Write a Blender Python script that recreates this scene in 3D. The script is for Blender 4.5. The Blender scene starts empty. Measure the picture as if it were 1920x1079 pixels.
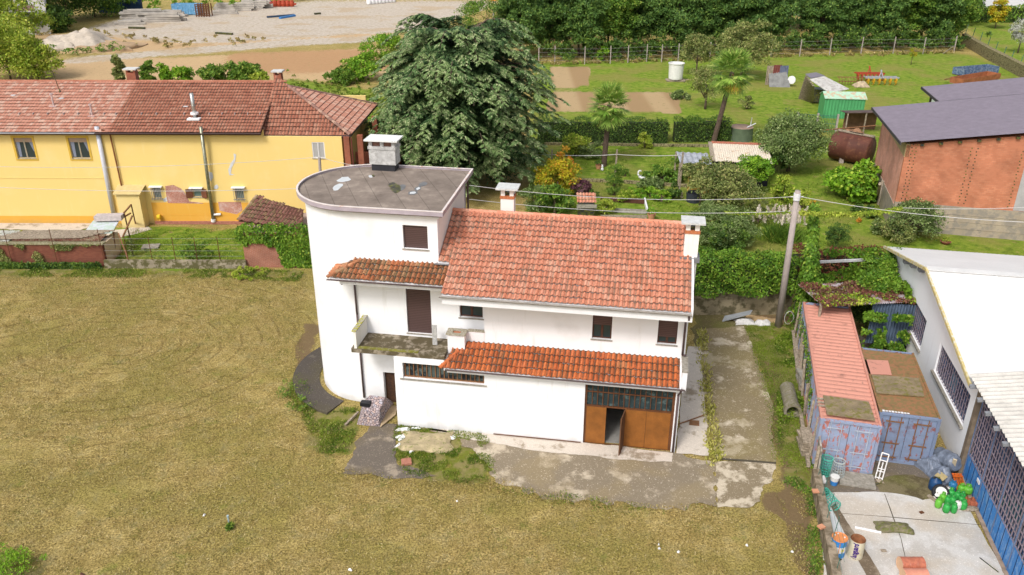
import bpy, math, random
import numpy as np
from mathutils import Vector, Matrix
R = math.radians
# ------------------------------------------------------------------ camera
F_PX, PITCH, ROLL, HC = 1570.0, R(25.0), R(0.1), 23.5
scn = bpy.context.scene
COL = scn.collection
fw = np.array([0, math.cos(PITCH), -math.sin(PITCH)]); _rt = np.array([1., 0, 0]); _up = np.cross(_rt, fw)
rt = math.cos(ROLL)*_rt + math.sin(ROLL)*_up; up = -math.sin(ROLL)*_rt + math.cos(ROLL)*_up
CP = np.array([0, 0, HC])
cam_d = bpy.data.cameras.new('camera'); cam = bpy.data.objects.new('camera', cam_d); COL.objects.link(cam)
cam_d.sensor_width = 36.0; cam_d.lens = F_PX/1920*36.0; cam_d.clip_start = 0.5; cam_d.clip_end = 6000
cam.matrix_world = Matrix(((rt[0], up[0], -fw[0], 0), (rt[1], up[1], -fw[1], 0), (rt[2], up[2], -fw[2], HC), (0, 0, 0, 1)))
scn.camera = cam
# ------------------------------------------------------------------ sky, sun, exposure
SUN_EL, SUN_AZ = 48.0, 212.0          # azimuth clockwise from +Y: veiled sun high behind the camera, to the left
w = bpy.data.worlds.new("World"); scn.world = w; w.use_nodes = True
nt = w.node_tree; nt.nodes.clear()
sky = nt.nodes.new('ShaderNodeTexSky'); sky.sky_type = 'NISHITA'; sky.sun_disc = False
sky.sun_elevation = R(SUN_EL); sky.sun_rotation = R(SUN_AZ); sky.air_density = 1.0; sky.dust_density = 4.0; sky.ozone_density = 1.0
hsv = nt.nodes.new('ShaderNodeHueSaturation'); hsv.inputs['Saturation'].default_value = 0.42
bg = nt.nodes.new('ShaderNodeBackground'); bg.inputs['Strength'].default_value = 0.145
wo = nt.nodes.new('ShaderNodeOutputWorld')
nt.links.new(sky.outputs[0], hsv.inputs['Color']); nt.links.new(hsv.outputs[0], bg.inputs[0]); nt.links.new(bg.outputs[0], wo.inputs[0])
sl = bpy.data.lights.new('sun', 'SUN'); sl.energy = 1.5; sl.angle = R(12); sl.color = (1.0, 0.975, 0.94)
so = bpy.data.objects.new('sun', sl); COL.objects.link(so)
sd = Vector((math.sin(R(SUN_AZ))*math.cos(R(SUN_EL)), math.cos(R(SUN_AZ))*math.cos(R(SUN_EL)), math.sin(R(SUN_EL))))
so.rotation_euler = sd.to_track_quat('Z', 'Y').to_euler(); so.location = (0, 0, 60)
scn.view_settings.view_transform = 'Standard'; scn.view_settings.look = 'None'
scn.view_settings.exposure = 0.44; scn.view_settings.gamma = 1.0
# ------------------------------------------------------------------ placing: photograph pixel -> world
def ray(x, y): return fw + rt*(x-960)/F_PX - up*(y-539.5)/F_PX
def P(x, y, z=0.0):
    d = ray(x, y); return CP + d*((z-HC)/d[2])
def PV(x, y, p0, dr):                 # on the vertical plane through p0 running along dr
    n = np.array([-dr[1], dr[0], 0.]); d = ray(x, y); return CP + d*(((np.array(p0)-CP)@n)/(d@n))
def heading(a): a = R(a); return np.array([math.cos(a), math.sin(a), 0.])
class Fr:                             # a local frame: a along, b away, z up
    def __init__(s, o, yaw):
        s.o = np.array(o, float); s.u = heading(yaw); s.v = np.array([-s.u[1], s.u[0], 0.]); s.yaw = yaw
    def p(s, a, b, z): return s.o + a*s.u + b*s.v + np.array([0, 0, z])
    def box(s, m, a0, a1, b0, b1, z0, z1): m.hexa([s.p(a0,b0,z0),s.p(a1,b0,z0),s.p(a1,b1,z0),s.p(a0,b1,z0),s.p(a0,b0,z1),s.p(a1,b0,z1),s.p(a1,b1,z1),s.p(a0,b1,z1)])
# ------------------------------------------------------------------ value noise
def vnoise(x, y, sc, seed=0):
    x = np.asarray(x)/sc + seed*17.3; y = np.asarray(y)/sc + seed*9.1
    xi = np.floor(x); yi = np.floor(y); fx = x-xi; fy = y-yi; fx = fx*fx*(3-2*fx); fy = fy*fy*(3-2*fy)
    def h(a, b): v = np.sin(a*127.1+b*311.7+seed*74.7)*43758.5453; return v-np.floor(v)
    return (h(xi,yi)*(1-fx)+h(xi+1,yi)*fx)*(1-fy)+(h(xi,yi+1)*(1-fx)+h(xi+1,yi+1)*fx)*fy
def fbm(x, y, sc, seed=0, o=3):
    r = 0; a = .5; t = 0
    for i in range(o): r = r+a*vnoise(x, y, sc/2**i, seed+i); t += a; a *= .5
    return r/t
def inpoly(x, y, poly):
    ins = np.zeros(x.shape, bool); n = len(poly)
    for i in range(n):
        x0, y0 = poly[i][:2]; x1, y1 = poly[(i+1) % n][:2]
        c = ((y0 > y) != (y1 > y)); 
        with np.errstate(divide='ignore', invalid='ignore'): xx = (x1-x0)*(y-y0)/(y1-y0+1e-12)+x0
        ins ^= c & (x < xx)
    return ins
# ------------------------------------------------------------------ mesh building
def wloc(o):
    l = np.zeros(3)
    while o is not None: l += np.array(o.location); o = o.parent
    return l
class MB:
    def __init__(s): s.v = []; s.f = []; s.uv = None
    def add(s, vs, fs):
        n = len(s.v); s.v.extend([tuple(map(float, q)) for q in vs]); s.f.extend([tuple(i+n for i in f) for f in fs]); return s
    def hexa(s, q): return s.add(q, [(0,3,2,1),(4,5,6,7),(0,1,5,4),(1,2,6,5),(2,3,7,6),(3,0,4,7)])
    def box(s, c, d, yaw=0):
        f = Fr((c[0], c[1], 0), yaw); f.box(s, -d[0]/2, d[0]/2, -d[1]/2, d[1]/2, c[2]-d[2]/2, c[2]+d[2]/2); return s
    def beam(s, a, b, w, h=None, upv=(0,0,1)):   # rectangular bar from a to b
        h = h or w; a = np.array(a, float); b = np.array(b, float); d = b-a; d /= np.linalg.norm(d)
        x = np.cross(d, upv)
        if np.linalg.norm(x) < 1e-3: x = np.cross(d, (1,0,0))
        x /= np.linalg.norm(x); y = np.cross(x, d); x = x*w/2; y = y*h/2
        return s.hexa([a-x-y, a+x-y, a+x+y, a-x+y, b-x-y, b+x-y, b+x+y, b-x+y])
    def cyl(s, a, b, r0, r1=None, n=12, caps=True):
        r1 = r0 if r1 is None else r1; a = np.array(a, float); b = np.array(b, float); d = b-a; L = np.linalg.norm(d); d = d/L
        x = np.cross(d, (0,0,1)); 
        if np.linalg.norm(x) < 1e-3: x = np.array([1.,0,0])
        x /= np.linalg.norm(x); y = np.cross(d, x); vs = []
        for c, r in ((a, r0), (b, r1)):
            for i in range(n): t = 2*math.pi*i/n; vs.append(c+r*(math.cos(t)*x+math.sin(t)*y))
        fs = [(i, (i+1) % n, n+(i+1) % n, n+i) for i in range(n)]
        if caps: fs += [tuple(range(n))[::-1], tuple(range(n, 2*n))]
        return s.add(vs, fs)
    def tube(s, pts, r, n=8):
        for i in range(len(pts)-1):
            ra = r[i] if hasattr(r, '__len__') else r; rb = r[i+1] if hasattr(r, '__len__') else r
            s.cyl(pts[i], pts[i+1], ra, rb, n)
        return s
    def lathe(s, c, prof, n=16, ax=(0,0,1)):
        c = np.array(c, float); ax = np.array(ax, float); ax /= np.linalg.norm(ax)
        x = np.cross(ax, (0,0,1)); x = np.array([1.,0,0]) if np.linalg.norm(x) < 1e-3 else x/np.linalg.norm(x); y = np.cross(ax, x); vs = []
        for r, z in prof:
            for i in range(n): t = 2*math.pi*i/n; vs.append(c+ax*z+r*(math.cos(t)*x+math.sin(t)*y))
        fs = []
        for k in range(len(prof)-1):
            for i in range(n): j = (i+1) % n; fs.append((k*n+i, k*n+j, (k+1)*n+j, (k+1)*n+i))
        return s.add(vs, fs)
    def prism(s, poly, vec):
        vec = np.array(vec, float); n = len(poly); q = [np.array(p, float) for p in poly]
        return s.add(q+[p+vec for p in q], [tuple(range(n))[::-1], tuple(range(n, 2*n))]+[(i, (i+1) % n, n+(i+1) % n, n+i) for i in range(n)])
    def build(s, name, mat, parent=None, loc=None, smooth=False):
        base = wloc(parent) if parent is not None else (np.array(loc, float) if loc is not None else np.zeros(3))
        me = bpy.data.meshes.new(name); vv = (np.array(s.v)-base) if len(s.v) else np.zeros((0, 3))
        me.from_pydata(vv.tolist(), [], s.f); me.update()
        if s.uv is not None:
            ul = me.uv_layers.new(name='UVMap'); vi = np.zeros(len(me.loops), int); me.loops.foreach_get('vertex_index', vi)
            ul.data.foreach_set('uv', np.array(s.uv)[vi].astype('f').ravel())
        if smooth: me.polygons.foreach_set('use_smooth', [True]*len(me.polygons))
        if mat is not None: me.materials.append(mat)
        return link(name, me, parent, base)
def link(name, me, parent, base):
    o = bpy.data.objects.new(name, me); COL.objects.link(o)
    if parent is not None: o.parent = parent
    else: o.location = base
    return o
def tag(o, label=None, cat=None, group=None, kind=None):
    if label: o['label'] = label
    if cat: o['category'] = cat
    if group: o['group'] = group
    if kind: o['kind'] = kind
    return o
def thing(name, label, cat, loc, group=None):
    o = bpy.data.objects.new(name, None); COL.objects.link(o); o.location = tuple(map(float, loc)); o.empty_display_size = .3
    return tag(o, label, cat, group)
def single(m, name, mat, label, cat, loc, group=None, smooth=False): return tag(m.build(name, mat, None, loc, smooth), label, cat, group)
def struct(m, name, mat): return tag(m.build(name, mat), kind='structure')
def copy_tree(o, parent=None):
    c = o.copy(); COL.objects.link(c); c.parent = parent
    for ch in list(o.children): copy_tree(ch, c)
    return c
def quads_mesh(name, V, mat, parent=None, loc=None, smooth=False):      # V: (n,4,3)
    base = wloc(parent) if parent is not None else (np.array(loc, float) if loc is not None else np.zeros(3))
    n = len(V); me = bpy.data.meshes.new(name); me.vertices.add(4*n); me.loops.add(4*n); me.polygons.add(n)
    me.vertices.foreach_set('co', (V.reshape(-1, 3)-base).astype('f').ravel())
    me.loops.foreach_set('vertex_index', np.arange(4*n, dtype='i')); me.polygons.foreach_set('loop_start', np.arange(0, 4*n, 4, dtype='i'))
    me.update(calc_edges=True); me.materials.append(mat)
    return link(name, me, parent, base)
def norm(a): return a/(np.linalg.norm(a, axis=-1, keepdims=True)+1e-9)
def leafquads(c, d, nrm, L, W):       # leaf base c, direction d, normal
    d = norm(d); s = norm(np.cross(d, nrm)); L = np.asarray(L)[:, None] if np.ndim(L) else L; W = np.asarray(W)[:, None] if np.ndim(W) else W
    return np.stack([c, c+d*L*.45+s*W*.5, c+d*L, c+d*L*.45-s*W*.5], 1)
# ------------------------------------------------------------------ materials
class NT:
    def __init__(s, name):
        s.m = bpy.data.materials.new(name); s.m.use_nodes = True; s.t = s.m.node_tree; s.t.nodes.clear()
        s.out = s.n('ShaderNodeOutputMaterial'); s.b = s.n('ShaderNodeBsdfPrincipled'); s.l(s.b.outputs[0], s.out.inputs[0])
        s.tc = s.n('ShaderNodeTexCoord'); s.geo = None
    def n(s, t, **k):
        x = s.t.nodes.new(t)
        for a, b in k.items(): setattr(x, a, b)
        return x
    def l(s, a, b): s.t.links.new(a, b)
    def set(s, sock, v):
        if hasattr(v, 'is_output'): s.l(v, sock)
        else: sock.default_value = v if not isinstance(v, tuple) or len(v) != 3 or sock.type != 'RGBA' else (*v, 1)
    def pos(s):
        if s.geo is None: s.geo = s.n('ShaderNodeNewGeometry')
        return s.geo.outputs['Position']
    def noise(s, sc, det=3, vec=None, rough=.55, out='Fac', dist=0):
        x = s.n('ShaderNodeTexNoise'); x.inputs['Scale'].default_value = sc; x.inputs['Detail'].default_value = det; x.inputs['Roughness'].default_value = rough; x.inputs['Distortion'].default_value = dist
        s.l(vec if vec is not None else s.pos(), x.inputs['Vector']); return x.outputs[out]
    def ramp(s, f, stops, interp='LINEAR'):
        x = s.n('ShaderNodeValToRGB'); x.color_ramp.interpolation = interp; e = x.color_ramp.elements
        while len(e) < len(stops): e.new(0.5)
        for i, (p, c) in enumerate(stops): e[i].position = p; e[i].color = (*(c if isinstance(c, tuple) else (c, c, c)), 1)
        s.l(f, x.inputs[0]); return x.outputs[0]
    def mix(s, f, a, b, mode='MIX'):
        x = s.n('ShaderNodeMix', data_type='RGBA', blend_type=mode); s.set(x.inputs[0], f); s.set(x.inputs[6], a); s.set(x.inputs[7], b); return x.outputs[2]
    def math(s, op, a, b=0.0, clamp=False):
        x = s.n('ShaderNodeMath', operation=op, use_clamp=clamp); s.set(x.inputs[0], a); s.set(x.inputs[1], b); return x.outputs[0]
    def step(s, v, a, b):              # smooth 0..1 between a and b
        x = s.n('ShaderNodeMapRange', interpolation_type='SMOOTHSTEP'); s.set(x.inputs[0], v); x.inputs[1].default_value = a; x.inputs[2].default_value = b; return x.outputs[0]
    def attr(s, nm): x = s.n('ShaderNodeAttribute'); x.attribute_name = nm; return x.outputs['Fac']
    def mapv(s, sc=(1,1,1), rot=(0,0,0), vec=None):
        x = s.n('ShaderNodeMapping'); x.inputs['Scale'].default_value = sc; x.inputs['Rotation'].default_value = rot
        s.l(vec if vec is not None else s.pos(), x.inputs[0]); return x.outputs[0]
    def wallvec(s, yaw):               # (along, up) on a wall of that heading
        v = s.mapv(rot=(0, 0, R(-yaw))); x = s.n('ShaderNodeSeparateXYZ'); s.l(v, x.inputs[0]); y = s.n('ShaderNodeCombineXYZ'); s.l(x.outputs[0], y.inputs[0]); s.l(x.outputs[2], y.inputs[1]); return y.outputs[0]
    def bump(s, h, st=.4, d=.02):
        x = s.n('ShaderNodeBump'); x.inputs['Strength'].default_value = st; x.inputs['Distance'].default_value = d; s.l(h, x.inputs['Height']); s.l(x.outputs[0], s.b.inputs['Normal'])
    def fin(s, col, rough=.8, metal=0, spec=.3):
        s.set(s.b.inputs['Base Color'], col); s.set(s.b.inputs['Roughness'], rough); s.set(s.b.inputs['Metallic'], metal); s.b.inputs['Specular IOR Level'].default_value = spec; return s.m
_pm = {}
def pm(name, c, var=.25, sc=3., rough=.8, bump=.0, bsc=30., metal=0, c2=None, lo=.4, hi=.65, spec=.3, fine=.15):
    if name in _pm: return _pm[name]
    s = NT(name); n1 = s.noise(sc, 4)
    dk = tuple(x*(1-var) for x in c); lt = tuple(min(1, x*(1+var*.6)) for x in c)
    col = s.ramp(n1, [(.3, dk), (.7, lt)])
    if fine: col = s.mix(1.0, col, s.ramp(s.noise(bsc, 3), [(.3, 1-fine), (.7, 1.0)]), 'MULTIPLY')
    if c2: col = s.mix(s.step(s.noise(sc*1.7+.3, 5, rough=.65), lo, hi), col, c2)
    if bump: s.bump(s.noise(bsc, 4), bump, .02)
    _pm[name] = s.fin(col, rough, metal, spec); return _pm[name]
def foliage(name, c1, c2, c3=None, tr=.25, sc=.8, amt3=.12):
    if name in _pm: return _pm[name]
    s = NT(name); g = s.pos(); isl = s.geo.outputs['Random Per Island']
    col = s.mix(s.step(s.noise(sc, 3), .35, .65), c1, c2)
    col = s.mix(1.0, col, s.ramp(isl, [(0, .55), (1, 1.35)]), 'MULTIPLY')
    if c3: col = s.mix(s.math('LESS_THAN', isl, amt3), col, c3)
    s.fin(col, .55, 0, .25)
    t = s.n('ShaderNodeBsdfTranslucent'); s.l(col, t.inputs[0]); m = s.n('ShaderNodeMixShader'); m.inputs[0].default_value = tr
    s.l(s.b.outputs[0], m.inputs[1]); s.l(t.outputs[0], m.inputs[2]); s.l(m.outputs[0], s.out.inputs[0]); _pm[name] = s.m; return s.m
def tilemat(name, reds, dirt, dirtamt, pale=(.62,.42,.3), paleamt=.15, chd=.5, lich=(.06,.045,.03)):
    s = NT(name); uv = s.tc.outputs['UV']
    fl = s.n('ShaderNodeVectorMath', operation='FLOOR'); s.l(uv, fl.inputs[0])
    wn = s.n('ShaderNodeTexWhiteNoise', noise_dimensions='2D'); s.l(fl.outputs[0], wn.inputs['Vector'])
    k = len(reds); col = s.ramp(wn.outputs['Value'], [(i/(k-1) if k > 1 else 0, r) for i, r in enumerate(reds)])
    fr = s.n('ShaderNodeVectorMath', operation='FRACTION'); s.l(uv, fr.inputs[0]); sx = s.n('ShaderNodeSeparateXYZ'); s.l(fr.outputs[0], sx.inputs[0])
    ch = s.step(s.math('ABSOLUTE', s.math('SUBTRACT', sx.outputs[0], .8)), .22, .08)        # channel between barrels
    n = s.noise(1.1, 5, rough=.6); wn2 = s.n('ShaderNodeTexWhiteNoise', noise_dimensions='2D'); ad = s.n('ShaderNodeVectorMath', operation='ADD'); s.l(fl.outputs[0], ad.inputs[0]); ad.inputs[1].default_value = (31.7, 12.1, 0); s.l(ad.outputs[0], wn2.inputs['Vector'])
    col = s.mix(s.math('MULTIPLY', s.math('LESS_THAN', wn2.outputs['Value'], paleamt), s.math('ADD', s.math('MULTIPLY', ch, .6), .4)), col, pale)
    col = s.mix(s.math('MULTIPLY', ch, chd), col, dirt); lap_shade = s.step(sx.outputs[1], .84, .94); col = s.mix(s.math('MULTIPLY', lap_shade, .8), col, tuple(q*.6 for q in dirt))  # band under each tile lip: painted lip shadow along with dirt lines
    d = s.math('MULTIPLY', s.step(s.math('ADD', n, s.math('MULTIPLY', ch, .12)), .62-dirtamt, .78-dirtamt), s.math('ADD', s.math('MULTIPLY', ch, .55), .3))
    col = s.mix(d, col, dirt)
    col = s.mix(s.math('MULTIPLY', s.step(s.noise(9, 4, rough=.7), .55, .68), .5+dirtamt), col, lich)
    col = s.mix(1.0, col, s.ramp(s.noise(25, 3), [(.3, .8), (.7, 1.1)]), 'MULTIPLY')
    s.bump(s.noise(40, 3), .25, .01); return s.fin(col, .75, 0, .25)
def brickmat(name, yaw, c1, c2, mortar, bw=.25, bh=.065, stain=None, st=(.5,.7)):
    s = NT(name); b = s.n('ShaderNodeTexBrick'); s.l(s.wallvec(yaw), b.inputs['Vector']); b.inputs['Scale'].default_value = 1
    b.inputs['Brick Width'].default_value = bw; b.inputs['Row Height'].default_value = bh; b.inputs['Mortar Size'].default_value = .008; b.inputs['Bias'].default_value = -.2
    s.set(b.inputs['Color1'], c1); s.set(b.inputs['Color2'], c2); s.set(b.inputs['Mortar'], mortar)
    col = s.mix(1.0, b.outputs['Color'], s.ramp(s.noise(.7, 4), [(.3, .72), (.7, 1.15)]), 'MULTIPLY')
    if stain: col = s.mix(s.step(s.noise(.9, 5, rough=.65), *st), col, stain)
    s.bump(b.outputs['Fac'], -.4, .01); return s.fin(col, .85, 0, .2)
# ------------------------------------------------------------------ ground sheets
def axis_cells(segs):
    out = [segs[0][0]]
    for a, b, d in segs:
        n = max(1, int(round((b-a)/d))); out += [a+(b-a)*(i+1)/n for i in range(n)]
    return np.array(out)
def pxpoly(pts, z=0.0): return [tuple(P(x, y, z)[:2]) for x, y in pts]
def gridsheet(name, xs, ys, z, mat, masks, keep=None, relief=0.0, warp=.5, zf=None):
    X, Y = np.meshgrid(xs, ys); nx, ny = len(xs), len(ys)
    wx = X+(fbm(X, Y, 2.5, 3)-.5)*2*warp+(fbm(X, Y, .5, 8)-.5)*warp*.6; wy = Y+(fbm(X, Y, 2.5, 5)-.5)*2*warp+(fbm(X, Y, .5, 9)-.5)*warp*.6
    Z = np.full(X.shape, float(z))
    if relief: Z = Z+(fbm(X, Y, .6, 2)-.5)*relief
    if zf is not None: Z = Z+zf(X, Y)
    me = bpy.data.meshes.new(name); idx = np.arange(nx*ny).reshape(ny, nx)
    q = np.stack([idx[:-1, :-1], idx[:-1, 1:], idx[1:, 1:], idx[1:, :-1]], -1)
    if keep is not None:
        cx = (wx[:-1, :-1]+wx[1:, 1:])/2; cy = (wy[:-1, :-1]+wy[1:, 1:])/2; q = q[inpoly(cx, cy, keep)]
    q = q.reshape(-1, 4); n = len(q)
    me.vertices.add(nx*ny); me.loops.add(4*n); me.polygons.add(n)
    me.vertices.foreach_set('co', np.stack([X, Y, Z], -1).astype('f').ravel()); me.loops.foreach_set('vertex_index', q.astype('i').ravel())
    me.polygons.foreach_set('loop_start', np.arange(0, 4*n, 4, dtype='i')); me.update(calc_edges=True)
    for k, polys in masks.items():
        m = np.zeros(X.shape, 'f')
        for pl in polys: m = np.maximum(m, inpoly(wx, wy, pl).astype('f'))
        for _ in range(3):
            m[1:-1] = (m[:-2]+m[1:-1]*2+m[2:])/4; m[:, 1:-1] = (m[:, :-2]+m[:, 1:-1]*2+m[:, 2:])/4
        a = me.attributes.new(k, 'FLOAT', 'POINT'); a.data.foreach_set('value', m.ravel())
    me.polygons.foreach_set('use_smooth', [True]*n); me.materials.append(mat)
    o = bpy.data.objects.new(name, me); COL.objects.link(o); return tag(o, kind='structure')
def groundmat():
    s = NT('ground'); p = s.pos()
    nb = s.noise(.22, 4); nm = s.noise(1.3, 5, rough=.65); nf = s.noise(9, 5, rough=.75); nff = s.noise(34, 4, rough=.7)
    sep = s.n('ShaderNodeSeparateXYZ'); s.l(p, sep.inputs[0]); px, py = sep.outputs[0], sep.outputs[1]
    straw = s.ramp(nm, [(.3, (.33, .245, .08)), (.5, (.485, .37, .14)), (.72, (.62, .49, .235))])
    straw = s.mix(s.math('MULTIPLY', s.step(nb, .42, .60), .6), straw, (.31, .275, .07))
    c0 = P(235, 655); dx = s.math('SUBTRACT', px, float(c0[0])); dy = s.math('MULTIPLY', s.math('SUBTRACT', py, float(c0[1])), 1.25)
    dx = s.math('MULTIPLY', dx, s.math('ADD', .55, s.math('MULTIPLY', s.math('GREATER_THAN', dx, 0), .55)))
    r = s.math('SQRT', s.math('ADD', s.math('MULTIPLY', dx, dx), s.math('MULTIPLY', dy, dy)))
    wv = s.math('SINE', s.math('MULTIPLY', s.math('ADD', r, s.math('MULTIPLY', s.noise(.22, 2), 1.2)), 5.2))
    track = s.math('MULTIPLY', s.math('MULTIPLY', s.step(wv, .80, .99), s.step(s.noise(.35, 4), .44, .56)), s.step(r, 19, 9))
    straw = s.mix(s.math('MULTIPLY', track, .5), straw, (.14, .09, .03))
    straw = s.mix(1.0, straw, s.ramp(s.noise(13, 2, rough=.6), [(.34, (.42, .40, .34)), (.5, 1.0), (.64, (1.35, 1.33, 1.28))]), 'MULTIPLY'); straw = s.mix(1.0, straw, s.ramp(s.noise(5.5, 3, rough=.7), [(.36, (.82, .80, .74)), (.6, 1.05)]), 'MULTIPLY')
    straw = s.mix(s.math('MULTIPLY', s.step(wv, -.2, -1.0), .22), straw, (.31, .245, .08))
    dk = s.step(nf, .52, .36); straw = s.mix(s.math('MULTIPLY', dk, .6), straw, (.14, .105, .03))
    straw = s.mix(s.math('MULTIPLY', s.step(nff, .55, .7), .4), straw, (.6, .45, .22))
    straw = s.mix(s.math('MULTIPLY', s.step(s.noise(.8, 5, rough=.7), .58, .70), .5), straw, (.20, .24, .04)); straw = s.mix(s.math('MULTIPLY', s.step(nff, .48, .36), .45), straw, (.16, .115, .035))
    def blend(a, col, w=.5):
        m = s.step(s.math('ADD', s.attr(a), s.math('MULTIPLY', s.math('SUBTRACT', s.math('ADD', s.math('MULTIPLY', nm, .6), s.math('MULTIPLY', nf, .4)), .5), w*4.5)), .38, .62)
        return s.mix(m, blend.c, col)
    blend.c = straw
    brown = s.mix(nf, (.12, .08, .04), (.30, .21, .11)); blend.c = blend('worn', brown)
    lot = s.mix(s.step(nm, .35, .7), (.42, .35, .27), (.62, .55, .47)); lot = s.mix(s.math('MULTIPLY', s.step(s.noise(.12, 4), .5, .62), .5), lot, (.44, .31, .17))
    soil = s.mix(nm, (.42, .28, .14), (.64, .45, .26)); blend.c = blend('soil', soil)
    red = s.mix(nm, (.34, .19, .09), (.56, .34, .18)); blend.c = blend('red', red, .9)
    blend.c = blend('lot', lot)
    TILL = s.mix(s.step(s.math('SINE', s.math('MULTIPLY', px, 1.1)), -.4, .6), (.40, .27, .14), (.52, .38, .21)); TILL = s.mix(s.math('MULTIPLY', nf, .5), TILL, (.26, .16, .08))
    g = s.ramp(nm, [(.3, (.09, .16, .014)), (.5, (.19, .28, .028)), (.7, (.33, .37, .06))])
    g = s.mix(s.math('MULTIPLY', s.step(s.noise(.16, 4), .46, .64), .8), g, (.27, .25, .065)); g = s.mix(s.math('MULTIPLY', s.step(s.noise(.5, 5, rough=.7), .58, .7), .6), g, (.34, .25, .11))
    g = s.mix(s.math('MULTIPLY', dk, .4), g, (.03, .05, .006)); blend.c = blend('lawn', g); blend.c = blend('till', TILL, .2)
    mo = s.mix(s.step(nm, .38, .62), s.mix(nf, (.08, .11, .01), (.24, .27, .03)), s.mix(nf, (.20, .17, .06), (.36, .30, .13))); blend.c = blend('weed', mo, 1.3)
    h = s.math('ADD', nf, s.math('MULTIPLY', nff, .6)); s.bump(h, .9, .09)
    return s.fin(blend.c, .95, 0, .1)
GM = {
 'lawn': [pxpoly([(-40,424),(470,430),(470,512),(-40,500)]), pxpoly([(990,250),(1004,118),(1250,108),(1795,96),(1960,165),(2100,500),(1300,500),(985,470)]),
          pxpoly([(1800,42),(2100,40),(2100,190),(1925,150)]), pxpoly([(455,152),(560,150),(735,175),(760,260),(640,215)]), pxpoly([(1255,150),(1360,140),(1420,250),(1260,260)])],
 'till': [pxpoly([(1030,126),(1107,126),(1105,162),(1036,164)]), pxpoly([(1032,172),(1268,172),(1274,213),(1024,209)])],
 'soil': [pxpoly([(90,112),(330,108),(720,90),(745,140),(640,152),(470,155),(90,160)]), pxpoly([(60,62),(230,66),(330,82),(620,66),(740,60),(740,70),(560,76),(300,96),(200,102),(90,100)]), pxpoly([(1095,340),(1180,345),(1300,352),(1240,365),(1090,352)]), pxpoly([(1400,590),(1480,600),(1470,620),(1390,605)])],
 'red': [pxpoly([(430,100),(690,92),(740,110),(720,132),(500,140),(420,132)]), pxpoly([(1200,146),(1220,145),(1228,157),(1190,158)])],
 'lot': [pxpoly([(150,62),(215,38),(430,14),(620,0),(1000,0),(930,12),(770,60),(640,66),(380,82),(255,76)]), pxpoly([(100,112),(300,94),(560,74),(740,66),(740,76),(560,86),(330,104),(110,122)]), pxpoly([(1880,80),(1960,80),(1960,110),(1890,100)])],
 'weed': [pxpoly([(548,690),(590,780),(660,770),(665,810),(640,860),(600,850),(560,760),(540,735)]), pxpoly([(745,795),(905,812),(925,905),(770,890),(742,850)]), pxpoly([(-60,502),(570,508),(565,523),(430,514),(-60,516)]), pxpoly([(1385,600),(1500,610),(1515,905),(1470,870),(1460,700),(1400,650)]),
          pxpoly([(-80,1020),(60,1040),(90,1120),(-80,1120)]), pxpoly([(1450,880),(1520,890),(1522,920),(1480,910)])],
 'worn': [pxpoly([(1400,590),(1500,590),(1530,1100),(1500,1100),(1460,920),(1440,760)]), pxpoly([(560,600),(590,610),(575,760),(555,700)]), pxpoly([(860,815),(1100,840),(1270,860),(1270,880),(900,870)]), pxpoly([(1430,930),(1520,900),(1530,1000),(1440,960)])],
}
xs = axis_cells([(-900,-160,60),(-160,-50,2.0),(-50,-24,.5),(-24,26,.16),(26,50,.5),(50,120,2.0),(120,900,60)])
ys = axis_cells([(-60,20,8),(20,56,.16),(56,100,.45),(100,200,1.4),(200,320,8),(320,2600,190)])
gridsheet('ground', xs, ys, 0, groundmat(), GM, relief=.05)
# concrete: stains, pale scabs, cracks
def slabmat(name, pale, dark, th, olive=None, sc=.7):
    s = NT(name); a = s.noise(sc, 6, rough=.68); f = s.noise(14, 5, rough=.7)
    col = s.mix(s.step(a, th-.06, th+.06), pale, dark)
    if olive: col = s.mix(s.math('MULTIPLY', s.step(s.noise(.45, 4), .45, .62), .6), col, olive)
    col = s.mix(s.math('MULTIPLY', s.step(f, .58, .66), .55), col, tuple(min(1, x*1.5+.05) for x in pale)); col = s.mix(1.0, col, s.ramp(s.noise(40, 4, rough=.7), [(.3, .72), (.7, 1.12)]), 'MULTIPLY')
    col = s.mix(s.math('MULTIPLY', s.step(s.noise(3.2, 5, rough=.7), .62, .72), .5), col, dark)
    s.bump(f, .5, .02); return s.fin(col, .9, 0, .2)
m_apron = slabmat('apron_concrete', (.52, .44, .33), (.24, .195, .135), .42, (.29, .225, .125), .55)
m_drive = slabmat('driveway_concrete', (.56, .48, .36), (.235, .185, .105), .43, (.25, .20, .09), .6)
m_strip = slabmat('strip_concrete', (.60, .53, .45), (.30, .24, .17), .58)
m_dark = slabmat('dark_concrete', (.34, .28, .21), (.15, .125, .10), .40, (.18, .14, .08))
m_yard = slabmat('yard_concrete', (.60, .58, .55), (.49, .46, .42), .5, (.54, .46, .36), .5)
def sheet(name, px, z, mat, res=.12, warp=.12, thick=None):
    pl = [np.array(q) for q in pxpoly(px, z)]; out = []; n = len(pl)
    for i in range(n):
        a, b = pl[i], pl[(i+1) % n]; D = np.linalg.norm(b-a); k = max(1, int(D/(res*1.1))); d = (b-a)/max(D, 1e-6); nr = np.array([-d[1], d[0]])
        for j in range(k):
            p = a+(b-a)*j/k; e = min(1, 4*min(j, k-j)/k) if k > 4 else .5; o = ((fbm(p[0], p[1], 1.6, 3)-.5)*2.4+(fbm(p[0], p[1], .35, 7)-.5)*1.3)*warp*e; out.append((*(p+nr*o), z))
    m = MB(); m.add(out, [tuple(range(len(out)))]); o = struct(m, name, mat)
    if o.data.polygons[0].normal[2] < 0: o.data.flip_normals()
    return o
sheet('dark_pavement', [(650,870),(664,830),(700,795),(745,795),(742,850),(746,872),(820,893),(760,897),(640,888)], .034, m_dark, warp=.3)
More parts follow.
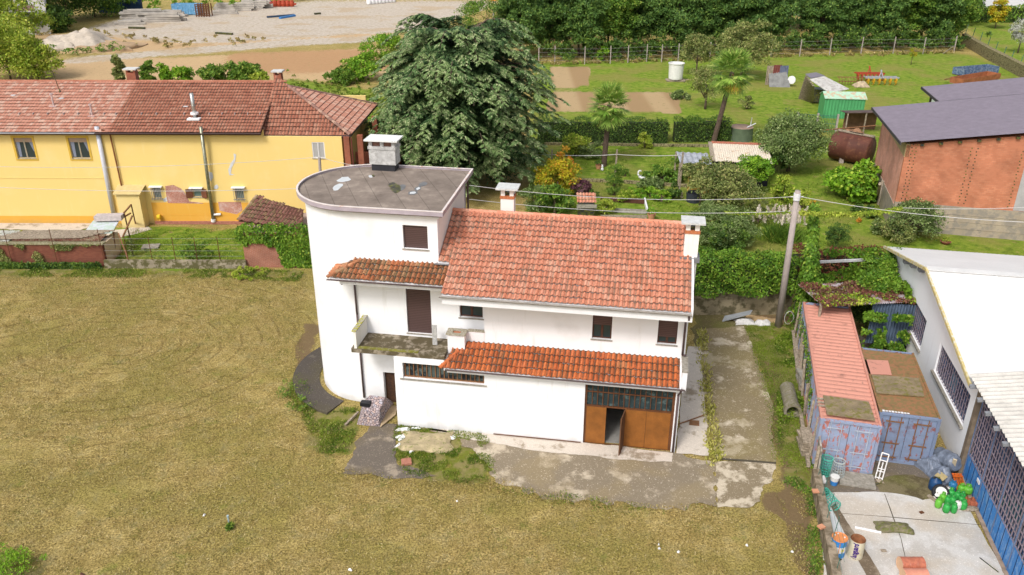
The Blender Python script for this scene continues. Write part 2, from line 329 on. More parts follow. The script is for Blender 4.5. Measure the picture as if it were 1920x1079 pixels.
sheet('apron', [(760,800),(1262,848),(1340,866),(1345,950),(1240,955),(1060,938),(930,905),(900,860),(860,820)], .03, m_apron, warp=.45)
sheet('apron_edge', [(830,800),(1095,830),(1262,850),(1260,866),(1160,862),(1000,845),(850,818)], .042, m_strip, warp=.12)
sheet('apron_corner', [(1338,866),(1452,868),(1450,900),(1410,950),(1345,952)], .026, slabmat('corner_concrete', (.56,.48,.36), (.24,.19,.12), .48, None, .9), warp=.3)
sheet('driveway', [(1312,618),(1395,612),(1450,760),(1455,866),(1340,858),(1318,700)], .036, m_drive, warp=.18)
sheet('side_strip', [(1290,650),(1314,650),(1322,760),(1330,855),(1268,850),(1278,740)], .040, m_strip, warp=.1)
sheet('driveway_back', [(1300,590),(1400,590),(1400,612),(1302,650)], .03, slabmat('mossy_concrete', (.30,.25,.14), (.14,.115,.05), .4, (.16,.16,.04)), warp=.3)
sheet('yard_slab', [(1534,925),(1640,922),(1690,927),(1730,938),(1800,932),(1815,950),(1900,1110),(1975,1260),(1580,1260),(1545,1110)], .045, m_yard, warp=.06)
sheet('yard_drain', [(1558,950),(1566,943),(1672,1110),(1640,1110)], .056, slabmat('drain_concrete', (.30,.24,.17), (.16,.12,.08), .45), res=.06, warp=.04)
sheet('yard_step', [(1540,955),(1556,948),(1583,1000),(1560,1030),(1540,1000)], .06, pm('white_slab', (.62,.64,.64), .08), res=.06, warp=.02)
sheet('container_pad', [(1520,600),(1640,640),(1730,860),(1800,925),(1640,925),(1540,925)], .02, m_dark, res=.2, warp=.3)
sheet('gravel_path', [(-40,414),(170,416),(175,424),(150,432),(-40,430)], .03, m_strip, res=.25, warp=.2)
sheet('yard_path', [(150,436),(275,425),(285,430),(200,452)], .03, m_strip, res=.25, warp=.2)
sheet('access_road', [(1795,0),(1920,-8),(2080,20),(1925,14),(1800,14)], .03, pm('asphalt', (.16,.15,.15), .1), res=1.5, warp=.5)

m_jt = pm('dark_joint', (.09, .075, .05), .2, 4)
sheet('driveway_joint', [(1340,858),(1455,867),(1455,870),(1340,861)], .046, m_jt, res=.1, warp=.03); sheet('slab_joint', [(1658,926),(1659.2,926),(1690,1010),(1710.2,1100),(1709,1100),(1688.8,1010)], .053, m_jt, res=.3, warp=.01)
sheet('slab_joint', [(1570,962),(1640,967),(1838,984),(1838,984.8),(1640,967.8),(1570,962.8)], .051, m_jt, res=.3, warp=.01); sheet('yard_soil', [(1640,905),(1700,890),(1750,905),(1790,925),(1735,936),(1690,928),(1650,922)], .036, slabmat('yard_soil', (.18, .15, .08), (.10, .08, .04), .5, (.13, .13, .03)), warp=.3)
# ------------------------------------------------------------------ walls with openings, tiled roofs, windows
def wallholes(m, fr, a0, a1, b0, b1, z0, z1, holes=()):
    A = sorted({a0, a1, *[h[0] for h in holes], *[h[1] for h in holes]}); Z = sorted({z0, z1, *[h[2] for h in holes], *[h[3] for h in holes]})
    n = len(A); vs = []; id_ = {}
    def vid(i, j, k):
        if (i, j, k) not in id_: id_[(i, j, k)] = len(vs); vs.append(fr.p(A[i], (b0, b1)[k], Z[j]))
        return id_[(i, j, k)]
    def solid(i, j):
        if i < 0 or j < 0 or i >= len(A)-1 or j >= len(Z)-1: return False
        ca, cz = (A[i]+A[i+1])/2, (Z[j]+Z[j+1])/2
        return not any(h[0] < ca < h[1] and h[2] < cz < h[3] for h in holes)
    fs = []
    for i in range(len(A)-1):
        for j in range(len(Z)-1):
            if not solid(i, j): continue
            fs.append((vid(i,j,0), vid(i+1,j,0), vid(i+1,j+1,0), vid(i,j+1,0))); fs.append((vid(i,j,1), vid(i,j+1,1), vid(i+1,j+1,1), vid(i+1,j,1)))
            if not solid(i-1, j): fs.append((vid(i,j,0), vid(i,j+1,0), vid(i,j+1,1), vid(i,j,1)))
            if not solid(i+1, j): fs.append((vid(i+1,j,0), vid(i+1,j,1), vid(i+1,j+1,1), vid(i+1,j+1,0)))
            if not solid(i, j-1): fs.append((vid(i,j,0), vid(i,j,1), vid(i+1,j,1), vid(i+1,j,0)))
            if not solid(i, j+1): fs.append((vid(i,j+1,0), vid(i+1,j+1,0), vid(i+1,j+1,1), vid(i,j+1,1)))
    m.add(vs, fs)
def tiles(name, mat, parent, o, u, v, la, lb, cw, rl, clip=None, hgt=.08, seed=0, uoff=0, loc=None, jit=.006, prof=None):
    # o: eave corner, u: along the eave, v: up the slope (unit); real corrugated, lapped courses
    rng = np.random.default_rng(seed); o, u, v = (np.array(q, float) for q in (o, u, v)); nn = norm(np.cross(u, v)); nn = nn if nn[2] > 0 else -nn
    prof = prof or [(0, .0), (.12, .6), (.3, 1.), (.48, .6), (.6, .0), (.8, .08)]
    nc = int(round(la/cw)); nr = max(1, int(round(lb/rl))); V = []; UV = []; Fc = []
    cols = [(c, t, h) for c in range(nc) for t, h in prof]+[(nc, 0, 0)]; nx = len(cols)
    jz = rng.normal(0, jit, (nr, nc+1)); jy = rng.normal(0, jit*1.6, (nr, nc+1))
    for r in range(nr):
        for k, (s_, off, us) in enumerate(((0., .0, .11), (0., .028, .0), (0., .055, .0), (1.0, .004, .0))):
            for c, t, h in cols:
                ss = (r+s_)*lb/nr+us+(jy[r, min(c, nc-1)] if s_ == 0 else 0); aa = (c+t)*la/nc
                z = h*hgt+off+(jz[r, min(c, nc-1)] if k else 0)
                V.append(o+u*aa+v*ss+nn*z); UV.append((c+t*.999+uoff, r+s_*.999))
        b = 4*r*nx
        for k in (0, 1, 2):
            for i in range(nx-1):
                q = (b+k*nx+i, b+k*nx+i+1, b+(k+1)*nx+i+1, b+(k+1)*nx+i)
                if clip is not None:
                    c_ = (np.array(V[q[0]])+np.array(V[q[2]]))/2-o
                    if not inpoly(np.array([c_@u]), np.array([c_@v]), clip)[0]: continue
                Fc.append(q)
    m = MB(); m.add(V, Fc); m.uv = UV; return m.build(name, mat, parent, loc)
def ridge(m, a, b, r=.11, L=.42, drop=.0):
    a = np.array(a, float); b = np.array(b, float); D = np.linalg.norm(b-a); d = (b-a)/D; n = max(1, int(round(D/L))); x = norm(np.cross(d, (0,0,1))); y = np.cross(x, d); uvs = m.uv or []
    for i in range(n):
        p0 = a+d*D*i/n-d*.03; p1 = a+d*D*(i+1)/n; vs = []
        for p, rr in ((p0, r*1.08), (p1, r*.92)):
            for k in range(7): t = math.pi*(k/6)-.0; vs.append(p+rr*(math.cos(t)*x+math.sin(t)*y)-np.array([0,0,drop])); uvs.append((i+.2+200, 3+k*.1))
        m.add(vs, [(k, k+1, 8+k, 7+k) for k in range(6)]+[tuple(range(7))])
    m.uv = uvs
m_glass = NT('dark_glass').fin((.025, .04, .045), .12, 0, .6)
m_glass2 = NT('pale_glass').fin((.12, .18, .17), .15, 0, .6)
def shutterm(name, c):
    s = NT(name); x = s.n('ShaderNodeSeparateXYZ'); s.l(s.pos(), x.inputs[0]); wv = s.math('FRACT', s.math('MULTIPLY', x.outputs[2], 11.)); col = s.mix(s.step(wv, .0, .35), tuple(q*.3 for q in c), c); s.bump(wv, .6, .02); return s.fin(col, .5, 0, .3)
m_roll = shutterm('brown_roller', (.10, .06, .055))
m_wood = pm('brown_wood', (.10, .04, .025), .3, 6); m_stone = pm('sill_stone', (.36, .33, .28), .2, 4, c2=(.22,.2,.16))
def window(fr, par, a0, a1, z0, z1, b, shut=0.0, frame=m_wood, glass=m_glass, sill=True, rec=.18, mull=1, roll=m_roll, door=False):
    # opening a0..a1, z0..z1 in a wall whose face is at b; frame set back by rec
    f = MB(); w_ = .06; bb = b+rec
    for q in ((a0, a0+w_, z0, z1), (a1-w_, a1, z0, z1), (a0+w_, a1-w_, z0, z0+w_), (a0+w_, a1-w_, z1-w_, z1)): fr.box(f, q[0], q[1], bb, bb+.06, q[2], q[3])
    for k in range(mull): c = a0+(a1-a0)*(k+1)/(mull+1); fr.box(f, c-.05, c+.05, bb-.012, bb+.05, z0+w_, z1-w_)
    fo = f.build('door' if door else 'window', frame, par)
    g = MB(); fr.box(g, a0+w_, a1-w_, bb+.03, bb+.04, z0+w_, z1-w_); g.build('pane', glass, fo)
    if shut > 0: s_ = MB(); fr.box(s_, a0+.02, a1-.02, bb-.05, bb-.02, z1-(z1-z0)*shut, z1); s_.build('roller_shutter', roll, fo)
    if sill: s_ = MB(); fr.box(s_, a0-.06, a1+.06, b-.05, bb, z0-.05, z0-.003); s_.build('sill', m_stone, fo)
    return fo
def plaster(name, base, dirt, yaw=0, amt=.8):
    s = NT(name); a = s.noise(.55, 5, rough=.6); st = s.noise(1.0, 4, vec=s.mapv((3.0, 3.0, .35)), rough=.6)
    col = s.mix(s.math('MULTIPLY', s.step(a, .5, .75), amt*.5), base, dirt); col = s.mix(s.math('MULTIPLY', s.step(st, .56, .75), amt*.55), col, dirt)
    x = s.n('ShaderNodeSeparateXYZ'); s.l(s.pos(), x.inputs[0]); low = s.step(s.math('ADD', x.outputs[2], s.math('MULTIPLY', s.noise(1.4, 4), .9)), .95, .35)
    col = s.mix(s.math('MULTIPLY', low, .55), col, tuple(q*.62 for q in dirt)); s.bump(s.noise(25, 4), .15, .01); return s.fin(col, .85, 0, .15)
m_white = plaster('white_plaster', (.80, .80, .81), (.60, .58, .55))
m_trim = pm('white_trim', (.78, .77, .78), .06, 1.5, fine=.08)
m_cream = plaster('cream_plaster', (.80, .78, .73), (.60, .55, .46))
m_pipe = pm('brown_pipe', (.10, .065, .065), .2, 5, .5); m_gut = pm('gutter_metal', (.22, .22, .23), .2, 5, .5, metal=.3)
# ------------------------------------------------------------------ the white house
HO = P(1265, 849); H = Fr(HO, -9.3)
house = thing('white_house', 'white two-storey house with rounded flat-roofed tower and red tiled roof, brown garage doors', 'house', HO)
m = MB()
wallholes(m, H, -13.36, 0.0, 0.0, .28, 0, 3.72, [(-12.95, -9.02, 2.76, 3.6), (-4.3, -.2, -1, 3.42)]); H.box(m, -13.36, -10.92, .02, .27, 3.721, 3.878)
H.box(m, -13.36, -13.1, .28, 1.75, 0, 3.88); H.box(m, -.27, 0, .28, 8.3, 0, 3.9)                    # sides
lower = m.build('lower_wall', m_white, house)
UP = 1.2; RB = 1.75
m = MB(); wallholes(m, H, -9.22, .1, UP, UP+.28, 3.86, 7.25, [(-4.17, -3.28, 5.03, 6.6), (-1.2, -.33, 5.03, 6.6)])
H.box(m, -9.22, -8.95, UP+.28, RB+.02, 4.1, 7.25)
H.box(m, -.18, .1, UP+.28, 8.3, 3.9, 7.6); m.prism([H.p(-.18, UP+.3, 7.6), H.p(-.18, 8.3, 7.6), H.p(-.18, 4.85, 9.35)], H.u*.28)
H.box(m, -13.3, .1, 8.3, 8.6, 0, 7.6); m.build('upper_wall', m_white, house)
m = MB(); wallholes(m, H, -15.75, -11.45, RB, RB+.3, 0, 10.3, [(-13.1, -11.93, 8.7, 9.86), (-13.13, -11.92, 4.27, 6.67), (-14.55, -13.72, -1, 1.9)])
wallholes(m, H, -11.45, -9.22, RB, RB+.3, 3.9, 7.3, [(-10.52, -9.4, 5.33, 6.35)])
CB, RT = 4.75, 3.0; arc = [(-15.75-RT*math.sin(t), CB-RT*math.cos(t)) for t in np.linspace(0, math.pi, 33)]
n = len(arc); vs = [H.p(a, b, z) for z in (0, 10.3) for a, b in arc]+[H.p(-15.75-(RT-.25)*math.sin(t), CB-(RT-.25)*math.cos(t), z) for z in (0, 10.3) for t in np.linspace(0, math.pi, 33)]
m.add(vs, [(i+1, i, n+i, n+i+1) for i in range(n-1)]+[(2*n+i, 2*n+i+1, 3*n+i+1, 3*n+i) for i in range(n-1)])
H.box(m, -15.75, -11.45, 2*CB-RB-.3, 2*CB-RB, 0, 10.3)
m.build('tower_wall', m_white, house, smooth=False)
m = MB(); H.box(m, -11.72, -11.45, RB+.3, 2*CB-RB, 3.9, 10.3); m.build('tower_side_wall', m_cream, house)
# tower roof: bitumen deck inside a painted edge
s = NT('bitumen'); a = s.noise(.9, 5, rough=.65); col = s.ramp(a, [(.3, (.165, .132, .108)), (.55, (.25, .202, .165)), (.75, (.40, .335, .275))])
bk = s.n('ShaderNodeTexBrick'); s.l(s.mapv(rot=(0, 0, R(9.3+62))), bk.inputs['Vector']); bk.inputs['Scale'].default_value = 1; bk.inputs['Brick Width'].default_value = 7; bk.inputs['Row Height'].default_value = 1.0; bk.inputs['Mortar Size'].default_value = .018
for k, c in (('Color1', (1,1,1,1)), ('Color2', (.93,.93,.93,1)), ('Mortar', (.6,.6,.6,1))): bk.inputs[k].default_value = c
col = s.mix(1.0, col, bk.outputs['Color'], 'MULTIPLY'); col = s.mix(s.math('MULTIPLY', s.step(s.noise(5, 4, rough=.7), .6, .72), .4), col, (.36, .32, .27)); s.bump(s.noise(20, 4), .3, .01); m_bit = s.fin(col, .85, 0, .2)
def tout(off, z): return [H.p(-11.45+off, RB-off, z)]+[H.p(-15.75-(RT+off)*math.sin(t), CB-(RT+off)*math.cos(t), z) for t in np.linspace(0, math.pi, 33)]+[H.p(-11.45+off, 2*CB-RB+off, z)]
m = MB(); m.prism(tout(.12, 10.3), (0, 0, .14)); m.build('tower_cornice', m_trim, house)
def ringband(m, o1, o0, z0, z1):
    A = tout(o1, z0); B = tout(o1, z1); C_ = tout(o0, z1); D = tout(o0, z0); k = len(A)
    m.add(A+B+C_+D, [(i, (i+1) % k, k+(i+1) % k, k+i) for i in range(k)]+[(k+i, k+(i+1) % k, 2*k+(i+1) % k, 2*k+i) for i in range(k)]+[(2*k+i, 2*k+(i+1) % k, 3*k+(i+1) % k, 3*k+i) for i in range(k)]+[(3*k+i, 3*k+(i+1) % k, (i+1) % k, i) for i in range(k)])
m = MB(); m.prism(tout(.30, 10.445), (0, 0, .155)); tr = m.build('tower_roof', m_bit, house)
m = MB(); ringband(m, .36, .305, 10.50, 10.70); m.build('roof_fascia', pm('edge_metal', (.42, .36, .40), .15, 2, .5), tr)
m = MB(); ringband(m, .372, .27, 10.703, 10.73); m.build('roof_flashing', pm('flashing', (.74, .66, .62), .1, 2, .6, c2=(.62,.27,.12), lo=.6, hi=.68), tr)
def blob(name, px, z, mat, par, nseed=1, r=1.0):
    c = np.mean([P(x, y, z) for x, y in px], axis=0); pts = [P(x, y, z) for x, y in px]; m = MB(); m.prism(pts, (0, 0, .006)); return m.build(name, mat, par)
def ell(cx, cy, rx, ry, rot=0, n=14, seed=0):
    rr = random.Random(seed); return [(cx+rx*(k:=1+rr.uniform(-.16, .16))*math.cos(t)*math.cos(rot)-ry*k*math.sin(t)*math.sin(rot), cy+rx*k*math.cos(t)*math.sin(rot)+ry*k*math.sin(t)*math.cos(rot)) for t in [2*math.pi*i/n for i in range(n)]]
m_pud = pm('pale_puddle', (.62, .64, .64), .1, 3, .35); m_tar = pm('wet_tar', (.035, .035, .035), .2, 3, .3, c2=(.13,.13,.02)); m_halo = pm('tar_halo', (.17, .17, .17), .2, 3, .6)
for (nm, e, mt, dz) in (('puddle', ell(645,337,13,4.5,-.15,seed=1), m_pud, 0), ('puddle', ell(633,351,10,5,-.5,seed=2), m_pud, 0), ('tar_patch', ell(742,354,10,8,0,seed=3), m_tar, .007), ('tar_patch', ell(737,347,8,5,0,seed=4), m_tar, .014),
    ('tar_patch', ell(752,352,9,5,-.5,seed=5), m_halo, 0), ('tar_patch', ell(793,346,8,4,-.3,seed=6), m_halo, 0), ('tar_patch', ell(783,354,7,4,-.3,seed=7), m_halo, 0), ('tar_patch', ell(774,362,9,4,-.1,seed=8), m_halo, 0), ('puddle', ell(774,362,6,2.2,-.1,seed=9), m_pud, .008), ('puddle', ell(784,354,4,2,-.3,seed=10), m_pud, .008), ('puddle', ell(695,331,4,2.5,0,seed=11), m_pud, 0), ('tar_patch', ell(700,330,2.5,2,0,seed=12), m_tar, .007)):
    blob(nm, e, 10.602+dz, mt, tr)
# lapped tile roofs
REDS = [(.60, .235, .14), (.65, .275, .175), (.62, .25, .155), (.68, .31, .205), (.58, .215, .125), (.64, .27, .17)]
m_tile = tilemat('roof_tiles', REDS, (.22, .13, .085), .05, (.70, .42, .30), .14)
ORG = [(.56, .15, .045), (.60, .18, .06), (.50, .125, .04), (.58, .18, .07)]
m_tile2 = tilemat('canopy_tiles', ORG, (.08, .05, .03), .13, (.5, .26, .13), .04)
m_tile3 = tilemat('weathered_tiles', [(.50, .17, .07), (.40, .14, .06), (.55, .24, .12), (.34, .15, .07)], (.06, .05, .025), .19, (.45, .33, .18), .12)
SL = .42; kv = math.hypot(1, SL); vup = (H.v+np.array([0, 0, SL]))/kv; vdn = (-H.v+np.array([0, 0, SL]))/kv
e0, ze = -.22, 7.44; rb = 4.85; LS = (rb-e0)*kv; cw = .235
m = MB(); t_ = .14
for q in (([(-10.86, e0, 0), (.06, e0, 0), (.06, rb, 0), (-10.86, rb, 0)]), ([(-11.43, RB-.1, 0), (-10.86, RB-.1, 0), (-10.86, rb, 0), (-11.43, rb, 0)]), ([(-11.43, rb, 1), (.06, rb, 1), (.06, 9.2, 1), (-11.43, 9.2, 1)])):
    zz = lambda b, k: (ze+SL*(b-e0) if not k else ze+SL*(2*rb-b-e0))-.03
    m.prism([H.p(a, b, zz(b, k)-t_) for a, b, k in q], (0, 0, t_))
rd = m.build('roof_deck', m_trim, house)
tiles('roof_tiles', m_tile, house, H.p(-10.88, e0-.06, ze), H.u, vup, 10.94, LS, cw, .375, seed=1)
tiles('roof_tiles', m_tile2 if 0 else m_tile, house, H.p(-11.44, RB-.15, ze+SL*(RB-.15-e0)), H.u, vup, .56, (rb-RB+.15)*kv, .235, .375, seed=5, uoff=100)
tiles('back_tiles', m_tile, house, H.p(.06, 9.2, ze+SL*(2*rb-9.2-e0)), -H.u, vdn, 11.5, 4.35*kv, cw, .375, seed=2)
m = MB(); ridge(m, H.p(-11.42, rb, ze+SL*(rb-e0)+.0), H.p(.1, rb, ze+SL*(rb-e0)+.0), .13, .45); m.build('ridge_tiles', m_tile, house)
m = MB(); H.box(m, .075, .14, e0, rb, 0, .01); m.v = []; m.f = []
m.prism([H.p(.075, e0, ze-.25), H.p(.075, rb, ze+SL*(rb-e0)-.25), H.p(.075, rb, ze+SL*(rb-e0)+.1), H.p(.075, e0, ze+.1)], H.u*.09); m.build('verge_board', m_trim, house)
m = MB(); H.box(m, -10.86, .16, e0+.0, e0+.16, 6.96, 7.25); H.box(m, -10.86, .16, e0+.16, UP+.0, 7.16, 7.24); m.build('eave_beam', m_trim, house)
def gutter(fr, m, a0, a1, b, z, r=.075):
    for k in range(6):
        t0, t1 = math.pi+math.pi*k/6, math.pi+math.pi*(k+1)/6
        q = [fr.p(a, b+r*math.cos(t), z+r*math.sin(t)) for a, t in ((a0, t0), (a1, t0), (a1, t1), (a0, t1))]; m.add(q, [(0, 1, 2, 3)])
        q = [fr.p(a, b+(r-.008)*math.cos(t), z+(r-.008)*math.sin(t)) for a, t in ((a0, t0), (a1, t0), (a1, t1), (a0, t1))]; m.add(q, [(3, 2, 1, 0)])
m = MB(); gutter(H, m, -10.95, .12, e0-.1, 7.38); m.build('gutter', pm('old_gutter', (.33, .30, .27), .25, 5, .5), house)
m = MB(); gutter(H, m, -11.6, -10.75, RB-.2, ze+SL*(RB-.2-e0)-.06, .06); m.build('gutter', m_gut, house)
# garage canopy
c0b, c0z = -.32, 3.70; k2 = .42; ctop = UP
m = MB(); m.prism([H.p(-10.86, c0b, c0z-.14), H.p(-.02, c0b, c0z-.14), H.p(-.02, ctop, c0z+k2*(ctop-c0b)-.14), H.p(-10.1, ctop, c0z+k2*(ctop-c0b)-.14)], (0, 0, .12)); m.build('canopy_deck', m_trim, house)
cl = [(0, -.1), (10.9, -.1), (10.9, 3), (.78, 3), (.78, 1.68)]
can = tiles('canopy_tiles', m_tile2, house, H.p(-10.98, c0b-.05, c0z), H.u, vup, 10.87, (ctop-c0b+.04)*kv, .235, .41, clip=[(0, -.2), (11, -.2), (11, 3), (.82, 3)], seed=7)
m = MB(); ridge(m, H.p(-11.02, c0b-.02, c0z+.02), H.p(-10.36, .62, c0z+k2*1.0+.0), .1, .4); m.build('hip_tiles', m_tile2, house)
tiles('hip_side_tiles', m_tile2, house, H.p(-11.0, .75, c0z), -H.v, norm(H.u+np.array([0, 0, .42])), 1.05, .8, .235, .4, clip=[(0, -.1), (1.1, -.1), (.1, .9), (0, .9)], seed=8)
m = MB(); H.box(m, -10.75, .1, -.2, -.02, 3.40, 3.62); m.build('canopy_beam', m_trim, house)
m = MB(); gutter(H, m, -10.8, .15, c0b-.07, 3.66, .05); m.build('gutter', m_pipe, house)
m = MB(); H.box(m, -.02, .2, -.2, UP, 3.52, 4.44); w_ = m.build('canopy_end_wall', m_trim, house); m = MB(); H.box(m, -.05, .23, -.22, UP, 4.443, 4.52); m.build('wall_cap', m_stone, w_)
# balcony
m = MB(); H.box(m, -15.45, -10.92, .08, RB, 3.88, 4.09); bal = m.build('balcony', pm('mossy_slab', (.32, .27, .20), .3, 1.2, c2=(.095, .075, .04), lo=.38, hi=.52, bump=.4), house)
m = MB(); H.box(m, -15.3, -15.17, .1, RB, 4.093, 5.0); pw = m.build('parapet', m_cream, bal)
m = MB(); H.box(m, -15.35, -15.12, .05, RB, 5.003, 5.06); m.build('parapet_cap', pm('lichen_cap', (.42, .40, .34), .2, 5, c2=(.35, .33, .03), lo=.45, hi=.55), pw)
m = MB(); H.box(m, -15.15, -12.2, .12, .3, 4.093, 4.14); m.build('moss_kerb', pm('moss', (.20, .19, .03), .3, 4, c2=(.26,.23,.15), lo=.5), bal)
m = MB(); H.box(m, -11.72, -11.5, 1.05, 1.11, 4.093, 5.15); m.build('stone_post', pm('grey_marble', (.5, .49, .47), .2, 8, c2=(.3,.3,.29)), bal)
m = MB(); H.box(m, -10.9, -10.08, .72, 1.22, 3.9, 4.9); H.box(m, -10.08, -9.2, 1.2, 1.32, 4.1, 4.9); fb = m.build('flue_box', m_trim, house)
m = MB()
for q in ((-10.97, -10.68, .66, 1.28), (-10.3, -10.02, .66, 1.28), (-10.68, -10.3, .66, .84), (-10.68, -10.3, 1.08, 1.28)): H.box(m, *q, 4.903, 4.97)
H.box(m, -10.02, -9.2, 1.17, 1.36, 4.903, 4.96); m.build('stone_cap', pm('cap_stone', (.44, .41, .34), .25, 8, c2=(.25,.22,.14)), fb)
m = MB(); H.box(m, -10.66, -10.32, .86, 1.06, 4.88, 4.93); m.build('brick_core', pm('core_brick', (.45, .16, .08), .3, 9), fb)
# openings
window(H, house, -13.1, -11.93, 8.7, 9.86, RB, 1.0); window(H, house, -13.13, -11.92, 4.27, 6.67, RB, 1.0, rec=.14)
window(H, house, -10.52, -9.4, 5.33, 6.35, RB, 0, rec=.16); window(H, house, -4.17, -3.28, 5.03, 6.6, UP, .55, rec=.14); window(H, house, -1.2, -.33, 5.03, 6.6, UP, .78, rec=.14)
m = MB(); H.box(m, -14.55, -13.72, RB+.26, RB+.29, 0, 1.9); m.build('small_door', pm('brown_door', (.085, .04, .02), .3, 3, c2=(.04,.02,.015)), house)
m_rust = pm('rust_bars', (.24, .115, .05), .3, 8, .7)
m = MB()
for k in range(19): a = -12.88+k*(3.8/18); H.box(m, a-.02, a+.02, .16, .2, 2.76, 3.6)
H.box(m, -12.95, -9.02, .15, .21, 2.76, 2.82); st = m.build('strip_window', m_rust, house)
m = MB(); H.box(m, -12.95, -9.02, .22, .23, 2.76, 3.6); m.build('pane', pm('dusty_glass', (.10, .13, .125), .5, .9, .2, c2=(.02,.025,.03), lo=.45, hi=.55), st)
m = MB(); H.box(m, -13.1, -8.9, -.06, .2, 2.70, 2.757); m.build('sill', m_stone, st)
# garage doors
m_gar = pm('garage_door_paint', (.27, .10, .02), .22, 2.2, .6, bump=.1); m_garf = pm('garage_frame', (.13, .05, .02), .2, 5, .6)
m = MB()
for a0, a1 in ((-4.3, -4.2), (-.32, -.2)): H.box(m, a0, a1, .1, .17, 0, 3.42)
H.box(m, -4.2, -.32, .1, .17, 2.06, 2.13); H.box(m, -4.2, -.32, .1, .17, 3.36, 3.42); H.box(m, -4.2, -.32, .1, .16, 0.0, .04)
for k in range(1, 16): a = -4.2+k*3.88/16; H.box(m, a-.018, a+.018, .115, .16, 2.13, 3.36)
H.box(m, -4.2, -.32, .105, .155, 2.84, 2.88); gf = m.build('garage_front', m_garf, house)
m = MB(); H.box(m, -4.2, -.32, .175, .185, 2.13, 3.36); m.build('pane', pm('garage_glass', (.03, .05, .055), .5, 1.5, .15, c2=(.09,.13,.13), lo=.5), gf)
def leaf(a0, a1): 
    m = MB(); H.box(m, a0, a1, .11, .15, .04, 2.06); d = m.build('garage_leaf', m_gar, gf); m = MB()
    for q in ((a0, a0+.045, .04, 2.06), (a1-.045, a1, .04, 2.06), (a0+.045, a1-.045, .98, 1.03), (a0+.045, a1-.045, .04, .1), (a0+.045, a1-.045, 2.0, 2.06)): H.box(m, q[0], q[1], .095, .108, q[2], q[3])
    return d
for q in ((-4.2, -3.28), (-2.42, -1.44), (-1.43, -.33)): leaf(*q)
m = MB(); o_ = H.p(-2.44, .12, .04); dd = heading(-9.3-100)*.86; m.prism([o_, o_+dd, o_+dd+np.array([0,0,2.0]), o_+np.array([0,0,2.0])], H.u*.05); m.build('open_leaf', pm('door_back', (.14, .065, .03), .3, 4), gf)
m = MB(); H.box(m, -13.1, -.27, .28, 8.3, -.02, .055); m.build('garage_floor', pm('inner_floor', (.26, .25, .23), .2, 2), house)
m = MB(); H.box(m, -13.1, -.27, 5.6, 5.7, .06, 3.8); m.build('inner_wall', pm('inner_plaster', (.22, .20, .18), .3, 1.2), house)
m = MB(); H.box(m, -13.0, -.3, .3, 8.2, 3.80, 3.85); m.build('ceiling', m_cream, house)
# pipes
m = MB(); m.tube([H.p(-15.9, .72, 7.42), H.p(-15.9, .75, 7.12), H.p(-15.62, 1.66, 7.0), H.p(-15.62, 1.66, 5.1), H.p(-15.62, 1.66, .35)], .05); m.build('downpipe', m_pipe, house, smooth=True)
m = MB(); m.tube([H.p(.0, -.26, 7.33), H.p(.02, -.2, 7.05), H.p(-.02, 1.08, 6.9), H.p(-.02, 1.1, 4.6), H.p(.16, 1.1, 4.6)], .05); m.build('downpipe', m_pipe, house, smooth=True)
m = MB(); m.tube([H.p(-.02, -.34, 3.62), H.p(-.02, -.2, 3.4), H.p(-.1, -.07, 3.2), H.p(-.1, -.07, .08)], .05); m.build('downpipe', m_pipe, house, smooth=True)
m = MB(); m.tube([H.p(-11.36, 7.9, 10.2), H.p(-11.36, 7.9, 8)], .05); m.build('downpipe', m_pipe, house)
m = MB(); m.tube([H.p(-8.6, -.05, .1), H.p(-4.4, -.05, .1)], .025); m.build('ground_pipe', m_garf, house)
# tower-side canopy
z5, b5 = 7.5, .55; m = MB(); m.prism([H.p(-16.35, b5, z5-.13), H.p(-10.9, b5, z5-.13), H.p(-10.9, RB, z5+.5-.13), H.p(-15.2, RB, z5+.5-.13)], (0, 0, .11)); m.build('canopy_deck', m_trim, house)
v5 = norm(H.v+np.array([0, 0, .41])); tiles('canopy_tiles', m_tile3, house, H.p(-16.5, b5-.06, z5), H.u, v5, 5.6, (RB-b5+.1)*1.08, .235, .40, clip=[(.15, -.1), (6, -.1), (6, 2), (1.36, 2)], seed=11)
m = MB(); ridge(m, H.p(-16.45, b5-.03, z5+.02), H.p(-15.2, RB-.02, z5+.5), .1, .42); m.build('hip_tiles', m_tile3, house)
tiles('hip_side_tiles', m_tile3, house, H.p(-16.5, RB+.6, z5), -H.v, norm(H.u+np.array([0, 0, .41])), 1.8, 1.3, .235, .4, clip=[(0, -.1), (1.75, -.1), (.55, 1.3), (0, 1.3)], seed=12)
m = MB(); H.box(m, -15.95, -10.95, .66, .82, 7.16, 7.36); H.box(m, -15.95, -10.95, .82, RB, 7.2, 7.26); m.build('canopy_beam', m_trim, house)
m = MB(); gutter(H, m, -16.5, -10.95, b5-.1, 7.45, .055); m.build('gutter', m_pipe, house)
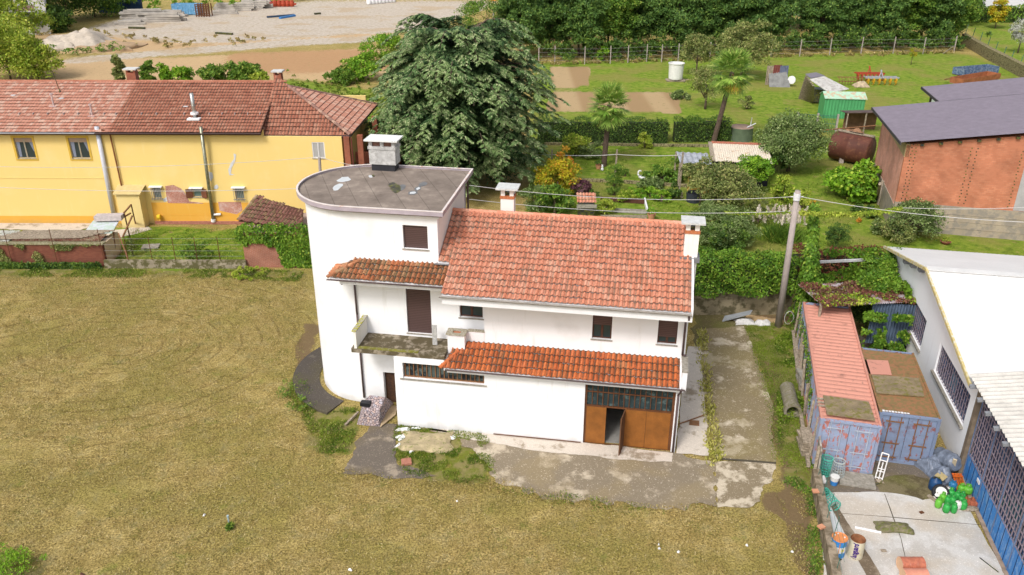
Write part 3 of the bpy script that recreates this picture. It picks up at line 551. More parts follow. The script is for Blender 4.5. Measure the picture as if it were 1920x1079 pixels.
# chimneys
m_rough = pm('rough_render', (.56, .55, .53), .2, 3, bump=.5, c2=(.35,.34,.32)); m_band = pm('brick_band', (.50, .17, .07), .3, 14)
def chimney(a, b, z0, z1, w, d, cap=.22, mats=(m_cream, m_band)):
    m = MB(); H.box(m, a-w/2, a+w/2, b-d/2, b+d/2, z0, z1-.75); c = m.build('chimney', mats[0], house)
    m = MB(); H.box(m, a-w/2-.03, a+w/2+.03, b-d/2-.03, b+d/2+.03, z1-.745, z1-.6); m.build('brick_band', mats[1], c)
    m = MB()
    for sx in (-1, 1):
        for sy in (-1, 1): H.box(m, a+sx*(w/2-.11)-.1, a+sx*(w/2-.11)+.1, b+sy*(d/2-.08)-.07, b+sy*(d/2-.08)+.07, z1-.597, z1-.25)
    m.build('vent_posts', mats[0], c); m = MB(); H.box(m, a-w/2-cap, a+w/2+cap, b-d/2-cap, b+d/2+cap, z1-.247, z1-.17); m.build('cap_slab', pm('cap_slab', (.60, .60, .58), .15, 4), c)
    m = MB(); H.box(m, a-w/2+.12, a+w/2-.12, b-d/2+.12, b+d/2-.12, z1-.6, z1-.45); m.build('flue', m_tar, c)
chimney(-8.9, 6.0, 7.5, 10.75, .66, .55); chimney(-.0, 3.05, 7.0, 10.62, .62, .55)
m = MB(); H.box(m, -.45, .42, 2.6, 3.4, 8.55, 8.75); m.build('chimney_flashing', m_gut, house)
q0 = P(719, 321, 10.6); a_ = float((q0-HO)@H.u); b_ = float((q0-HO)@H.v)
m = MB(); H.box(m, a_-.62, a_+.62, b_, b_+.7, 10.6, 10.95); cc = m.build('tower_chimney', pm('black_collar', (.03,.03,.035), .2, 4, .5), house)
m = MB(); H.box(m, a_-.7, a_+.7, b_-.06, b_+.78, 10.95, 11.75); H.box(m, a_-.74, a_+.74, b_-.1, b_+.82, 11.75, 11.9); m.build('chimney_stack', m_rough, cc)
m = MB()
for k in (-.66, 0, .66): H.box(m, a_+k*.92-.09, a_+k*.92+.09, b_-.04, b_+.76, 11.9, 12.2)
m.build('vent_posts', m_rough, cc); m = MB(); H.box(m, a_-.55, a_+.55, b_+.05, b_+.65, 11.9, 12.15); m.build('flue', pm('flue_brick', (.2,.1,.07), .3, 9), cc)
m = MB(); H.box(m, a_-.88, a_+.88, b_-.25, b_+.95, 12.2, 12.27); m.build('cap_slab', pm('white_cap', (.75, .75, .72), .08, 3), cc)
# skirt around the tower foot
m = MB(); n = 14; ts = np.linspace(.30, 2.0, n)
vs = []
for t in ts:
    for rr, z in ((RT+.25, .05), (RT+1.65, .12)): vs.append(H.p(-15.75-rr*math.sin(t), CB-rr*math.cos(t), z))
for t in ts: vs.append(H.p(-15.75-(RT+1.65)*math.sin(t), CB-(RT+1.65)*math.cos(t), -.3))
m.add(vs, [(2*i, 2*i+1, 2*i+3, 2*i+2) for i in range(n-1)]+[(2*i+1, 2*n+i, 2*n+i+1, 2*i+3) for i in range(n-1)]); m.f.append((0, 1, 2*n)); struct(m, 'tower_pavement', slabmat('black_concrete', (.20, .17, .13), (.085, .072, .06), .36, (.10, .085, .05)))
# ------------------------------------------------------------------ vegetation
def clumpleaves(rng, C, Rr, n, L, flat=.5, aspect=.5, droop=0.):
    # n leaves in every clump (centres C, radii Rr): leaves sit mostly on the clump's skin
    k = len(C); cc = np.repeat(C, n, 0); rr = np.repeat(Rr, n)
    d = norm(rng.normal(size=(k*n, 3))); d[:, 2] = np.where(d[:, 2] < -.3, -d[:, 2]*.6, d[:, 2]); d = norm(d)
    p = cc+d*(rr*rng.uniform(.45, 1.08, k*n)**.7)[:, None]*np.array([1, 1, flat+.25])
    nr = norm(d+rng.normal(size=d.shape)*.65+np.array([0, 0, .35])); t = norm(np.cross(nr, rng.normal(size=d.shape))+d*.3-np.array([0, 0, droop]))
    s = L*rng.uniform(.6, 1.25, k*n); return leafquads(p, t, nr, s, s*aspect)
def crown(rng, c, rx, ry, rz, k, hollow=.5, top=1.0):
    d = norm(rng.normal(size=(k, 3))); d[:, 2] = np.where(d[:, 2] < -.92, -d[:, 2], d[:, 2])
    r = rng.uniform(hollow, 1.0, k)**.6; az = np.arctan2(d[:, 1], d[:, 0]); lump = 1+.16*np.sin(az*3+rng.uniform(0, 6))+.1*np.sin(az*5+rng.uniform(0, 6))
    return np.array(c)+d*(r*lump)[:, None]*np.array([rx, ry, rz])
def plant(name, label, cat, loc, rx, rz, mat, k=40, n=130, L=.22, cr=.28, ry=None, cz=None, trunk=None, tr=.12, group=None, seed=0, hollow=.5, aspect=.5, bark=None, partname='foliage', droop=0., lean=(0, 0), limbs=7):
    rng = np.random.default_rng(seed+hash(name) % 97 if 0 else seed+11); loc = np.array(loc, float); ry = ry or rx; cz = cz if cz is not None else rz*.82; loc[2] += 0
    c = loc+np.array([lean[0], lean[1], cz]); C = crown(rng, c, rx*.85, ry*.85, rz*.85, k, hollow); C[:, 2] = np.maximum(C[:, 2], loc[2]+.1)
    t = thing(name, label, cat, loc, group)
    V = clumpleaves(rng, C, np.full(k, cr*min(rx, rz)*1.3)*rng.uniform(.6, 1.3, k), n, L, aspect=aspect, droop=droop); quads_mesh(partname, V, mat, t)
    m = MB(); bk = bark or m_bark; top = np.array([c[0], c[1], c[2]-rz*.1]); b0 = loc+np.array([0, 0, -.1]); mid = b0*.4+top*.6+np.array([rng.normal()*.03*rz, rng.normal()*.03*rz, 0])
    m.tube([b0, mid, top], [tr, tr*.75, tr*.35], 8)
    for i in range(limbs): e = C[rng.integers(k)]; s0 = b0*(1-(q := rng.uniform(.35, .8)))+top*q; m.tube([s0, (s0+e)/2+np.array([0, 0, -.05*rz]), e], [tr*.42, tr*.25, tr*.08], 5)
    m.build('trunk', bk, t, smooth=True); return t
m_bark = pm('bark', (.14, .10, .07), .35, 6, .9, bump=.6); m_palmbark = pm('palm_bark', (.11, .075, .055), .4, 9, .95, bump=.9)
f_dark = foliage('leaves_dark', (.045, .095, .018), (.10, .18, .028), (.20, .29, .04))
f_mid = foliage('leaves_mid', (.075, .16, .018), (.155, .27, .032), (.32, .39, .06))
f_bright = foliage('leaves_bright', (.11, .25, .014), (.21, .38, .025), (.38, .50, .05))
f_yell = foliage('leaves_yellow', (.28, .32, .02), (.50, .40, .02), (.60, .30, .03))
f_lime = foliage('leaves_lime', (.20, .30, .022), (.36, .43, .05), (.52, .52, .09))
f_olive = foliage('leaves_olive', (.12, .16, .04), (.25, .28, .08), (.42, .38, .15))
f_grey = foliage('leaves_grey', (.105, .165, .045), (.20, .275, .08), (.36, .42, .18))
f_orange = foliage('leaves_orange', (.42, .26, .02), (.55, .20, .03), (.62, .42, .06))
f_purple = foliage('leaves_purple', (.10, .035, .05), (.20, .09, .11))
f_red = foliage('leaves_red', (.14, .035, .025), (.20, .07, .04), (.30, .20, .06))
f_cedar = foliage('cedar_needles', (.022, .055, .018), (.055, .11, .035), (.12, .18, .07), tr=.08, sc=.7, amt3=.15)  # inner needles very dark: shading inside the crown is put into the colour
f_locust = foliage('locust_leaves', (.055, .12, .024), (.12, .22, .045), (.22, .32, .06))
f_weed = foliage('weed_leaves', (.08, .15, .01), (.20, .26, .03), (.40, .38, .10))
f_ivy = foliage('ivy_leaves', (.075, .17, .014), (.16, .29, .026), (.30, .40, .05)); f_vine = foliage('vine_stems', (.22, .085, .06), (.16, .09, .05), (.22, .28, .04))
f_moss = foliage('moss_leaves', (.10, .17, .012), (.21, .30, .025), (.33, .36, .08)); f_straw = foliage('dry_grass', (.34, .25, .09), (.22, .20, .05), (.5, .4, .2), tr=.1)
# the cedar: tiers of boughs that arch out and hang, every bough fringed with sprays
def cedar(loc, H_, Rm):
    rng = np.random.default_rng(4); loc = np.array(loc, float); t = thing('cedar_tree', 'huge dark blue-green cedar with drooping boughs behind the white house', 'tree', loc); Q = []; TQ = []; wood = MB()
    wood.tube([loc, loc+[.1, 0, H_*.5], loc+[.3, .2, H_*.78]], [.5, .35, .15], 10)
    for i in range(520):
        f = rng.uniform(.0, 1)**.95; z0 = H_*(.07+.79*f); az = rng.uniform(0, 2*math.pi)
        rad = Rm*(1-.55*f**5)*(.90+.22*math.sin(min(1, f*1.4)*2.2))*rng.uniform(.72, 1.04)*(1+.09*math.sin(3*az+1)); dr = np.array([math.cos(az), math.sin(az), 0]); n = 9; s_ = np.linspace(0, 1, n)
        rise = rng.uniform(.10, .34)*rad*(1 if f < .8 else 1.5); path = loc+np.array([.2*f, 0, z0])+np.outer(s_*rad, dr)+np.outer(rise*np.sin(s_*2.2)*1.0-rad*.14*s_**4, [0, 0, 1])
        if i % 3 == 0: wood.tube(path[::2], [.12, .09, .06, .04, .02], 5)
        side = np.array([-dr[1], dr[0], 0])
        for j in range(2 if rad > 3 else 3, n):
            w_ = (rad*.10+.8)*(1.2-s_[j]*.8)
            for sg in (-1, 1):
                for q in range(3):
                    b0 = path[j]-(path[j]-path[j-1])*rng.uniform(0, 1); L_ = w_*rng.uniform(.5, 1.1); dd = norm(side*sg*rng.uniform(.6, 1)+dr*rng.uniform(.3, .9)-np.array([0, 0, rng.uniform(.05, .3)]))
                    m_ = 20; u_ = np.linspace(.1, 1, m_); sp = b0+np.outer(u_*L_, dd)-np.outer(u_**2*L_*.24, [0, 0, 1])
                    tn = norm(np.tile(dd, (m_, 1))-np.outer(u_*.45, [0, 0, 1])); nl = 2
                    for e in (-1, 1):
                        sd = norm(np.cross(tn, [0, 0, 1]))*e; ld = norm(tn*.8+sd*.75-np.array([0, 0, .22])+rng.normal(size=(m_, 3))*.12)
                        (TQ if j > 6 or (j > 5 and q == 0) else Q).append(leafquads(sp+rng.normal(size=(m_, 3))*.02, ld, norm(np.array([0, 0, 1.])+rng.normal(size=(m_, 3))*.25), .30*rng.uniform(.5, 1.2, m_)*(1.1-.4*u_), .075))
    cc = crown(rng, loc+np.array([0, 0, H_*.46]), Rm*.62, Rm*.62, H_*.40, 70, .2); Q.append(clumpleaves(rng, cc, np.full(70, 1.6), 190, .5, aspect=.3))
    cc = crown(rng, loc+np.array([0, 0, 2.6]), Rm*.72, Rm*.72, 2.2, 50, .5); Q.append(clumpleaves(rng, cc, np.full(50, 1.3), 150, .5, aspect=.3)); QA = np.concatenate(Q); QA[..., 2] = np.maximum(QA[..., 2], .05)
    quads_mesh('foliage', QA, f_cedar, t); quads_mesh('new_growth', np.concatenate(TQ), foliage('cedar_tips', (.10, .19, .06), (.22, .31, .11), (.46, .50, .26), tr=.15, sc=.5, amt3=.2), t); wood.build('trunk', m_bark, t, smooth=True)
    return t
cl_ = P(866, 352); cedar([cl_[0]-.3, cl_[1]+1.2, 0], 14.8, 7.9)
# windmill palms
def palm(px, py, top_y, r, lab, seed, lean, yel):
    rng = np.random.default_rng(seed); b = P(px, py); h = 1; best = None
    dist = np.linalg.norm(b-CP); 
    for z in np.arange(2, 14, .05):
        q = b+np.array([lean, 0, z])-CP; y = 539.5-F_PX*(q@up)/(q@fw)
        if y <= top_y: h = z; break
    t = thing('palm_tree', lab, 'palm', b, 'palms in the garden'); top = b+np.array([lean, 0, h]); m = MB(); k = 14
    pts = [b+(top-b)*i/k+np.array([0, 0, 0]) for i in range(k+1)]; m.tube(pts, [.26-.04*i/k+(.02 if i % 2 else 0) for i in range(k+1)], 10); m.build('trunk', m_palmbark, t)
    m = MB()
    for i in range(60): a = rng.uniform(0, 6.28); z_ = rng.uniform(.2, 1.6); c = top+np.array([math.cos(a)*.18, math.sin(a)*.18, -z_]); m.beam(c, c+np.array([math.cos(a)*.2, math.sin(a)*.2, -.35]), .06, .02)
    m.build('dead_sheaths', pm('palm_fibre', (.12, .06, .035), .4, 8), t)
    Q = []; Y = []
    for i in range(44):
        f = i/44; el = R(80-150*f+rng.uniform(-8, 8)); a = i*2.4; d = np.array([math.cos(a)*math.cos(el), math.sin(a)*math.cos(el), math.sin(el)]); st_ = top+d*r*rng.uniform(.42, .54)
        up_ = norm(np.cross(np.cross(d, [0, 0, 1.]), d)+1e-6); sd = norm(np.cross(d, up_)); dst = Y if (f > .8 and rng.random() < yel) else Q
        th = np.linspace(-2.1, 2.1, 26); dirs = norm(np.outer(np.cos(th), d)+np.outer(np.sin(th), sd)-np.array([0, 0, .12])+rng.normal(size=(26, 3))*.03)
        L = r*.50*(1-.18*np.abs(th)/2.1)*rng.uniform(.85, 1.1); dst.append(leafquads(np.tile(st_, (26, 1)), dirs, norm(np.tile(up_, (26, 1))+rng.normal(size=(26, 3))*.1), L, .13)); 
        tip = st_+dirs*L[:, None]*.9; dst.append(leafquads(tip, norm(dirs*.4-np.array([0, 0, 1.])), norm(dirs+.01), L*.16, .05))
        m2 = leafquads(top[None], d[None], up_[None], r*.45, .05); dst.append(m2)
    quads_mesh('fronds', np.concatenate(Q), foliage('palm_fronds', (.15, .28, .035), (.27, .40, .07), (.50, .55, .14), tr=.2), t)
    if Y: quads_mesh('dry_fronds', np.concatenate(Y), foliage('dry_fronds', (.42, .35, .03), (.5, .38, .06), (.55, .3, .06)), t)
palm(1132, 312, 198, 2.5, 'shorter palm with yellowing lower fronds in front of the hedge', 1, .25, .35)
palm(1337, 270, 136, 2.9, 'taller palm with leaning trunk and full green fan crown', 2, 1.2, .1)
# the wood along the far edge: a few crowns, turned and scaled copies
def bigtree(name, lab, loc, h, r, mat, seed, group, k=110, n=240, L=.42):
    return plant(name, lab, 'tree', loc, r, h*.5, mat, int(k*1.25), n, L, .17, cz=h*.52, tr=.22, seed=seed, hollow=.35, group=group, limbs=10)
WG = 'locust trees in the wood along the far fence'
protos = []
wood_spots = [(975, 108, 11, 4.6, 0), (1030, 100, 12, 5.2, 1), (1085, 104, 12, 5.0, 2), (1140, 100, 13, 5.4, 0), (1200, 96, 13, 5.4, 1), (1262, 98, 13, 5.2, 2), (1325, 94, 13, 5.4, 0), (1385, 92, 13, 5.2, 1), (1430, 92, 12, 4.6, 2), (1535, 88, 11, 4.8, 0), (1580, 84, 12, 5.0, 1), (1635, 84, 12, 5.4, 2), (1690, 82, 12.5, 5.6, 3), (1740, 84, 12, 5.2, 0), (1778, 82, 10, 4.2, 3),
   (1010, 72, 13, 5.5, 2), (1110, 66, 14, 6, 0), (1225, 62, 14, 6, 1), (1345, 60, 14, 6, 2), (1455, 58, 13, 5.5, 0), (1600, 55, 14, 6, 1), (1700, 52, 14, 6, 2), (1790, 48, 12, 5, 0), (1500, 50, 12, 5, 3)]
WL = ['at the left end of the wood, behind the cedar', 'second from the left end of the wood', 'behind the left vegetable plot', 'over the left stretch of far fence', 'left of the middle of the wood', 'behind the white water tub', 'in the middle of the wood above the fence', 'just right of the middle of the wood, behind the orchard trees', 'left of the gap that shows the white shed', 'right of the gap that shows the white shed', 'above the leaning sheds', 'above the cultivators in the field', 'with broad paler crown, over the right stretch of far fence', 'left of the brace at the fence corner', 'at the right end of the wood beside the lawn',
  'in the back row at the left end of the wood', 'in the back row behind the left vegetable plot', 'in the back row behind the water tub', 'in the back row at the middle', 'in the back row behind the white shed', 'in the back row above the green shed', 'in the back row toward the right end', 'in the back row beside the far lawn', 'small, in the back row near the blue roof']
for i, (x, y, h, r, k) in enumerate(wood_spots):
    b = P(x, y); lab = 'dark green locust tree '+WL[i]
    if i < 4:
        t = bigtree('locust_tree', lab, b, 12, 5.2, f_locust if i % 4 != 3 else f_mid, 20+i, WG); protos.append(t); t.scale = (r/5.2, r/5.2, h/12)
    else:
        t = copy_tree(protos[k]); t.location = tuple(b); t.rotation_euler = (0, 0, i*1.7); t.scale = (r/5.2, r/5.2, h/12); t['label'] = lab
# undergrowth behind the far fence
def bank(name, label, pts, h, wd, mat, kind=None, n=26, L=.3, per=1.6, seed=3, cat='bushes'):
    rng = np.random.default_rng(seed); C = []; 
    for i in range(len(pts)-1):
        a, b = P(*pts[i]), P(*pts[i+1]); D = np.linalg.norm(b-a); k = max(2, int(D*per)); s_ = rng.uniform(0, 1, k)[:, None]; C.append(a+(b-a)*s_+np.stack([rng.normal(0, wd*.3, k), rng.normal(0, wd*.4, k), rng.uniform(.15, 1, k)*h*rng.uniform(.5, 1.1, k)], 1))
    C = np.concatenate(C); V = clumpleaves(rng, C, rng.uniform(.35, .75, len(C))*min(1, h*.5), n, L); o = quads_mesh(name, V, mat, None, P(*pts[0])); return tag(o, label, cat, kind='stuff')
bank('undergrowth', 'tangled dark bushes and brambles behind the far fence', [(1010, 112), (1250, 106), (1450, 98), (1640, 92), (1800, 90)], 4.2, 6, f_dark, n=70, L=.45, per=6.0)
bank('fence_weeds', 'pale dry weeds along the foot of the far fence', [(1010, 122), (1270, 115), (1440, 108), (1640, 104), (1790, 100)], .5, 1.0, f_straw, n=24, L=.3, per=2.6, cat='weeds')
# hedge and garden plants: (name, label, x, y, rx, rz, mat, opts)
def hedge(name, label, pts, h, th, mat, seed, n=900, L=.13, group=None, cat='hedge', z0=0., bulge=.12, gap=0):
    rng = np.random.default_rng(seed); Q = []
    t = thing(name, label, cat, P(*pts[0]), group)
    for i in range(len(pts)-1):
        a, b = P(*pts[i]), P(*pts[i+1]); d = norm(b-a); D = np.linalg.norm(b-a); nrm_ = np.array([-d[1], d[0], 0]); k = int(D*n*(h+th)/2.5)
        s_ = rng.uniform(0, D, k); f = rng.uniform(0, 1, k); tot = 2*h+th; q = f*tot; zz = np.where(q < h, q, np.where(q < h+th, h, tot-q)); oo = np.where(q < h, -th/2, np.where(q < h+th, q-h-th/2, th/2))
        hv = h*(1+.06*np.sin(s_*1.3+seed)+.05*np.sin(s_*3.1)); zz = zz*hv/h; oo = oo*(1+bulge*np.sin(s_*2.1+zz*3)); dp = np.abs(rng.normal(0, .09, k))
        nn_ = np.where((q < h)[:, None], -nrm_, np.where((q < h+th)[:, None], np.array([0, 0, 1.]), nrm_)); p = a+np.outer(s_, d)+np.outer(oo, nrm_)+np.outer(zz+z0, [0, 0, 1])-nn_*dp[:, None]+nn_*.05*fbm(s_, zz, .7, seed)[:, None]*4
        nr = norm(nn_+rng.normal(size=(k, 3))*.7); tt = norm(np.cross(nr, rng.normal(size=(k, 3)))-np.array([0, 0, .3])); Q.append(leafquads(p, tt, nr, L*rng.uniform(.7, 1.3, k), L*.6))
    quads_mesh('leaves', np.concatenate(Q), mat, t)
    m = MB()
    for i in range(len(pts)-1):
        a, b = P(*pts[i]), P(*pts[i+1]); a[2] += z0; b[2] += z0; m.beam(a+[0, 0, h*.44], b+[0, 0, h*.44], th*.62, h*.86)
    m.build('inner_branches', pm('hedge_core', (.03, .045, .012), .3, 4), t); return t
hedge('hedge', 'clipped dark green hedge behind the shorter palm', [(1008, 268), (1250, 268)], 2.5, 1.0, f_dark, 1, L=.16, n=420)
hedge('hedge', 'clipped dark hedge behind the leaning palm trunk', [(1262, 266), (1366, 264)], 2.4, 1.1, f_dark, 2, L=.16, n=420)
hedge('hedge', 'long far hedge at the top right beyond the small yellow tree', [(1795, 42), (2000, 42)], 3.2, 1.6, f_mid, 3, L=.4, n=90)
GP = [('bush', 'yellow-green bush in front of the hedge left of the palm', 1078, 292, 1.5, 1.25, f_lime, dict(k=26, n=140)), ('bush', 'round grey-green olive bush beside the palm trunk', 1107, 297, 1.35, .95, f_grey, dict(k=30, n=170, L=.14)),
 ('bush', 'pale straggly bush before the hedge, right of the palm', 1208, 278, .8, 1.0, f_lime, dict(k=16, n=80)), ('shrub', 'orange and yellow autumn shrub at the edge of the cedar', 1045, 366, 2.0, 1.7, f_yell, dict(k=46, n=170)), ('shrub', 'green shrub with yellowed tips beneath the cedar boughs', 1040, 400, 1.7, 1.3, f_mid, dict(k=34, n=150)),
 ('shrub', 'orange-tipped top of the autumn shrub', 1058, 350, .8, 1.5, f_orange, dict(k=14, n=90, cz=2.2)), ('shrub', 'round purple-leaved shrub behind the little tiled roof', 1090, 368, 1.1, .8, f_purple, dict(k=24, n=150, L=.14)), ('shrub', 'small dark bun-shaped shrub beside the purple one', 1113, 371, .5, .45, f_dark, dict(k=10, n=120, L=.1)),
 ('conifer', 'narrow pyramid-shaped green conifer on the garden border', 1151, 366, .8, 1.6, f_mid, dict(k=40, n=140, L=.12)), ('rhubarb_plant', 'mound of broad green leaves behind the white swan', 1243, 338, 2.0, .6, f_mid, dict(k=40, n=90, L=.28, aspect=.8)),
 ('rhubarb_plant', 'lower mound of pale green leaves beside the white swan', 1222, 352, 1.4, .45, f_grey, dict(k=28, n=90, L=.24, aspect=.8)), ('flower_clump', 'bright green flowering clump on the border near the conifer', 1190, 374, 1.1, .5, f_bright, dict(k=24, n=110, L=.16)), ('flower_clump', 'bright green clump right of the flowering one', 1219, 370, .75, .5, f_bright, dict(k=14, n=110, L=.16)),
 ('fruit_tree', 'olive-coloured fruit tree spreading in front of the yellow panel', 1352, 410, 2.9, 1.9, f_olive, dict(k=80, n=150, cz=2.6, tr=.14)), ('fruit_tree', 'olive-coloured small tree hiding the left of the yellow panel', 1312, 385, 1.7, 1.2, f_olive, dict(k=34, n=120, cz=2.8, tr=.1)), ('willow_shrub', 'large grey-green willow shrub right behind the house roof', 1345, 456, 2.7, 1.6, f_grey, dict(k=90, n=170, L=.2, aspect=.3)),
 ('willow_shrub', 'dark green heart of shrub beneath the willow beside the chimney', 1352, 468, 1.8, 1.1, f_dark, dict(k=34, n=150)), ('bush', 'vivid green round bush at the corner of the shack roof', 1408, 362, 1.6, 1.35, f_bright, dict(k=36, n=160, cz=2.2)), ('vine', 'yellow-green vine growing right of the shack', 1462, 392, .9, 1.7, f_lime, dict(k=30, n=110)),
 ('laurel_tree', 'broad grey-green laurel tree left of the rusty tank', 1477, 322, 3.3, 2.5, f_grey, dict(k=110, n=170, cz=3.0, tr=.2)), ('laurel_tree', 'dark lower crown of a laurel beneath the taller one', 1450, 326, 2.0, 1.2, f_dark, dict(k=40, n=140, cz=1.7)), ('fig_bush', 'big vivid green fig bush against the brick warehouse corner', 1600, 372, 2.4, 1.6, f_bright, dict(k=60, n=90, L=.34, aspect=.8)),
 ('lilac_bush', 'grey-green lilac bush against the concrete base of the warehouse', 1707, 448, 1.9, 1.7, f_grey, dict(k=70, n=120, L=.17)), ('lilac_bush', 'low sprawling bush left of the lilac', 1680, 452, 1.5, .9, f_olive, dict(k=36, n=90, L=.17)), ('topiary_bush', 'dark cup-shaped topiary bush on the lawn behind the pole', 1566, 470, .95, .8, f_dark, dict(k=40, n=200, L=.09, cz=1.25, tr=.12)),
 ('low_bush', 'low green bush under the vine wire beside the warehouse corner', 1622, 405, 1.1, .45, f_dark, dict(k=24, n=120)), ('potted_shrub', 'tiny orange-flowered shrub on the lawn near the warehouse', 1611, 417, .3, .2, f_orange, dict(k=8, n=50, L=.1)),
 ('pear_tree', 'pale grey-green fruit tree in front of the wood, left of the palm top', 1305, 140, 2.6, 2.4, f_olive, dict(k=46, n=110, L=.3, cz=3.6, tr=.12)), ('pear_tree', 'larger pale fruit tree in front of the wood, right of the palm top', 1388, 150, 4.3, 3.1, f_olive, dict(k=90, n=120, L=.32, cz=4.6, tr=.16)), ('pear_tree', 'brownish half-bare fruit tree beside the white tub', 1322, 205, 2.0, 2.2, f_olive, dict(k=40, n=80, L=.24, cz=3.2, tr=.16)),
 ('sapling', 'tiny yellow-green sapling behind the far fence posts', 1132, 114, 1.2, 1.3, f_bright, dict(k=10, n=70, L=.35)), ('sapling', 'thin sapling with yellow leaves in the field below the fence', 1708, 122, .6, .6, f_yell, dict(k=6, n=50, L=.25, cz=1.8, tr=.04)), ('poplar', 'small golden-yellow tree on the far lawn', 1866, 54, 1.6, 2.6, f_yell, dict(k=40, n=120, L=.4, cz=3.2)),
 ('cabbage_plant', 'blue-grey leafy plant at the corner of the dug plot', 1275, 185, 1.6, .5, f_grey, dict(k=20, n=70, L=.3)), ('flowering_tree', 'small white-flowering tree at the right edge of the far lawn', 1908, 100, 2.2, 2.0, foliage('blossom', (.2, .24, .12), (.6, .6, .55), (.7, .7, .65)), dict(k=26, n=110, L=.3, cz=3.6))]
for i, (nm, lab, x, y, rx, rz, mt, kw) in enumerate(GP): plant(nm, lab, 'tree' if 'tree' in nm or nm == 'poplar' else 'bush', P(x, y), rx, rz, mt, seed=100+i, **kw)
# shrubs beyond the yellow house
for i, (x, y, rx, rz, mt, lab) in enumerate([(283, 158, 1.1, 1.7, f_mid, 'pointed light green shrub at the left end behind the roof ridge'), (312, 158, .9, 1.5, f_bright, 'narrow bright shrub, second behind the roof ridge'), (345, 160, 1.7, 1.4, f_bright, 'bushy bright shrub, third behind the roof ridge'), (400, 160, 2.0, 1.5, f_mid, 'wide dark shrub behind the ridge right of the steel flue'), (445, 158, 1.6, 1.7, f_mid, 'round green shrub near the right of the roof ridge'), (468, 160, 1.7, 1.7, f_mid, 'darker shrub beside the small ridge chimney'),
   (228, 156, .8, 2.2, f_olive, 'thin spiky shrub left of the big ridge chimney'), (490, 162, 1.4, 1.0, f_lime, 'yellow-green shrub just behind the small ridge chimney'), (680, 150, 3.0, 1.9, f_bright, 'tall bright green thicket left of the cedar'), (640, 158, 2.2, 1.2, f_mid, 'lower green bush left of the tall thicket'), (722, 122, 3.4, 2.6, f_bright, 'bright green bush showing behind the left of the cedar top'), (915, 68, 6.0, 4.0, f_mid, 'green tree showing behind the right of the cedar top'), (985, 80, 4.5, 3.8, f_dark, 'dark tree between the cedar top and the wood')]):
    plant('shrub', lab, 'bush', P(x, y), rx, rz, mt, k=int(20+rx*8), n=120, L=.34, seed=200+i, tr=.08)
for i, (x, y, rx, rz, mt, lab) in enumerate([(20, 150, 5.0, 5.0, f_lime, 'loose pale willow at the left edge behind the yellow house'), (72, 150, 3.2, 3.2, f_lime, 'loose pale willow right of the one at the left edge'), (10, 90, 7, 5.5, f_lime, 'pale willow beneath the white apartment block'), (128, 40, 9, 7.5, f_dark, 'large dark tree right of the white apartment block'), (178, 32, 7.0, 6.5, f_mid, 'dark tree right beside the largest dark tree'), (62, 62, 4.2, 3.2, f_dark, 'dark round bush in front of the apartment block'), (108, 60, 3.2, 2.4, f_dark, 'dark bush by the parked things near the block')]):
    plant('tree' if rz > 4.5 else 'bush', lab, 'tree' if rz > 4.5 else 'bush', P(x, y), rx, rz, mt, k=int(30+rx*9), n=150, L=.5 if y < 100 else .36, seed=300+i, tr=.15, hollow=.3)
bank('thicket', 'bright green thicket of tall weeds along the back of the gravel lot', [(215, 28), (300, 20), (400, 16), (480, 8), (640, -6)], 5.5, 9, f_bright, n=46, L=.6, per=2.2, seed=9)
bank('verge_weeds', 'green weeds in front of the gravel heaps', [(100, 106), (160, 100), (235, 96)], 1.6, 3, f_mid, n=40, L=.35, per=2.0, seed=10, cat='weeds')
bank('dry_weeds', 'dry yellow weeds on the bank above the dirt track', [(60, 66), (180, 62), (330, 90), (480, 76)], .9, 5, f_straw, n=26, L=.4, per=1.3, seed=12, cat='weeds')
bank('meadow_weeds', 'yellow-green meadow weeds behind the red hipped roof', [(560, 160), (640, 175), (720, 200), (735, 240)], .5, 9, f_weed, n=26, L=.26, per=9, seed=13, cat='weeds')
# ------------------------------------------------------------------ yellow house and its yard
YF = Fr((0, 62.3, 0), 0); yh = thing('yellow_house', 'long yellow farmhouse with weathered red tile roof and patches of bare brick', 'house', (-30, 62.3, 0))
m_yel = plaster('yellow_plaster', (.76, .56, .205), (.78, .64, .34), amt=.5); m_ylo = plaster('orange_plaster', (.70, .37, .06), (.70, .48, .16), amt=.5)
X1 = -12.95
hipx = float(P(497, 240, 7.5)[0]); m = MB(); wallholes(m, YF, hipx, X1, 0, .3, 0, 7.02, [(-15.25, -14.3, 5.35, 6.6)]); wallholes(m, YF, -62, hipx, 0, .3, 0, 7.5, [(-37.85, -36.45, 5.3, 6.9), (-33.7, -32.3, 5.3, 6.9), (-27.98, -27.38, 2.1, 2.95), (-24.9, -24.25, 2.2, 2.85), (-21.6, -20.95, 2.05, 2.9)])
m.build('front_wall', m_yel, yh); m = MB(); YF.box(m, -62, X1, 11.7, 12, 0, 7.6); YF.box(m, X1-.3, X1, .3, 8.5, 0, 7.0); YF.box(m, -62, -61.7, .3, 11.7, 0, 7.6); m.build('side_wall', m_yel, yh)
m = MB(); YF.box(m, -62, -30.9, -.05, -.004, 0, .62); YF.box(m, -28.3, X1, -.05, -.004, 0, .7); YF.box(m, -28.3, -18.4, -.03, -.004, .7, 1.75); YF.box(m, -28.3, X1, -.06, -.052, .7, .74); m.build('plinth', m_ylo, yh)
m = MB(); YF.box(m, -62, -31.6, -.03, -.004, 3.7, 3.78); YF.box(m, -16, -13, -.05, -.004, 2.95, 3.03); m.build('string_course', m_yel, yh)
m_by = brickmat('old_brick', 0, (.36, .09, .045), (.46, .20, .14), (.62, .50, .44), stain=(.55, .42, .38), st=(.5, .66))
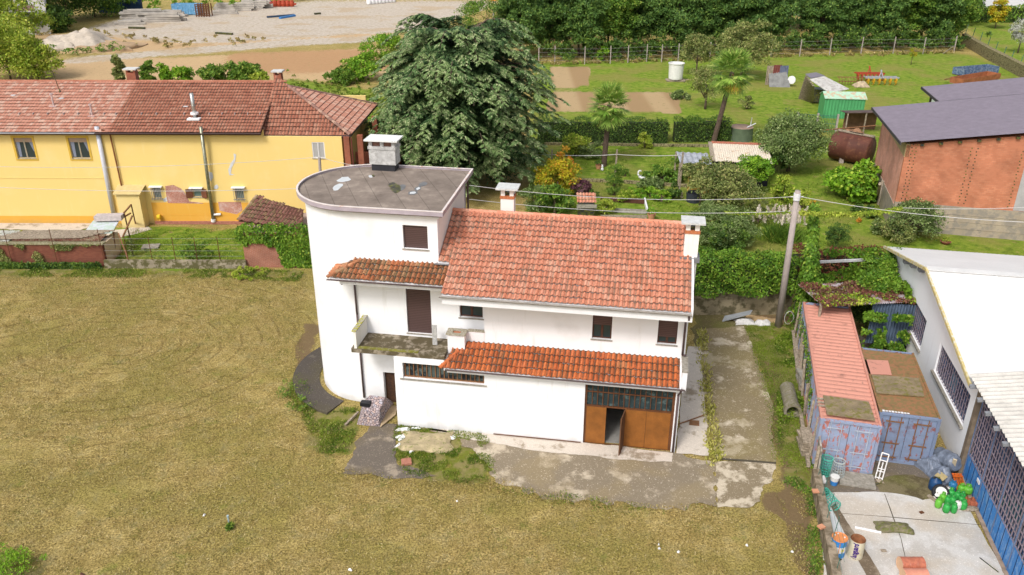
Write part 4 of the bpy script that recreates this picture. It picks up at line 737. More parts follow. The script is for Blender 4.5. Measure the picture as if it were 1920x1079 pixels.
for pts in ([(310,349),(325,347),(340,354),(347,362),(355,378),(383,381),(380,382),(315,381),(312,368)], [(409,379),(452,379),(455,395),(444,402),(425,398),(412,395)]):
    q = [PV(x, y, (0, 62.3, 0), (1, 0, 0)) for x, y in pts]; m = MB(); m.prism([p+np.array([0, -.012, 0]) for p in q], (0, -.02, 0)); m.build('bare_brick', m_by, yh)
m_pat = pm('grey_patch', (.62, .62, .64), .06, 3)
for pts in ([(438,288),(443,290),(441,302),(434,316),(433,326),(440,328),(430,329),(428,318),(433,306),(439,298)], [(391,322),(398,324),(400,333),(396,340),(391,336)], [(402,349),(407,346),(410,351),(407,355),(401,354)], [(305,374),(312,370),(315,377),(308,379)]):
    m = MB(); m.prism([PV(x, y, (0, 62.3, 0), (1, 0, 0))+np.array([0, -.01, 0]) for x, y in pts], (0, -.012, 0)); m.build('plaster_patch', m_pat, yh)
m_surr = pm('ochre_surround', (.66, .42, .06), .1, 3); m_ywf = pm('stone_frame', (.34, .29, .21), .1, 4)
for a0, a1 in ((-37.85, -36.45), (-33.7, -32.3)):
    f = window(YF, yh, a0, a1, 5.3, 6.9, 0, frame=m_ywf, rec=.08); m = MB()
    for q in ((a0-.16, a0-.005, 5.12, 7.06), (a1+.005, a1+.16, 5.12, 7.06), (a0-.005, a1+.005, 6.905, 7.06), (a0-.005, a1+.005, 5.12, 5.24)): YF.box(m, q[0], q[1], -.03, -.004, q[2], q[3])
    m.build('surround', m_surr, f); m = MB()
    c = (a0+a1)/2
    m.prism([YF.p(a0+.08, .09, 6.6), YF.p(a0+.36, .09, 6.6), YF.p(a0+.30, .09, 5.4), YF.p(a0+.10, .09, 5.4)], (0, .008, 0)); m.prism([YF.p(a1-.34, .09, 6.6), YF.p(a1-.08, .09, 6.6), YF.p(a1-.08, .09, 5.8), YF.p(a1-.14, .09, 5.9)], (0, .008, 0)); m.build('curtain', pm('curtain', (.22, .24, .31), .1, 6), f)
    m = MB(); YF.box(m, a0+.06, a1-.06, .07, .085, 6.55, 6.84); m.build('blind', pm('blind', (.4, .28, .2), .1, 6), f)
m_grille = pm('grille_metal', (.30, .28, .27), .2, 6, .5)
for a0, a1, z0, z1, g in ((-27.98, -27.38, 2.1, 2.95, 1), (-24.9, -24.25, 2.2, 2.85, 0), (-21.6, -20.95, 2.05, 2.9, 1)):
    f = window(YF, yh, a0, a1, z0, z1, 0, frame=m_ywf, rec=.1, glass=m_glass2, mull=0)
    m = MB(); YF.box(m, a0-.2, a1+.2, -.3, 0, z1+.1, z1+.18); m.build('lintel_slab', m_trim, f)
    if g:
        m = MB()
        for k in range(7): a = a0-.06+(a1-a0+.12)*k/6; YF.box(m, a-.014, a+.014, -.24, -.2, z0-.1, z1+.05)
        for z in (z0, z1-.08): YF.box(m, a0-.16, a1+.16, -.19, -.15, z-.02, z+.02)
        m.build('grille', m_grille, f)
    else:
        for s_, c in ((-1, a0), (1, a1)): m = MB(); m.prism([YF.p(c, -.02, z0-.05), YF.p(c+s_*.48, -.22, z0-.05), YF.p(c+s_*.48, -.22, z1+.05), YF.p(c, -.02, z1+.05)], (0, .04, 0)); m.build('shutter', pm('brown_shutter', (.17, .06, .03), .2, 5), f)
f = window(YF, yh, -15.25, -14.3, 5.35, 6.6, 0, frame=m_trim, rec=.02, glass=pm('grey_blind', (.40, .39, .37), .06, 4), mull=1)
# roof
YR, YS = 5.9, .39; ez = 7.62; kk = math.hypot(1, YS); vy = np.array([0, 1, YS])/kk; vy2 = np.array([0, -1, YS])/kk
REDY = [(.36, .135, .08), (.43, .18, .11), (.32, .11, .065), (.46, .21, .135)]
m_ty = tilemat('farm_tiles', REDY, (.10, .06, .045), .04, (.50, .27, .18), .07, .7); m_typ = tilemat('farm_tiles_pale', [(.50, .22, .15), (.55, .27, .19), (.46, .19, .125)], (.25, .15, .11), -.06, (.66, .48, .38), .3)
def yroof(a0, a1, mt, sd): tiles('roof_tiles', mt, yh, (a0, 61.75, ez-.15), (1, 0, 0), vy, a1-a0, (YR+.62)*kk, .24, .42, seed=sd, hgt=.03, jit=.005, prof=[(0, 0), (.25, .8), (.5, .0), (.8, .3)])
hipx = float(P(497, 240, 7.5)[0])
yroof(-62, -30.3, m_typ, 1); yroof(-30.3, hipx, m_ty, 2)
m = MB(); m.prism([(-62, 61.8, ez-.36), (hipx, 61.8, ez-.36), (hipx, 62.3+YR, ez+.06+YS*YR-.1), (-62, 62.3+YR, ez+.06+YS*YR-.1)], (0, 0, .1)); m.prism([(-62, 74.6, ez-.36), (hipx, 74.6, ez-.36), (hipx, 62.3+YR, ez+.06+YS*YR-.1), (-62, 62.3+YR, ez+.06+YS*YR-.1)], (0, 0, .12)); m.build('roof_deck', m_wood, yh)
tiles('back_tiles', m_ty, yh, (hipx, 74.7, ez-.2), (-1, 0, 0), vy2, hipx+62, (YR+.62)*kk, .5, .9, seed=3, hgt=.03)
zr = ez+.06+YS*YR; m = MB(); ridge(m, (-62, 62.3+YR, zr), (hipx+.7, 62.3+YR, zr), .12, .45); m.build('ridge_tiles', m_ty, yh)
m = MB(); gutter(YF, m, -62, -31.3, -.62, ez-.18, .08); m.build('gutter', pm('zinc', (.45, .46, .50), .1, 4, .5), yh); m = MB(); gutter(YF, m, -31.3, hipx, -.62, ez-.18, .08); m.build('gutter', m_pipe, yh)
# hipped end
A = np.array([hipx-.05, 62.3+YR, zr]); A2 = P(541, 162, zr-.1); F1 = P(491, 252, 7.1); F2 = P(656, 253, 7.1); B2 = P(706, 196, 7.1)
uf = norm(F2-F1); nn_ = norm(np.cross(uf, A2-F1)); vf = norm(np.cross(nn_, uf)); vf = vf if vf[2] > 0 else -vf
def loc2(p, o, u, v): d = np.array(p)-o; return (float(d@u), float(d@v))
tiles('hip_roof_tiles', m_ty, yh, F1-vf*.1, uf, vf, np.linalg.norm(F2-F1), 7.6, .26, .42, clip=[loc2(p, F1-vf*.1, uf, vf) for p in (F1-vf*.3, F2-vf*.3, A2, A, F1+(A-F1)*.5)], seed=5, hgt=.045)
ur = norm(B2-F2); nr_ = norm(np.cross(ur, A2-F2)); vr = norm(np.cross(nr_, ur)); vr = vr if vr[2] > 0 else -vr
tiles('hip_side_tiles', m_typ, yh, F2-vr*.05, ur, vr, np.linalg.norm(B2-F2), 9.5, .26, .42, clip=[loc2(p, F2-vr*.05, ur, vr) for p in (F2-vr*.3, B2-vr*.3, A2)], seed=6, hgt=.03)
Bk = np.array([A[0], B2[1]+1.0, 7.1]); m = MB(); m.add([F1-[0,0,.12], F2-[0,0,.12], B2-[0,0,.12], Bk-[0,0,.12], A-[0,0,.12], A2-[0,0,.12]], [(0,1,5,4), (1,2,5), (2,3,4,5), (3,0,4), (0,3,2,1)]); m.build('hip_deck', m_wood, yh)
m = MB(); ridge(m, F2, A2, .13, .42); ridge(m, B2, A2, .13, .45); ridge(m, A2, A, .13, .45); ridge(m, F1+[0,0,.05], A+[0,0,.05], .11, .5); m.build('hip_tiles', tilemat('grey_hips', [(.25, .14, .11), (.3, .17, .13)], (.1, .08, .06), .1), yh)
m = MB(); m.beam(F1-[0,.08,.1], F2-[0,.08,.1], .14, .14); m.beam(F2-[0,0,.1], B2-[0,0,.1], .14, .14); m.build('gutter', m_pipe, yh)
m_pb = brickmat('porch_brick', 0, (.30, .085, .045), (.36, .12, .06), (.22, .12, .09))
m = MB(); pe = P(628, 256, 6.9)
for dx, dy in ((.15, 0), (1.1, .4), (1.3, 6.5)): m = MB(); m.box((X1+dx+.2, 62.3+dy+.2, 3.5), (.42, .42, 7.0)); m.build('porch_pillar', m_pb, yh)
m = MB(); m.box((X1+1.9, 66.3, 1.9), (3.2, 7.5, 3.8)); m.build('porch_base', m_pb, yh)
m = MB(); m.box((X1+1.0, 65.5, 4.5), (1.3, .1, .9)); m.build('porch_parapet', m_pb, yh)
m = MB(); m.tube([(X1+.7, 62.5, 6.9), (X1+.7, 62.5, .5)], .05); m.build('downpipe', pm('red_pipe', (.2, .05, .04), .1, 5), yh)
# flues, vents, chimneys on the farm roof
def onroof(x, y): 
    n = np.array([0, -YS, 1.]); d = ray(x, y); p0 = np.array([0, 62.3, ez+.04]); return CP+d*(((p0-CP)@n)/(d@n))
def onyw(x, y, off=.12): return PV(x, y, (0, 62.3-off, 0), (1, 0, 0))
m = MB(); m.cyl(onyw(376, 236, .5)-[0,0,.1], onyw(400, 412, .2), .13, n=12); fl = m.build('steel_flue', pm('steel', (.30, .30, .22), .35, 5, .35, metal=.6), yh, smooth=True)
m = MB(); m.cyl(onyw(400, 403, .22), onyw(414, 402, .12), .09, n=10); m.cyl(onyw(400,411,.2), onyw(400,416,.2), .18, n=12); m.build('flue_elbow', m_trim, fl)
p_ = onroof(366, 222); m = MB(); m.cyl(p_, p_+[0,0,1.9], .14, n=12); m.cyl(p_+[0,0,.95], p_+[0,0,1.0], .17, n=12); sf = m.build('roof_flue', pm('bright_steel', (.5, .5, .47), .3, 5, .3, metal=.7), yh, smooth=True)
m = MB(); m.box(p_+[0, -.15, .0], (.95, .7, .12)); m.cyl(p_+[0,0,.3], p_+[0,0,.45], .3, n=12); m.build('flue_base', m_trim, sf)
for i, (x, y, h) in enumerate(((101, 200, .9), (173, 218, .8))):
    p_ = onroof(x, y); m = MB(); m.cyl(p_-[0,0,.2], p_+[0,0,h], .07, n=8); m.cyl(p_+[0,0,h], p_+[0,0,h+.12], .12, n=8); m.box(p_+[0,0,.03], (.5, .4, .05)); m.build('vent_pipe', pm('vent_paint', (.55, .42, .4), .2, 5), yh)
p_ = onroof(113, 174); m = MB(); m.cyl(p_, p_+[-.25, 0, 1.7], .025, n=6); m.cyl(p_, p_+[0, 0, .25], .12, .03, n=8); m.build('aerial', m_tar, yh)
for x, y in ((26, 180), (116, 186), (349, 201)): p_ = onroof(x, y); m = MB(); m.box(p_+[0,0,.06], (.34, .3, .05)); m.build('glass_tile', m_pat, yh)
for i, x in enumerate([37,63,90,120,147,170,196,218,242,266,294,320,346,393,417,441,465,488]):
    p_ = onroof(x, 216); m = MB(); m.box(p_+[0, 0, .1], (.05, .22, .16)); m.build('snow_guard', pm('galvanised', (.42, .36, .34), .1, 4, .5), yh)
m.v = []; m.f = []
def ychim(x, y, w_, d_, h, mats):
    p_ = P(x, y, zr); m = MB(); m.box((p_[0], p_[1]+.3, zr+h/2-.3), (w_, d_, h+.6)); c = m.build('chimney', mats, yh); m = MB(); m.box((p_[0], p_[1]+.3, zr+h+.28), (w_+.3, d_+.3, .1)); m.build('cap_slab', pm('cap_slab', (.60, .60, .58), .15, 4), c); m = MB()
    for sx in (-1, 1): m.box((p_[0]+sx*(w_/2-.08), p_[1]+.3, zr+h+.115), (.14, d_-.02, .23))
    m.build('vent_posts', mats, c)
ychim(247, 151, .75, .6, .6, m_pb); ychim(521, 153, .6, .6, .5, m_pb)
# lean-to cupboard and pipes on the facade
m = MB(); YF.box(m, -30.45, -28.7, -1.0, -.004, 0, 2.75); lc = m.build('meter_cupboard', plaster('pale_yellow', (.72, .56, .24), (.7, .6, .35)), yh)
m = MB(); m.prism([YF.p(-30.6, -1.2, 2.78), YF.p(-28.5, -1.2, 2.78), YF.p(-28.5, 0, 3.15), YF.p(-30.6, 0, 3.15)], (0, 0, .06)); m.build('cupboard_roof', pm('cupboard_roof', (.60, .47, .22), .1, 3), lc)
m = MB(); m.cyl(onyw(181, 238, .15), onyw(213, 400, .15), .17, n=10); m.build('wide_duct', pm('duct_grey', (.58, .59, .64), .08, 3, .5), yh, smooth=True)
m = MB(); m.tube([onyw(190, 244, .5), onyw(205, 247, .15), onyw(228, 350, .12), onyw(234, 395, .12)], .055); m.build('downpipe', pm('copper_pipe', (.22, .08, .03), .2, 5), yh)
m = MB(); m.cyl(onyw(295, 407, .3), onyw(301, 407, .3), .2, n=12); m.build('yellow_valve', pm('yellow_paint', (.75, .5, .03), .1, 5), yh)
m = MB(); m.beam(YF.p(-28.2, -.12, .12), YF.p(-17.5, -.12, .12), .2, .22); m.build('brick_kerb', pm('kerb_brick', (.40, .17, .12), .3, 6), yh)
# yard in front of it
m_ob = brickmat('yard_brick', 0, (.17, .045, .026), (.23, .075, .04), (.13, .08, .06), stain=(.10, .075, .03), st=(.55, .7))
wl = thing('brick_wall', 'old red brick garden wall with dry ivy in front of the yellow house', 'wall', P(100, 502)); YB = Fr((0, 53.75, 0), 0)
m = MB(); YB.box(m, -60, -28.4, 0, .3, 0, 1.65); m.build('wall', m_ob, wl); m = MB(); YB.box(m, -60, -28.3, -.08, .45, 1.653, 1.73); m.build('coping', pm('mossy_coping', (.34, .31, .2), .3, 4, c2=(.15,.13,.05)), wl)
m = MB(); YB.box(m, -28.75, -28.4, .3, 2.6, 0, 1.6); m.build('return_wall', plaster('flaking', (.6, .48, .34), (.45, .2, .12)), wl)
def ivyon(name, label, fn, nleaf, mat, L=.13, seed=1, kind='stuff', cat='ivy'):
    rng = np.random.default_rng(seed); p, nn = fn(rng, nleaf); k = len(p); nr = norm(nn+rng.normal(size=(k, 3))*.6); tt = norm(np.cross(nr, rng.normal(size=(k, 3)))*.6-np.array([0, 0, .7])); V = leafquads(p+nn*rng.uniform(.0, .16, k)[:, None], tt, nr, L*rng.uniform(.6, 1.3, k), L*.8)
    o = quads_mesh(name, V, mat, None, p[0]); return tag(o, label, cat, kind=kind) if kind else tag(o, label, cat)
def wallpatch(a, b, z0, z1, thr=.5, sc=1.5, sd=1, off=-.03):
    a = np.array(a, float); b = np.array(b, float)
    def fn(rng, n):
        d = norm(b-a); D = np.linalg.norm(b-a); nrm_ = np.array([d[1], -d[0], 0]); s_ = rng.uniform(0, D, n); z = z0+(z1-z0)*rng.uniform(0, 1, n); k = fbm(s_, z, sc, sd) > thr; p = a+np.outer(s_, d)+np.outer(z, [0, 0, 1])-nrm_*off; return p[k], np.tile(nrm_, (k.sum(), 1))
    return fn
ivyon('dry_ivy', 'brown and green ivy straggling over the brick garden wall', wallpatch((-50, 53.72, 0), (-28.6, 53.72, 0), .1, 1.75, .50, 1.2, 3), 20000, f_olive, .1, 3)
ivyon('wall_foot_weeds', 'dark weeds along the foot of the brick garden wall', wallpatch((-60, 53.45, 0), (-28.6, 53.45, 0), 0, .5, .2, 1, 5), 15000, f_dark, .16, 5, cat='weeds')
# low concrete wall and wire fence
lw = thing('garden_wall', 'low mossy concrete wall beside the brick shed', 'wall', P(320, 492)); m = MB(); YB.box(m, -28.35, -18.5, -.35, -.15, 0, .62); m.build('wall', pm('mossy_wall', (.33, .28, .20), .35, 1.2, c2=(.10, .09, .035), lo=.42, hi=.55, bump=.4), lw)
fe = thing('wire_fence', 'rusty wire fence with thin posts on the low wall and brick wall', 'fence', P(250, 494)); 
for x in [18, 103, 192, 238, 283, 327, 368, 411]:
    q = PV(x, 470, (0, 53.6, 0), (1, 0, 0)); m = MB(); m.cyl((q[0], 53.52, .4), (q[0], 53.52, 2.3 if x > 200 else 2.9), .025, n=6); m.build('post', m_garf, fe)
m = MB()
for z in (.9, 1.3, 1.75, 2.2): m.cyl((-28.2, 53.52, z), (-18.7, 53.52, z), .008, n=4, caps=False)
m.build('wire', m_grille, fe)
# shack roof clutter behind the brick wall
t = thing('lean_to_roof', 'patched lean-to roof of corrugated sheets behind the brick garden wall', 'shed', (-35, 55, 0))
def corr(m, o, u, v, la, lb, pitch=.15, dep=.03, n=None):
    o, u, v = (np.array(q, float) for q in (o, u, v)); w_ = norm(np.cross(u, v)); w_ = w_ if w_[2] > 0 or abs(w_[2]) < 1e-6 else -w_; k = max(2, int(la/pitch*4)); vs = []
    for i in range(k+1): h = dep*math.sin(2*math.pi*i/4+.4); vs += [o+u*la*i/k+w_*h, o+u*la*i/k+v*lb+w_*h]
    return m.add(vs, [(2*i, 2*i+2, 2*i+3, 2*i+1) for i in range(k)])
m_fib = pm('fibre_sheet', (.60, .60, .54), .2, 2, c2=(.32,.30,.2), lo=.5); m_plank = pm('old_plank', (.40, .33, .25), .3, 5, c2=(.2,.16,.11))
m = MB(); corr(m, (-46, 54.1, 1.75), (1, 0, 0), norm(np.array([0, 1, .1])), 11, 1.7); m.build('corrugated_sheet', m_fib, t); m = MB(); corr(m, (-34.8, 54.1, 1.78), (1, 0, 0), norm(np.array([0, 1, .1])), 6.2, 1.6, dep=.05); m.build('rusty_sheet', pm('rusty_sheet', (.30, .12, .08), .3, 2, c2=(.45,.38,.25)), t)
for i in range(7): m = MB(); a = -36.5+i*.3; m.beam((a, 54.3+i*.2, 1.86+.02*i), (a+6.5, 54.5+i*.17, 1.9+.02*i), .16, .05); m.build('plank', m_plank, t)
m = MB(); YB.box(m, -46, -28.8, .35, 1.9, 0, 1.6); m.build('stored_wood', m_plank, t)
t = thing('metal_table', 'pale green sheet on a rusty leaning frame beside the brick wall', 'table', P(190, 445)); q = [P(155, 441, 1.9), P(210, 438, 1.9), P(226, 411, 2.1), P(175, 415, 2.1)]
m = MB(); m.prism(q, (0, 0, .05)); m.build('sheet_top', pm('pale_green_sheet', (.50, .60, .52), .08, 1.5, .4, c2=(.55,.58,.62), lo=.5, hi=.52), t)
m = MB(); 
for a_, b_ in ((P(245,500), P(222,438,1.9)), (P(245,452), P(233,400,2.6)), (P(232,400,2.6), P(246,384,2.9)), (P(246,384,2.9), P(255,424)), (P(213,436,1.85), P(217,482)), (P(226,411,2.1), P(245,400,2.2)), (P(230,445,1.4), P(248,405,2.3))): m.beam(a_, b_, .09)
m.build('frame', m_rust, t)
m = MB(); c = P(218, 415, 2.2); m.box(c+[-.6, .3, .2], (1.9, .7, .35), 5); single(m, 'folded_sacks', pm('sacks', (.55, .48, .46), .2, 6, bump=.6), 'bundle of pale sacks lying on the green metal sheet', 'sacks', c)
# brick shed with tiled roof and ivy
sh = thing('brick_shed', 'small brick shed with mossy tile roof and ivy beside the tower', 'shed', P(495, 503)); a0, a1 = -18.6, -13.6
m = MB(); YB.box(m, a0, a1, -.1, 3.9, 0, 2.6); m.build('wall', brickmat('shed_brick', 0, (.30, .09, .05), (.36, .13, .075), (.42, .30, .24)), sh)
S0, S1, S2, S3 = P(447, 412, 2.95), P(568, 430, 2.75), P(568, 392, 3.6), P(481, 368, 3.9); us = norm(S1-S0); nS = norm(np.cross(us, S3-S0)); vS = norm(np.cross(nS, us)); vS = vS if vS[2] > 0 else -vS
m_ts = tilemat('shed_tiles', [(.30, .13, .10), (.24, .10, .08), (.38, .19, .14)], (.10, .08, .04), .12, (.34, .28, .12), .15)
tiles('roof_tiles', m_ts, sh, S0-vS*.1, us, vS, 5.4, 5.2, .26, .40, clip=[loc2(p, S0-vS*.1, us, vS) for p in (S0-vS*.2, S1-vS*.2, S2, S3)], seed=21, jit=.02)
m = MB(); m.prism([S0-[0,0,.16], S1-[0,0,.16], S2-[0,0,.16], S3-[0,0,.16]], (0, 0, .1)); m.build('roof_deck', m_wood, sh); m = MB(); ridge(m, S0, S3, .12, .4); m.build('verge_tiles', tilemat('mossy_tiles', [(.30, .22, .10), (.24, .17, .08)], (.15, .14, .04), .2), sh)
def shedivy(rng, n):
    s_ = rng.uniform(a0-.3, a1, n); z = rng.uniform(.0, 3.3, n); low = np.interp(s_, [a0-.3, a0+.2, -17.5, -16.3, -15.9, a1], [1.9, 1.8, 1.9, 1.6, .2, .0])+(fbm(s_, s_*0, .4, 3)-.5)*.5; k = z > low; topz = 3.0+(fbm(s_, s_*0, .8, 6)-.5)*.7; k &= z < topz
    return np.stack([s_, np.full(n, 53.58)-(z > 2.4)*rng.uniform(-.9, .25, n), z], 1)[k], np.tile([0, -1., .3], (k.sum(), 1))
ivyon('ivy', 'thick green ivy hanging over the front of the brick shed', shedivy, 9000, f_ivy, .17, 7)
for i, (x, y, rx, rz, mt, lab, kw) in enumerate([(368, 490, 1.25, .8, f_mid, 'straggly green bush inside the wire fence', dict(k=26, n=60, L=.16, hollow=.3)), (468, 518, 1.3, .25, f_lime, 'low yellow-green weed patch at the foot of the shed', dict(k=26, n=60, L=.14)), (8, 1085, 1.5, .55, f_bright, 'bright green weeds in the bottom left corner', dict(k=44, n=60, L=.09, hollow=.1)), (250, 480, .35, .9, f_olive, 'dead brown ivy stump on the wire fence', dict(k=14, n=50, L=.12))]): plant('weeds' if rz < .5 else 'bush', lab, 'bush', P(x, y), rx, rz, mt, seed=400+i, tr=.03, **kw)
m = MB(); m.box(P(283, 464)+[0,0,.06], (1.2, .8, .12), 10); single(m, 'manhole_slab', m_stone, 'small concrete slab lying in the farmhouse lawn', 'slab', P(283, 464))
# ------------------------------------------------------------------ utility pole, wires
m_conc = pm('pole_concrete', (.40, .34, .31), .12, 2, bump=.3); m_wire = pm('wire_grey', (.55, .53, .51), .05, 2)
pb = P(1459, 612); ptop = P(1496, 358, 8.7); 
pole = thing('utility_pole', 'leaning concrete utility pole beside the driveway', 'pole', pb); m = MB(); m.cyl(pb-[0,0,.2], ptop, .21, .15, n=14); m.build('mast', m_conc, pole, smooth=True)
m = MB(); t_ = ptop-[0,0,.35]; m.beam(t_-[.35,0,0], t_+[.35,0,0], .05); m.cyl(t_-[0,0,.2], t_+[0,0,.2], .19, n=12); m.build('bracket', pm('white_insulator', (.7, .7, .7), .1, 4), pole)
m = MB(); 
for k in range(14): a0 = k*.45; a1 = a0+.45; m.cyl(pb+[.55+.28*math.cos(a0), -.1, .5+.5*math.sin(a0)+.02*k], pb+[.55+.28*math.cos(a1), -.1, .5+.5*math.sin(a1)+.02*k], .02, n=5)
m.build('coiled_cable', m_wire, pole)
q2 = P(597, 310, 6.0); p2b = np.array([q2[0]-.1, q2[1], 0]); q2t = PV(596, 268, (0, q2[1], 0), (1, 0, 0)); po2 = thing('pole', 'small grey pole with insulators behind the round tower', 'pole', p2b)
m = MB(); m.cyl(p2b, q2t-[0,0,1.1], .13, .1, n=10); m.build('mast', m_conc, po2); m = MB(); m.cyl(q2t-[0,0,1.1], q2t, .025, n=6); m.beam(q2t-[.4, 0, 1.05], q2t+[.4, 0, -1.05], .05); m.build('rod', m_wire, po2)
def wire(a, b, sag, lab, r=.016, n=16):
    a = np.array(a, float); b = np.array(b, float); pts = [a+(b-a)*i/n-np.array([0, 0, 4*sag*(i/n)*(1-i/n)]) for i in range(n+1)]
    m = MB(); m.tube(pts, r, 4); single(m, 'overhead_wire', m_wire, lab, 'wire', a)
pA = ptop-np.array([.2, 0, .35]); pBm = ptop-np.array([-.2, 0, .35])
wire(pA, P(880, 348, 9.2), .45, 'upper overhead wire from the leaning pole to behind the tower'); wire(ptop-[.1,0,1.2], P(880, 374, 8.2), .4, 'lower overhead wire from the leaning pole to behind the tower')
wire(pBm, P(1945, 418, 8.6), .25, 'overhead wire sloping from the leaning pole to the right edge'); 
zc = float(q2t[2])-1.05; ctr = np.array([q2t[0], q2t[1], zc])
wire(ctr, P(-40, 312, 6.4), .35, 'upper wire crossing the yellow house front'); wire(P(560, 354, 5.6), P(-40, 350, 5.4), .25, 'lower wire crossing the yellow house front'); wire(ctr+[.1,0,0], P(690, 314, 9.0), .1, 'short wire from the small pole towards the tower roof')
# vine-covered wire and hanging vine beside the pole
def vinerope(a, b, lab, mat, n=1200, rad=.18, L=.13, sag=.2, seed=1, cat='vine', prof=None, nm='vine'):
    rng = np.random.default_rng(seed); a = np.array(a, float); b = np.array(b, float); s_ = rng.uniform(0, 1, n); c = a+np.outer(s_, b-a); c[:, 2] -= 4*sag*s_*(1-s_); d = norm(rng.normal(size=(n, 3))); rr = rad*(prof(s_) if prof else 1.)*(.6+.8*fbm(s_*np.linalg.norm(b-a), s_*0, .6, seed)); p = c+d*(rr*rng.uniform(.3, 1, n))[:, None]
    V = leafquads(p, norm(d*.5-np.array([0, 0, 1.])+rng.normal(size=(n, 3))*.4), norm(d+rng.normal(size=(n, 3))*.4+[0,0,.3]), L*rng.uniform(.6, 1.3, n), L*.7); return tag(quads_mesh(nm, V, mat, None, a), lab, cat)
vw = ptop-np.array([0, 0, 1.2])
vinerope(vw+[.3,0,0], P(1690, 390, 6.8), 'yellow-green creeper growing along the wire right of the pole', f_lime, 1600, .16, .14, .25, 1)
vinerope(P(1360, 397, 7.3), vw-[.3,0,0], 'pale green creeper along the wire left of the pole', f_lime, 500, .08, .12, .1, 2)
wire(P(1690, 390, 6.8), P(1950, 388, 7.2), .1, 'thin wire continuing from the creeper past the brick warehouse', r=.015)
vinerope(P(1528, 385, 7.4), P(1512, 600, .5), 'curtain of green and orange creeper hanging beside the pole', f_ivy, 9000, 1.0, .2, 0, 3, prof=lambda s: .22+.95*s**1.3)
vinerope(P(1527, 380, 7.5), P(1526, 440, 5.6), 'orange-red tip of the creeper beside the pole top', f_orange, 900, .22, .15, 0, 4)
# ------------------------------------------------------------------ boundary wall behind the house, ivy
bw0, bw1 = P(1285, 594), P(1482, 592); bw1[1] = bw0[1]+.3
m_bw = pm('boundary_concrete', (.30, .25, .16), .3, .8, c2=(.10, .085, .045), lo=.45, hi=.6, bump=.4); bwt = thing('boundary_wall', 'long stained concrete wall behind the driveway, half covered in ivy', 'wall', bw0)
m = MB(); m.prism([bw0-[6,0,0], bw1, bw1+[0,.3,0], bw0+[-6,.3,0]], (0, 0, 2.3)); m.build('wall', m_bw, bwt); m = MB()
for z in (1.15, 1.9): m.beam(bw0+[-6,-.03,z], bw1+[0,-.03,z], .05, .05)
m.build('board_marks', m_bw, bwt)
hedge('ivy_hedge', 'thick ivy growing over the top of the boundary wall behind the house', [(1292, 590), (1470, 590)], 2.2, 1.7, f_ivy, 31, L=.17, n=1000, z0=1.75, bulge=.35, cat='ivy')
hedge('ivy_hedge', 'mixed red and green creeper on the wall between the pole and the ivy-covered hall corner', [(1480, 560), (1640, 556)], 2.2, 1.6, f_red, 32, L=.17, n=500, z0=1.0, bulge=.4, cat='ivy')
ivyon('creeper', 'green creeper leaves among the red ones right of the pole', wallpatch(P(1470, 585), P(1640, 575), .8, 3.9, .45, 1.4, 9, off=.6), 5000, f_ivy, .18, 9)
m = MB(); a_, b_ = P(1525, 492, 3.3), P(1700, 484, 3.6); m.beam(a_, b_, .14); single(m, 'pipe', pm('pipe_white', (.5, .5, .5), .4, 1.5), 'grey and white pipe running along the top of the creeper hedge', 'pipe', a_)
# rusty-creeper lean-to behind the containers
t = thing('lean_to', 'low lean-to with grey corrugated roof overgrown by red creeper, behind the containers', 'shed', P(1560, 600))
q = [P(1496, 534, 2.9), P(1600, 572, 2.7), P(1690, 566, 2.8), P(1645, 528, 3.0)]; u_ = norm(q[3]-q[0]); v_ = norm(np.array([-u_[1], u_[0], -.1])); m = MB(); corr(m, q[0]-v_*.0, u_, -v_, 7.0, 3.6, pitch=.12, dep=.03); m.build('roof', pm('grey_sheet', (.42, .38, .40), .25, 1.2, c2=(.25,.14,.12)), t)
c = q[0]+u_*3.6-v_*3.3; m = MB(); corr(m, c+[-.6,0,-2.6], norm(np.array([1, -.1, 0])), (0, 0, 1), 4.2, 2.5, pitch=.16, dep=.04); m.build('metal_wall', pm('blue_grey_sheet', (.10, .14, .20), .25, 2, .4), t)
for x_ in (0, 6.6): m = MB(); e = q[0]+u_*x_-v_*3.4; m.beam([e[0], e[1], 0], e, .12); m.build('post', m_plank, t)
def roofveg(o, u, v, la, lb, thr, sd, sc=1.0):
    def fn(rng, n):
        a = rng.uniform(0, la, n); b = rng.uniform(0, lb, n); k = fbm(a, b, sc, sd) > thr; p = np.array(o)+np.outer(a, u)+np.outer(b, v); p[:, 2] += .04; return p[k], np.tile([0, 0, 1.], (k.sum(), 1))
    return fn
ivyon('creeper_stems', 'tangle of dead red creeper stems on the lean-to roof', roofveg(q[0], u_, -v_, 7, 3.7, .46, 3), 9000, f_vine, .15, 3, cat='creeper')
ivyon('creeper_leaves', 'fresh lime-green creeper runners over the lean-to roof', roofveg(q[0], u_, -v_, 7, 3.7, .58, 8, .8), 5000, f_lime, .16, 8, cat='creeper')
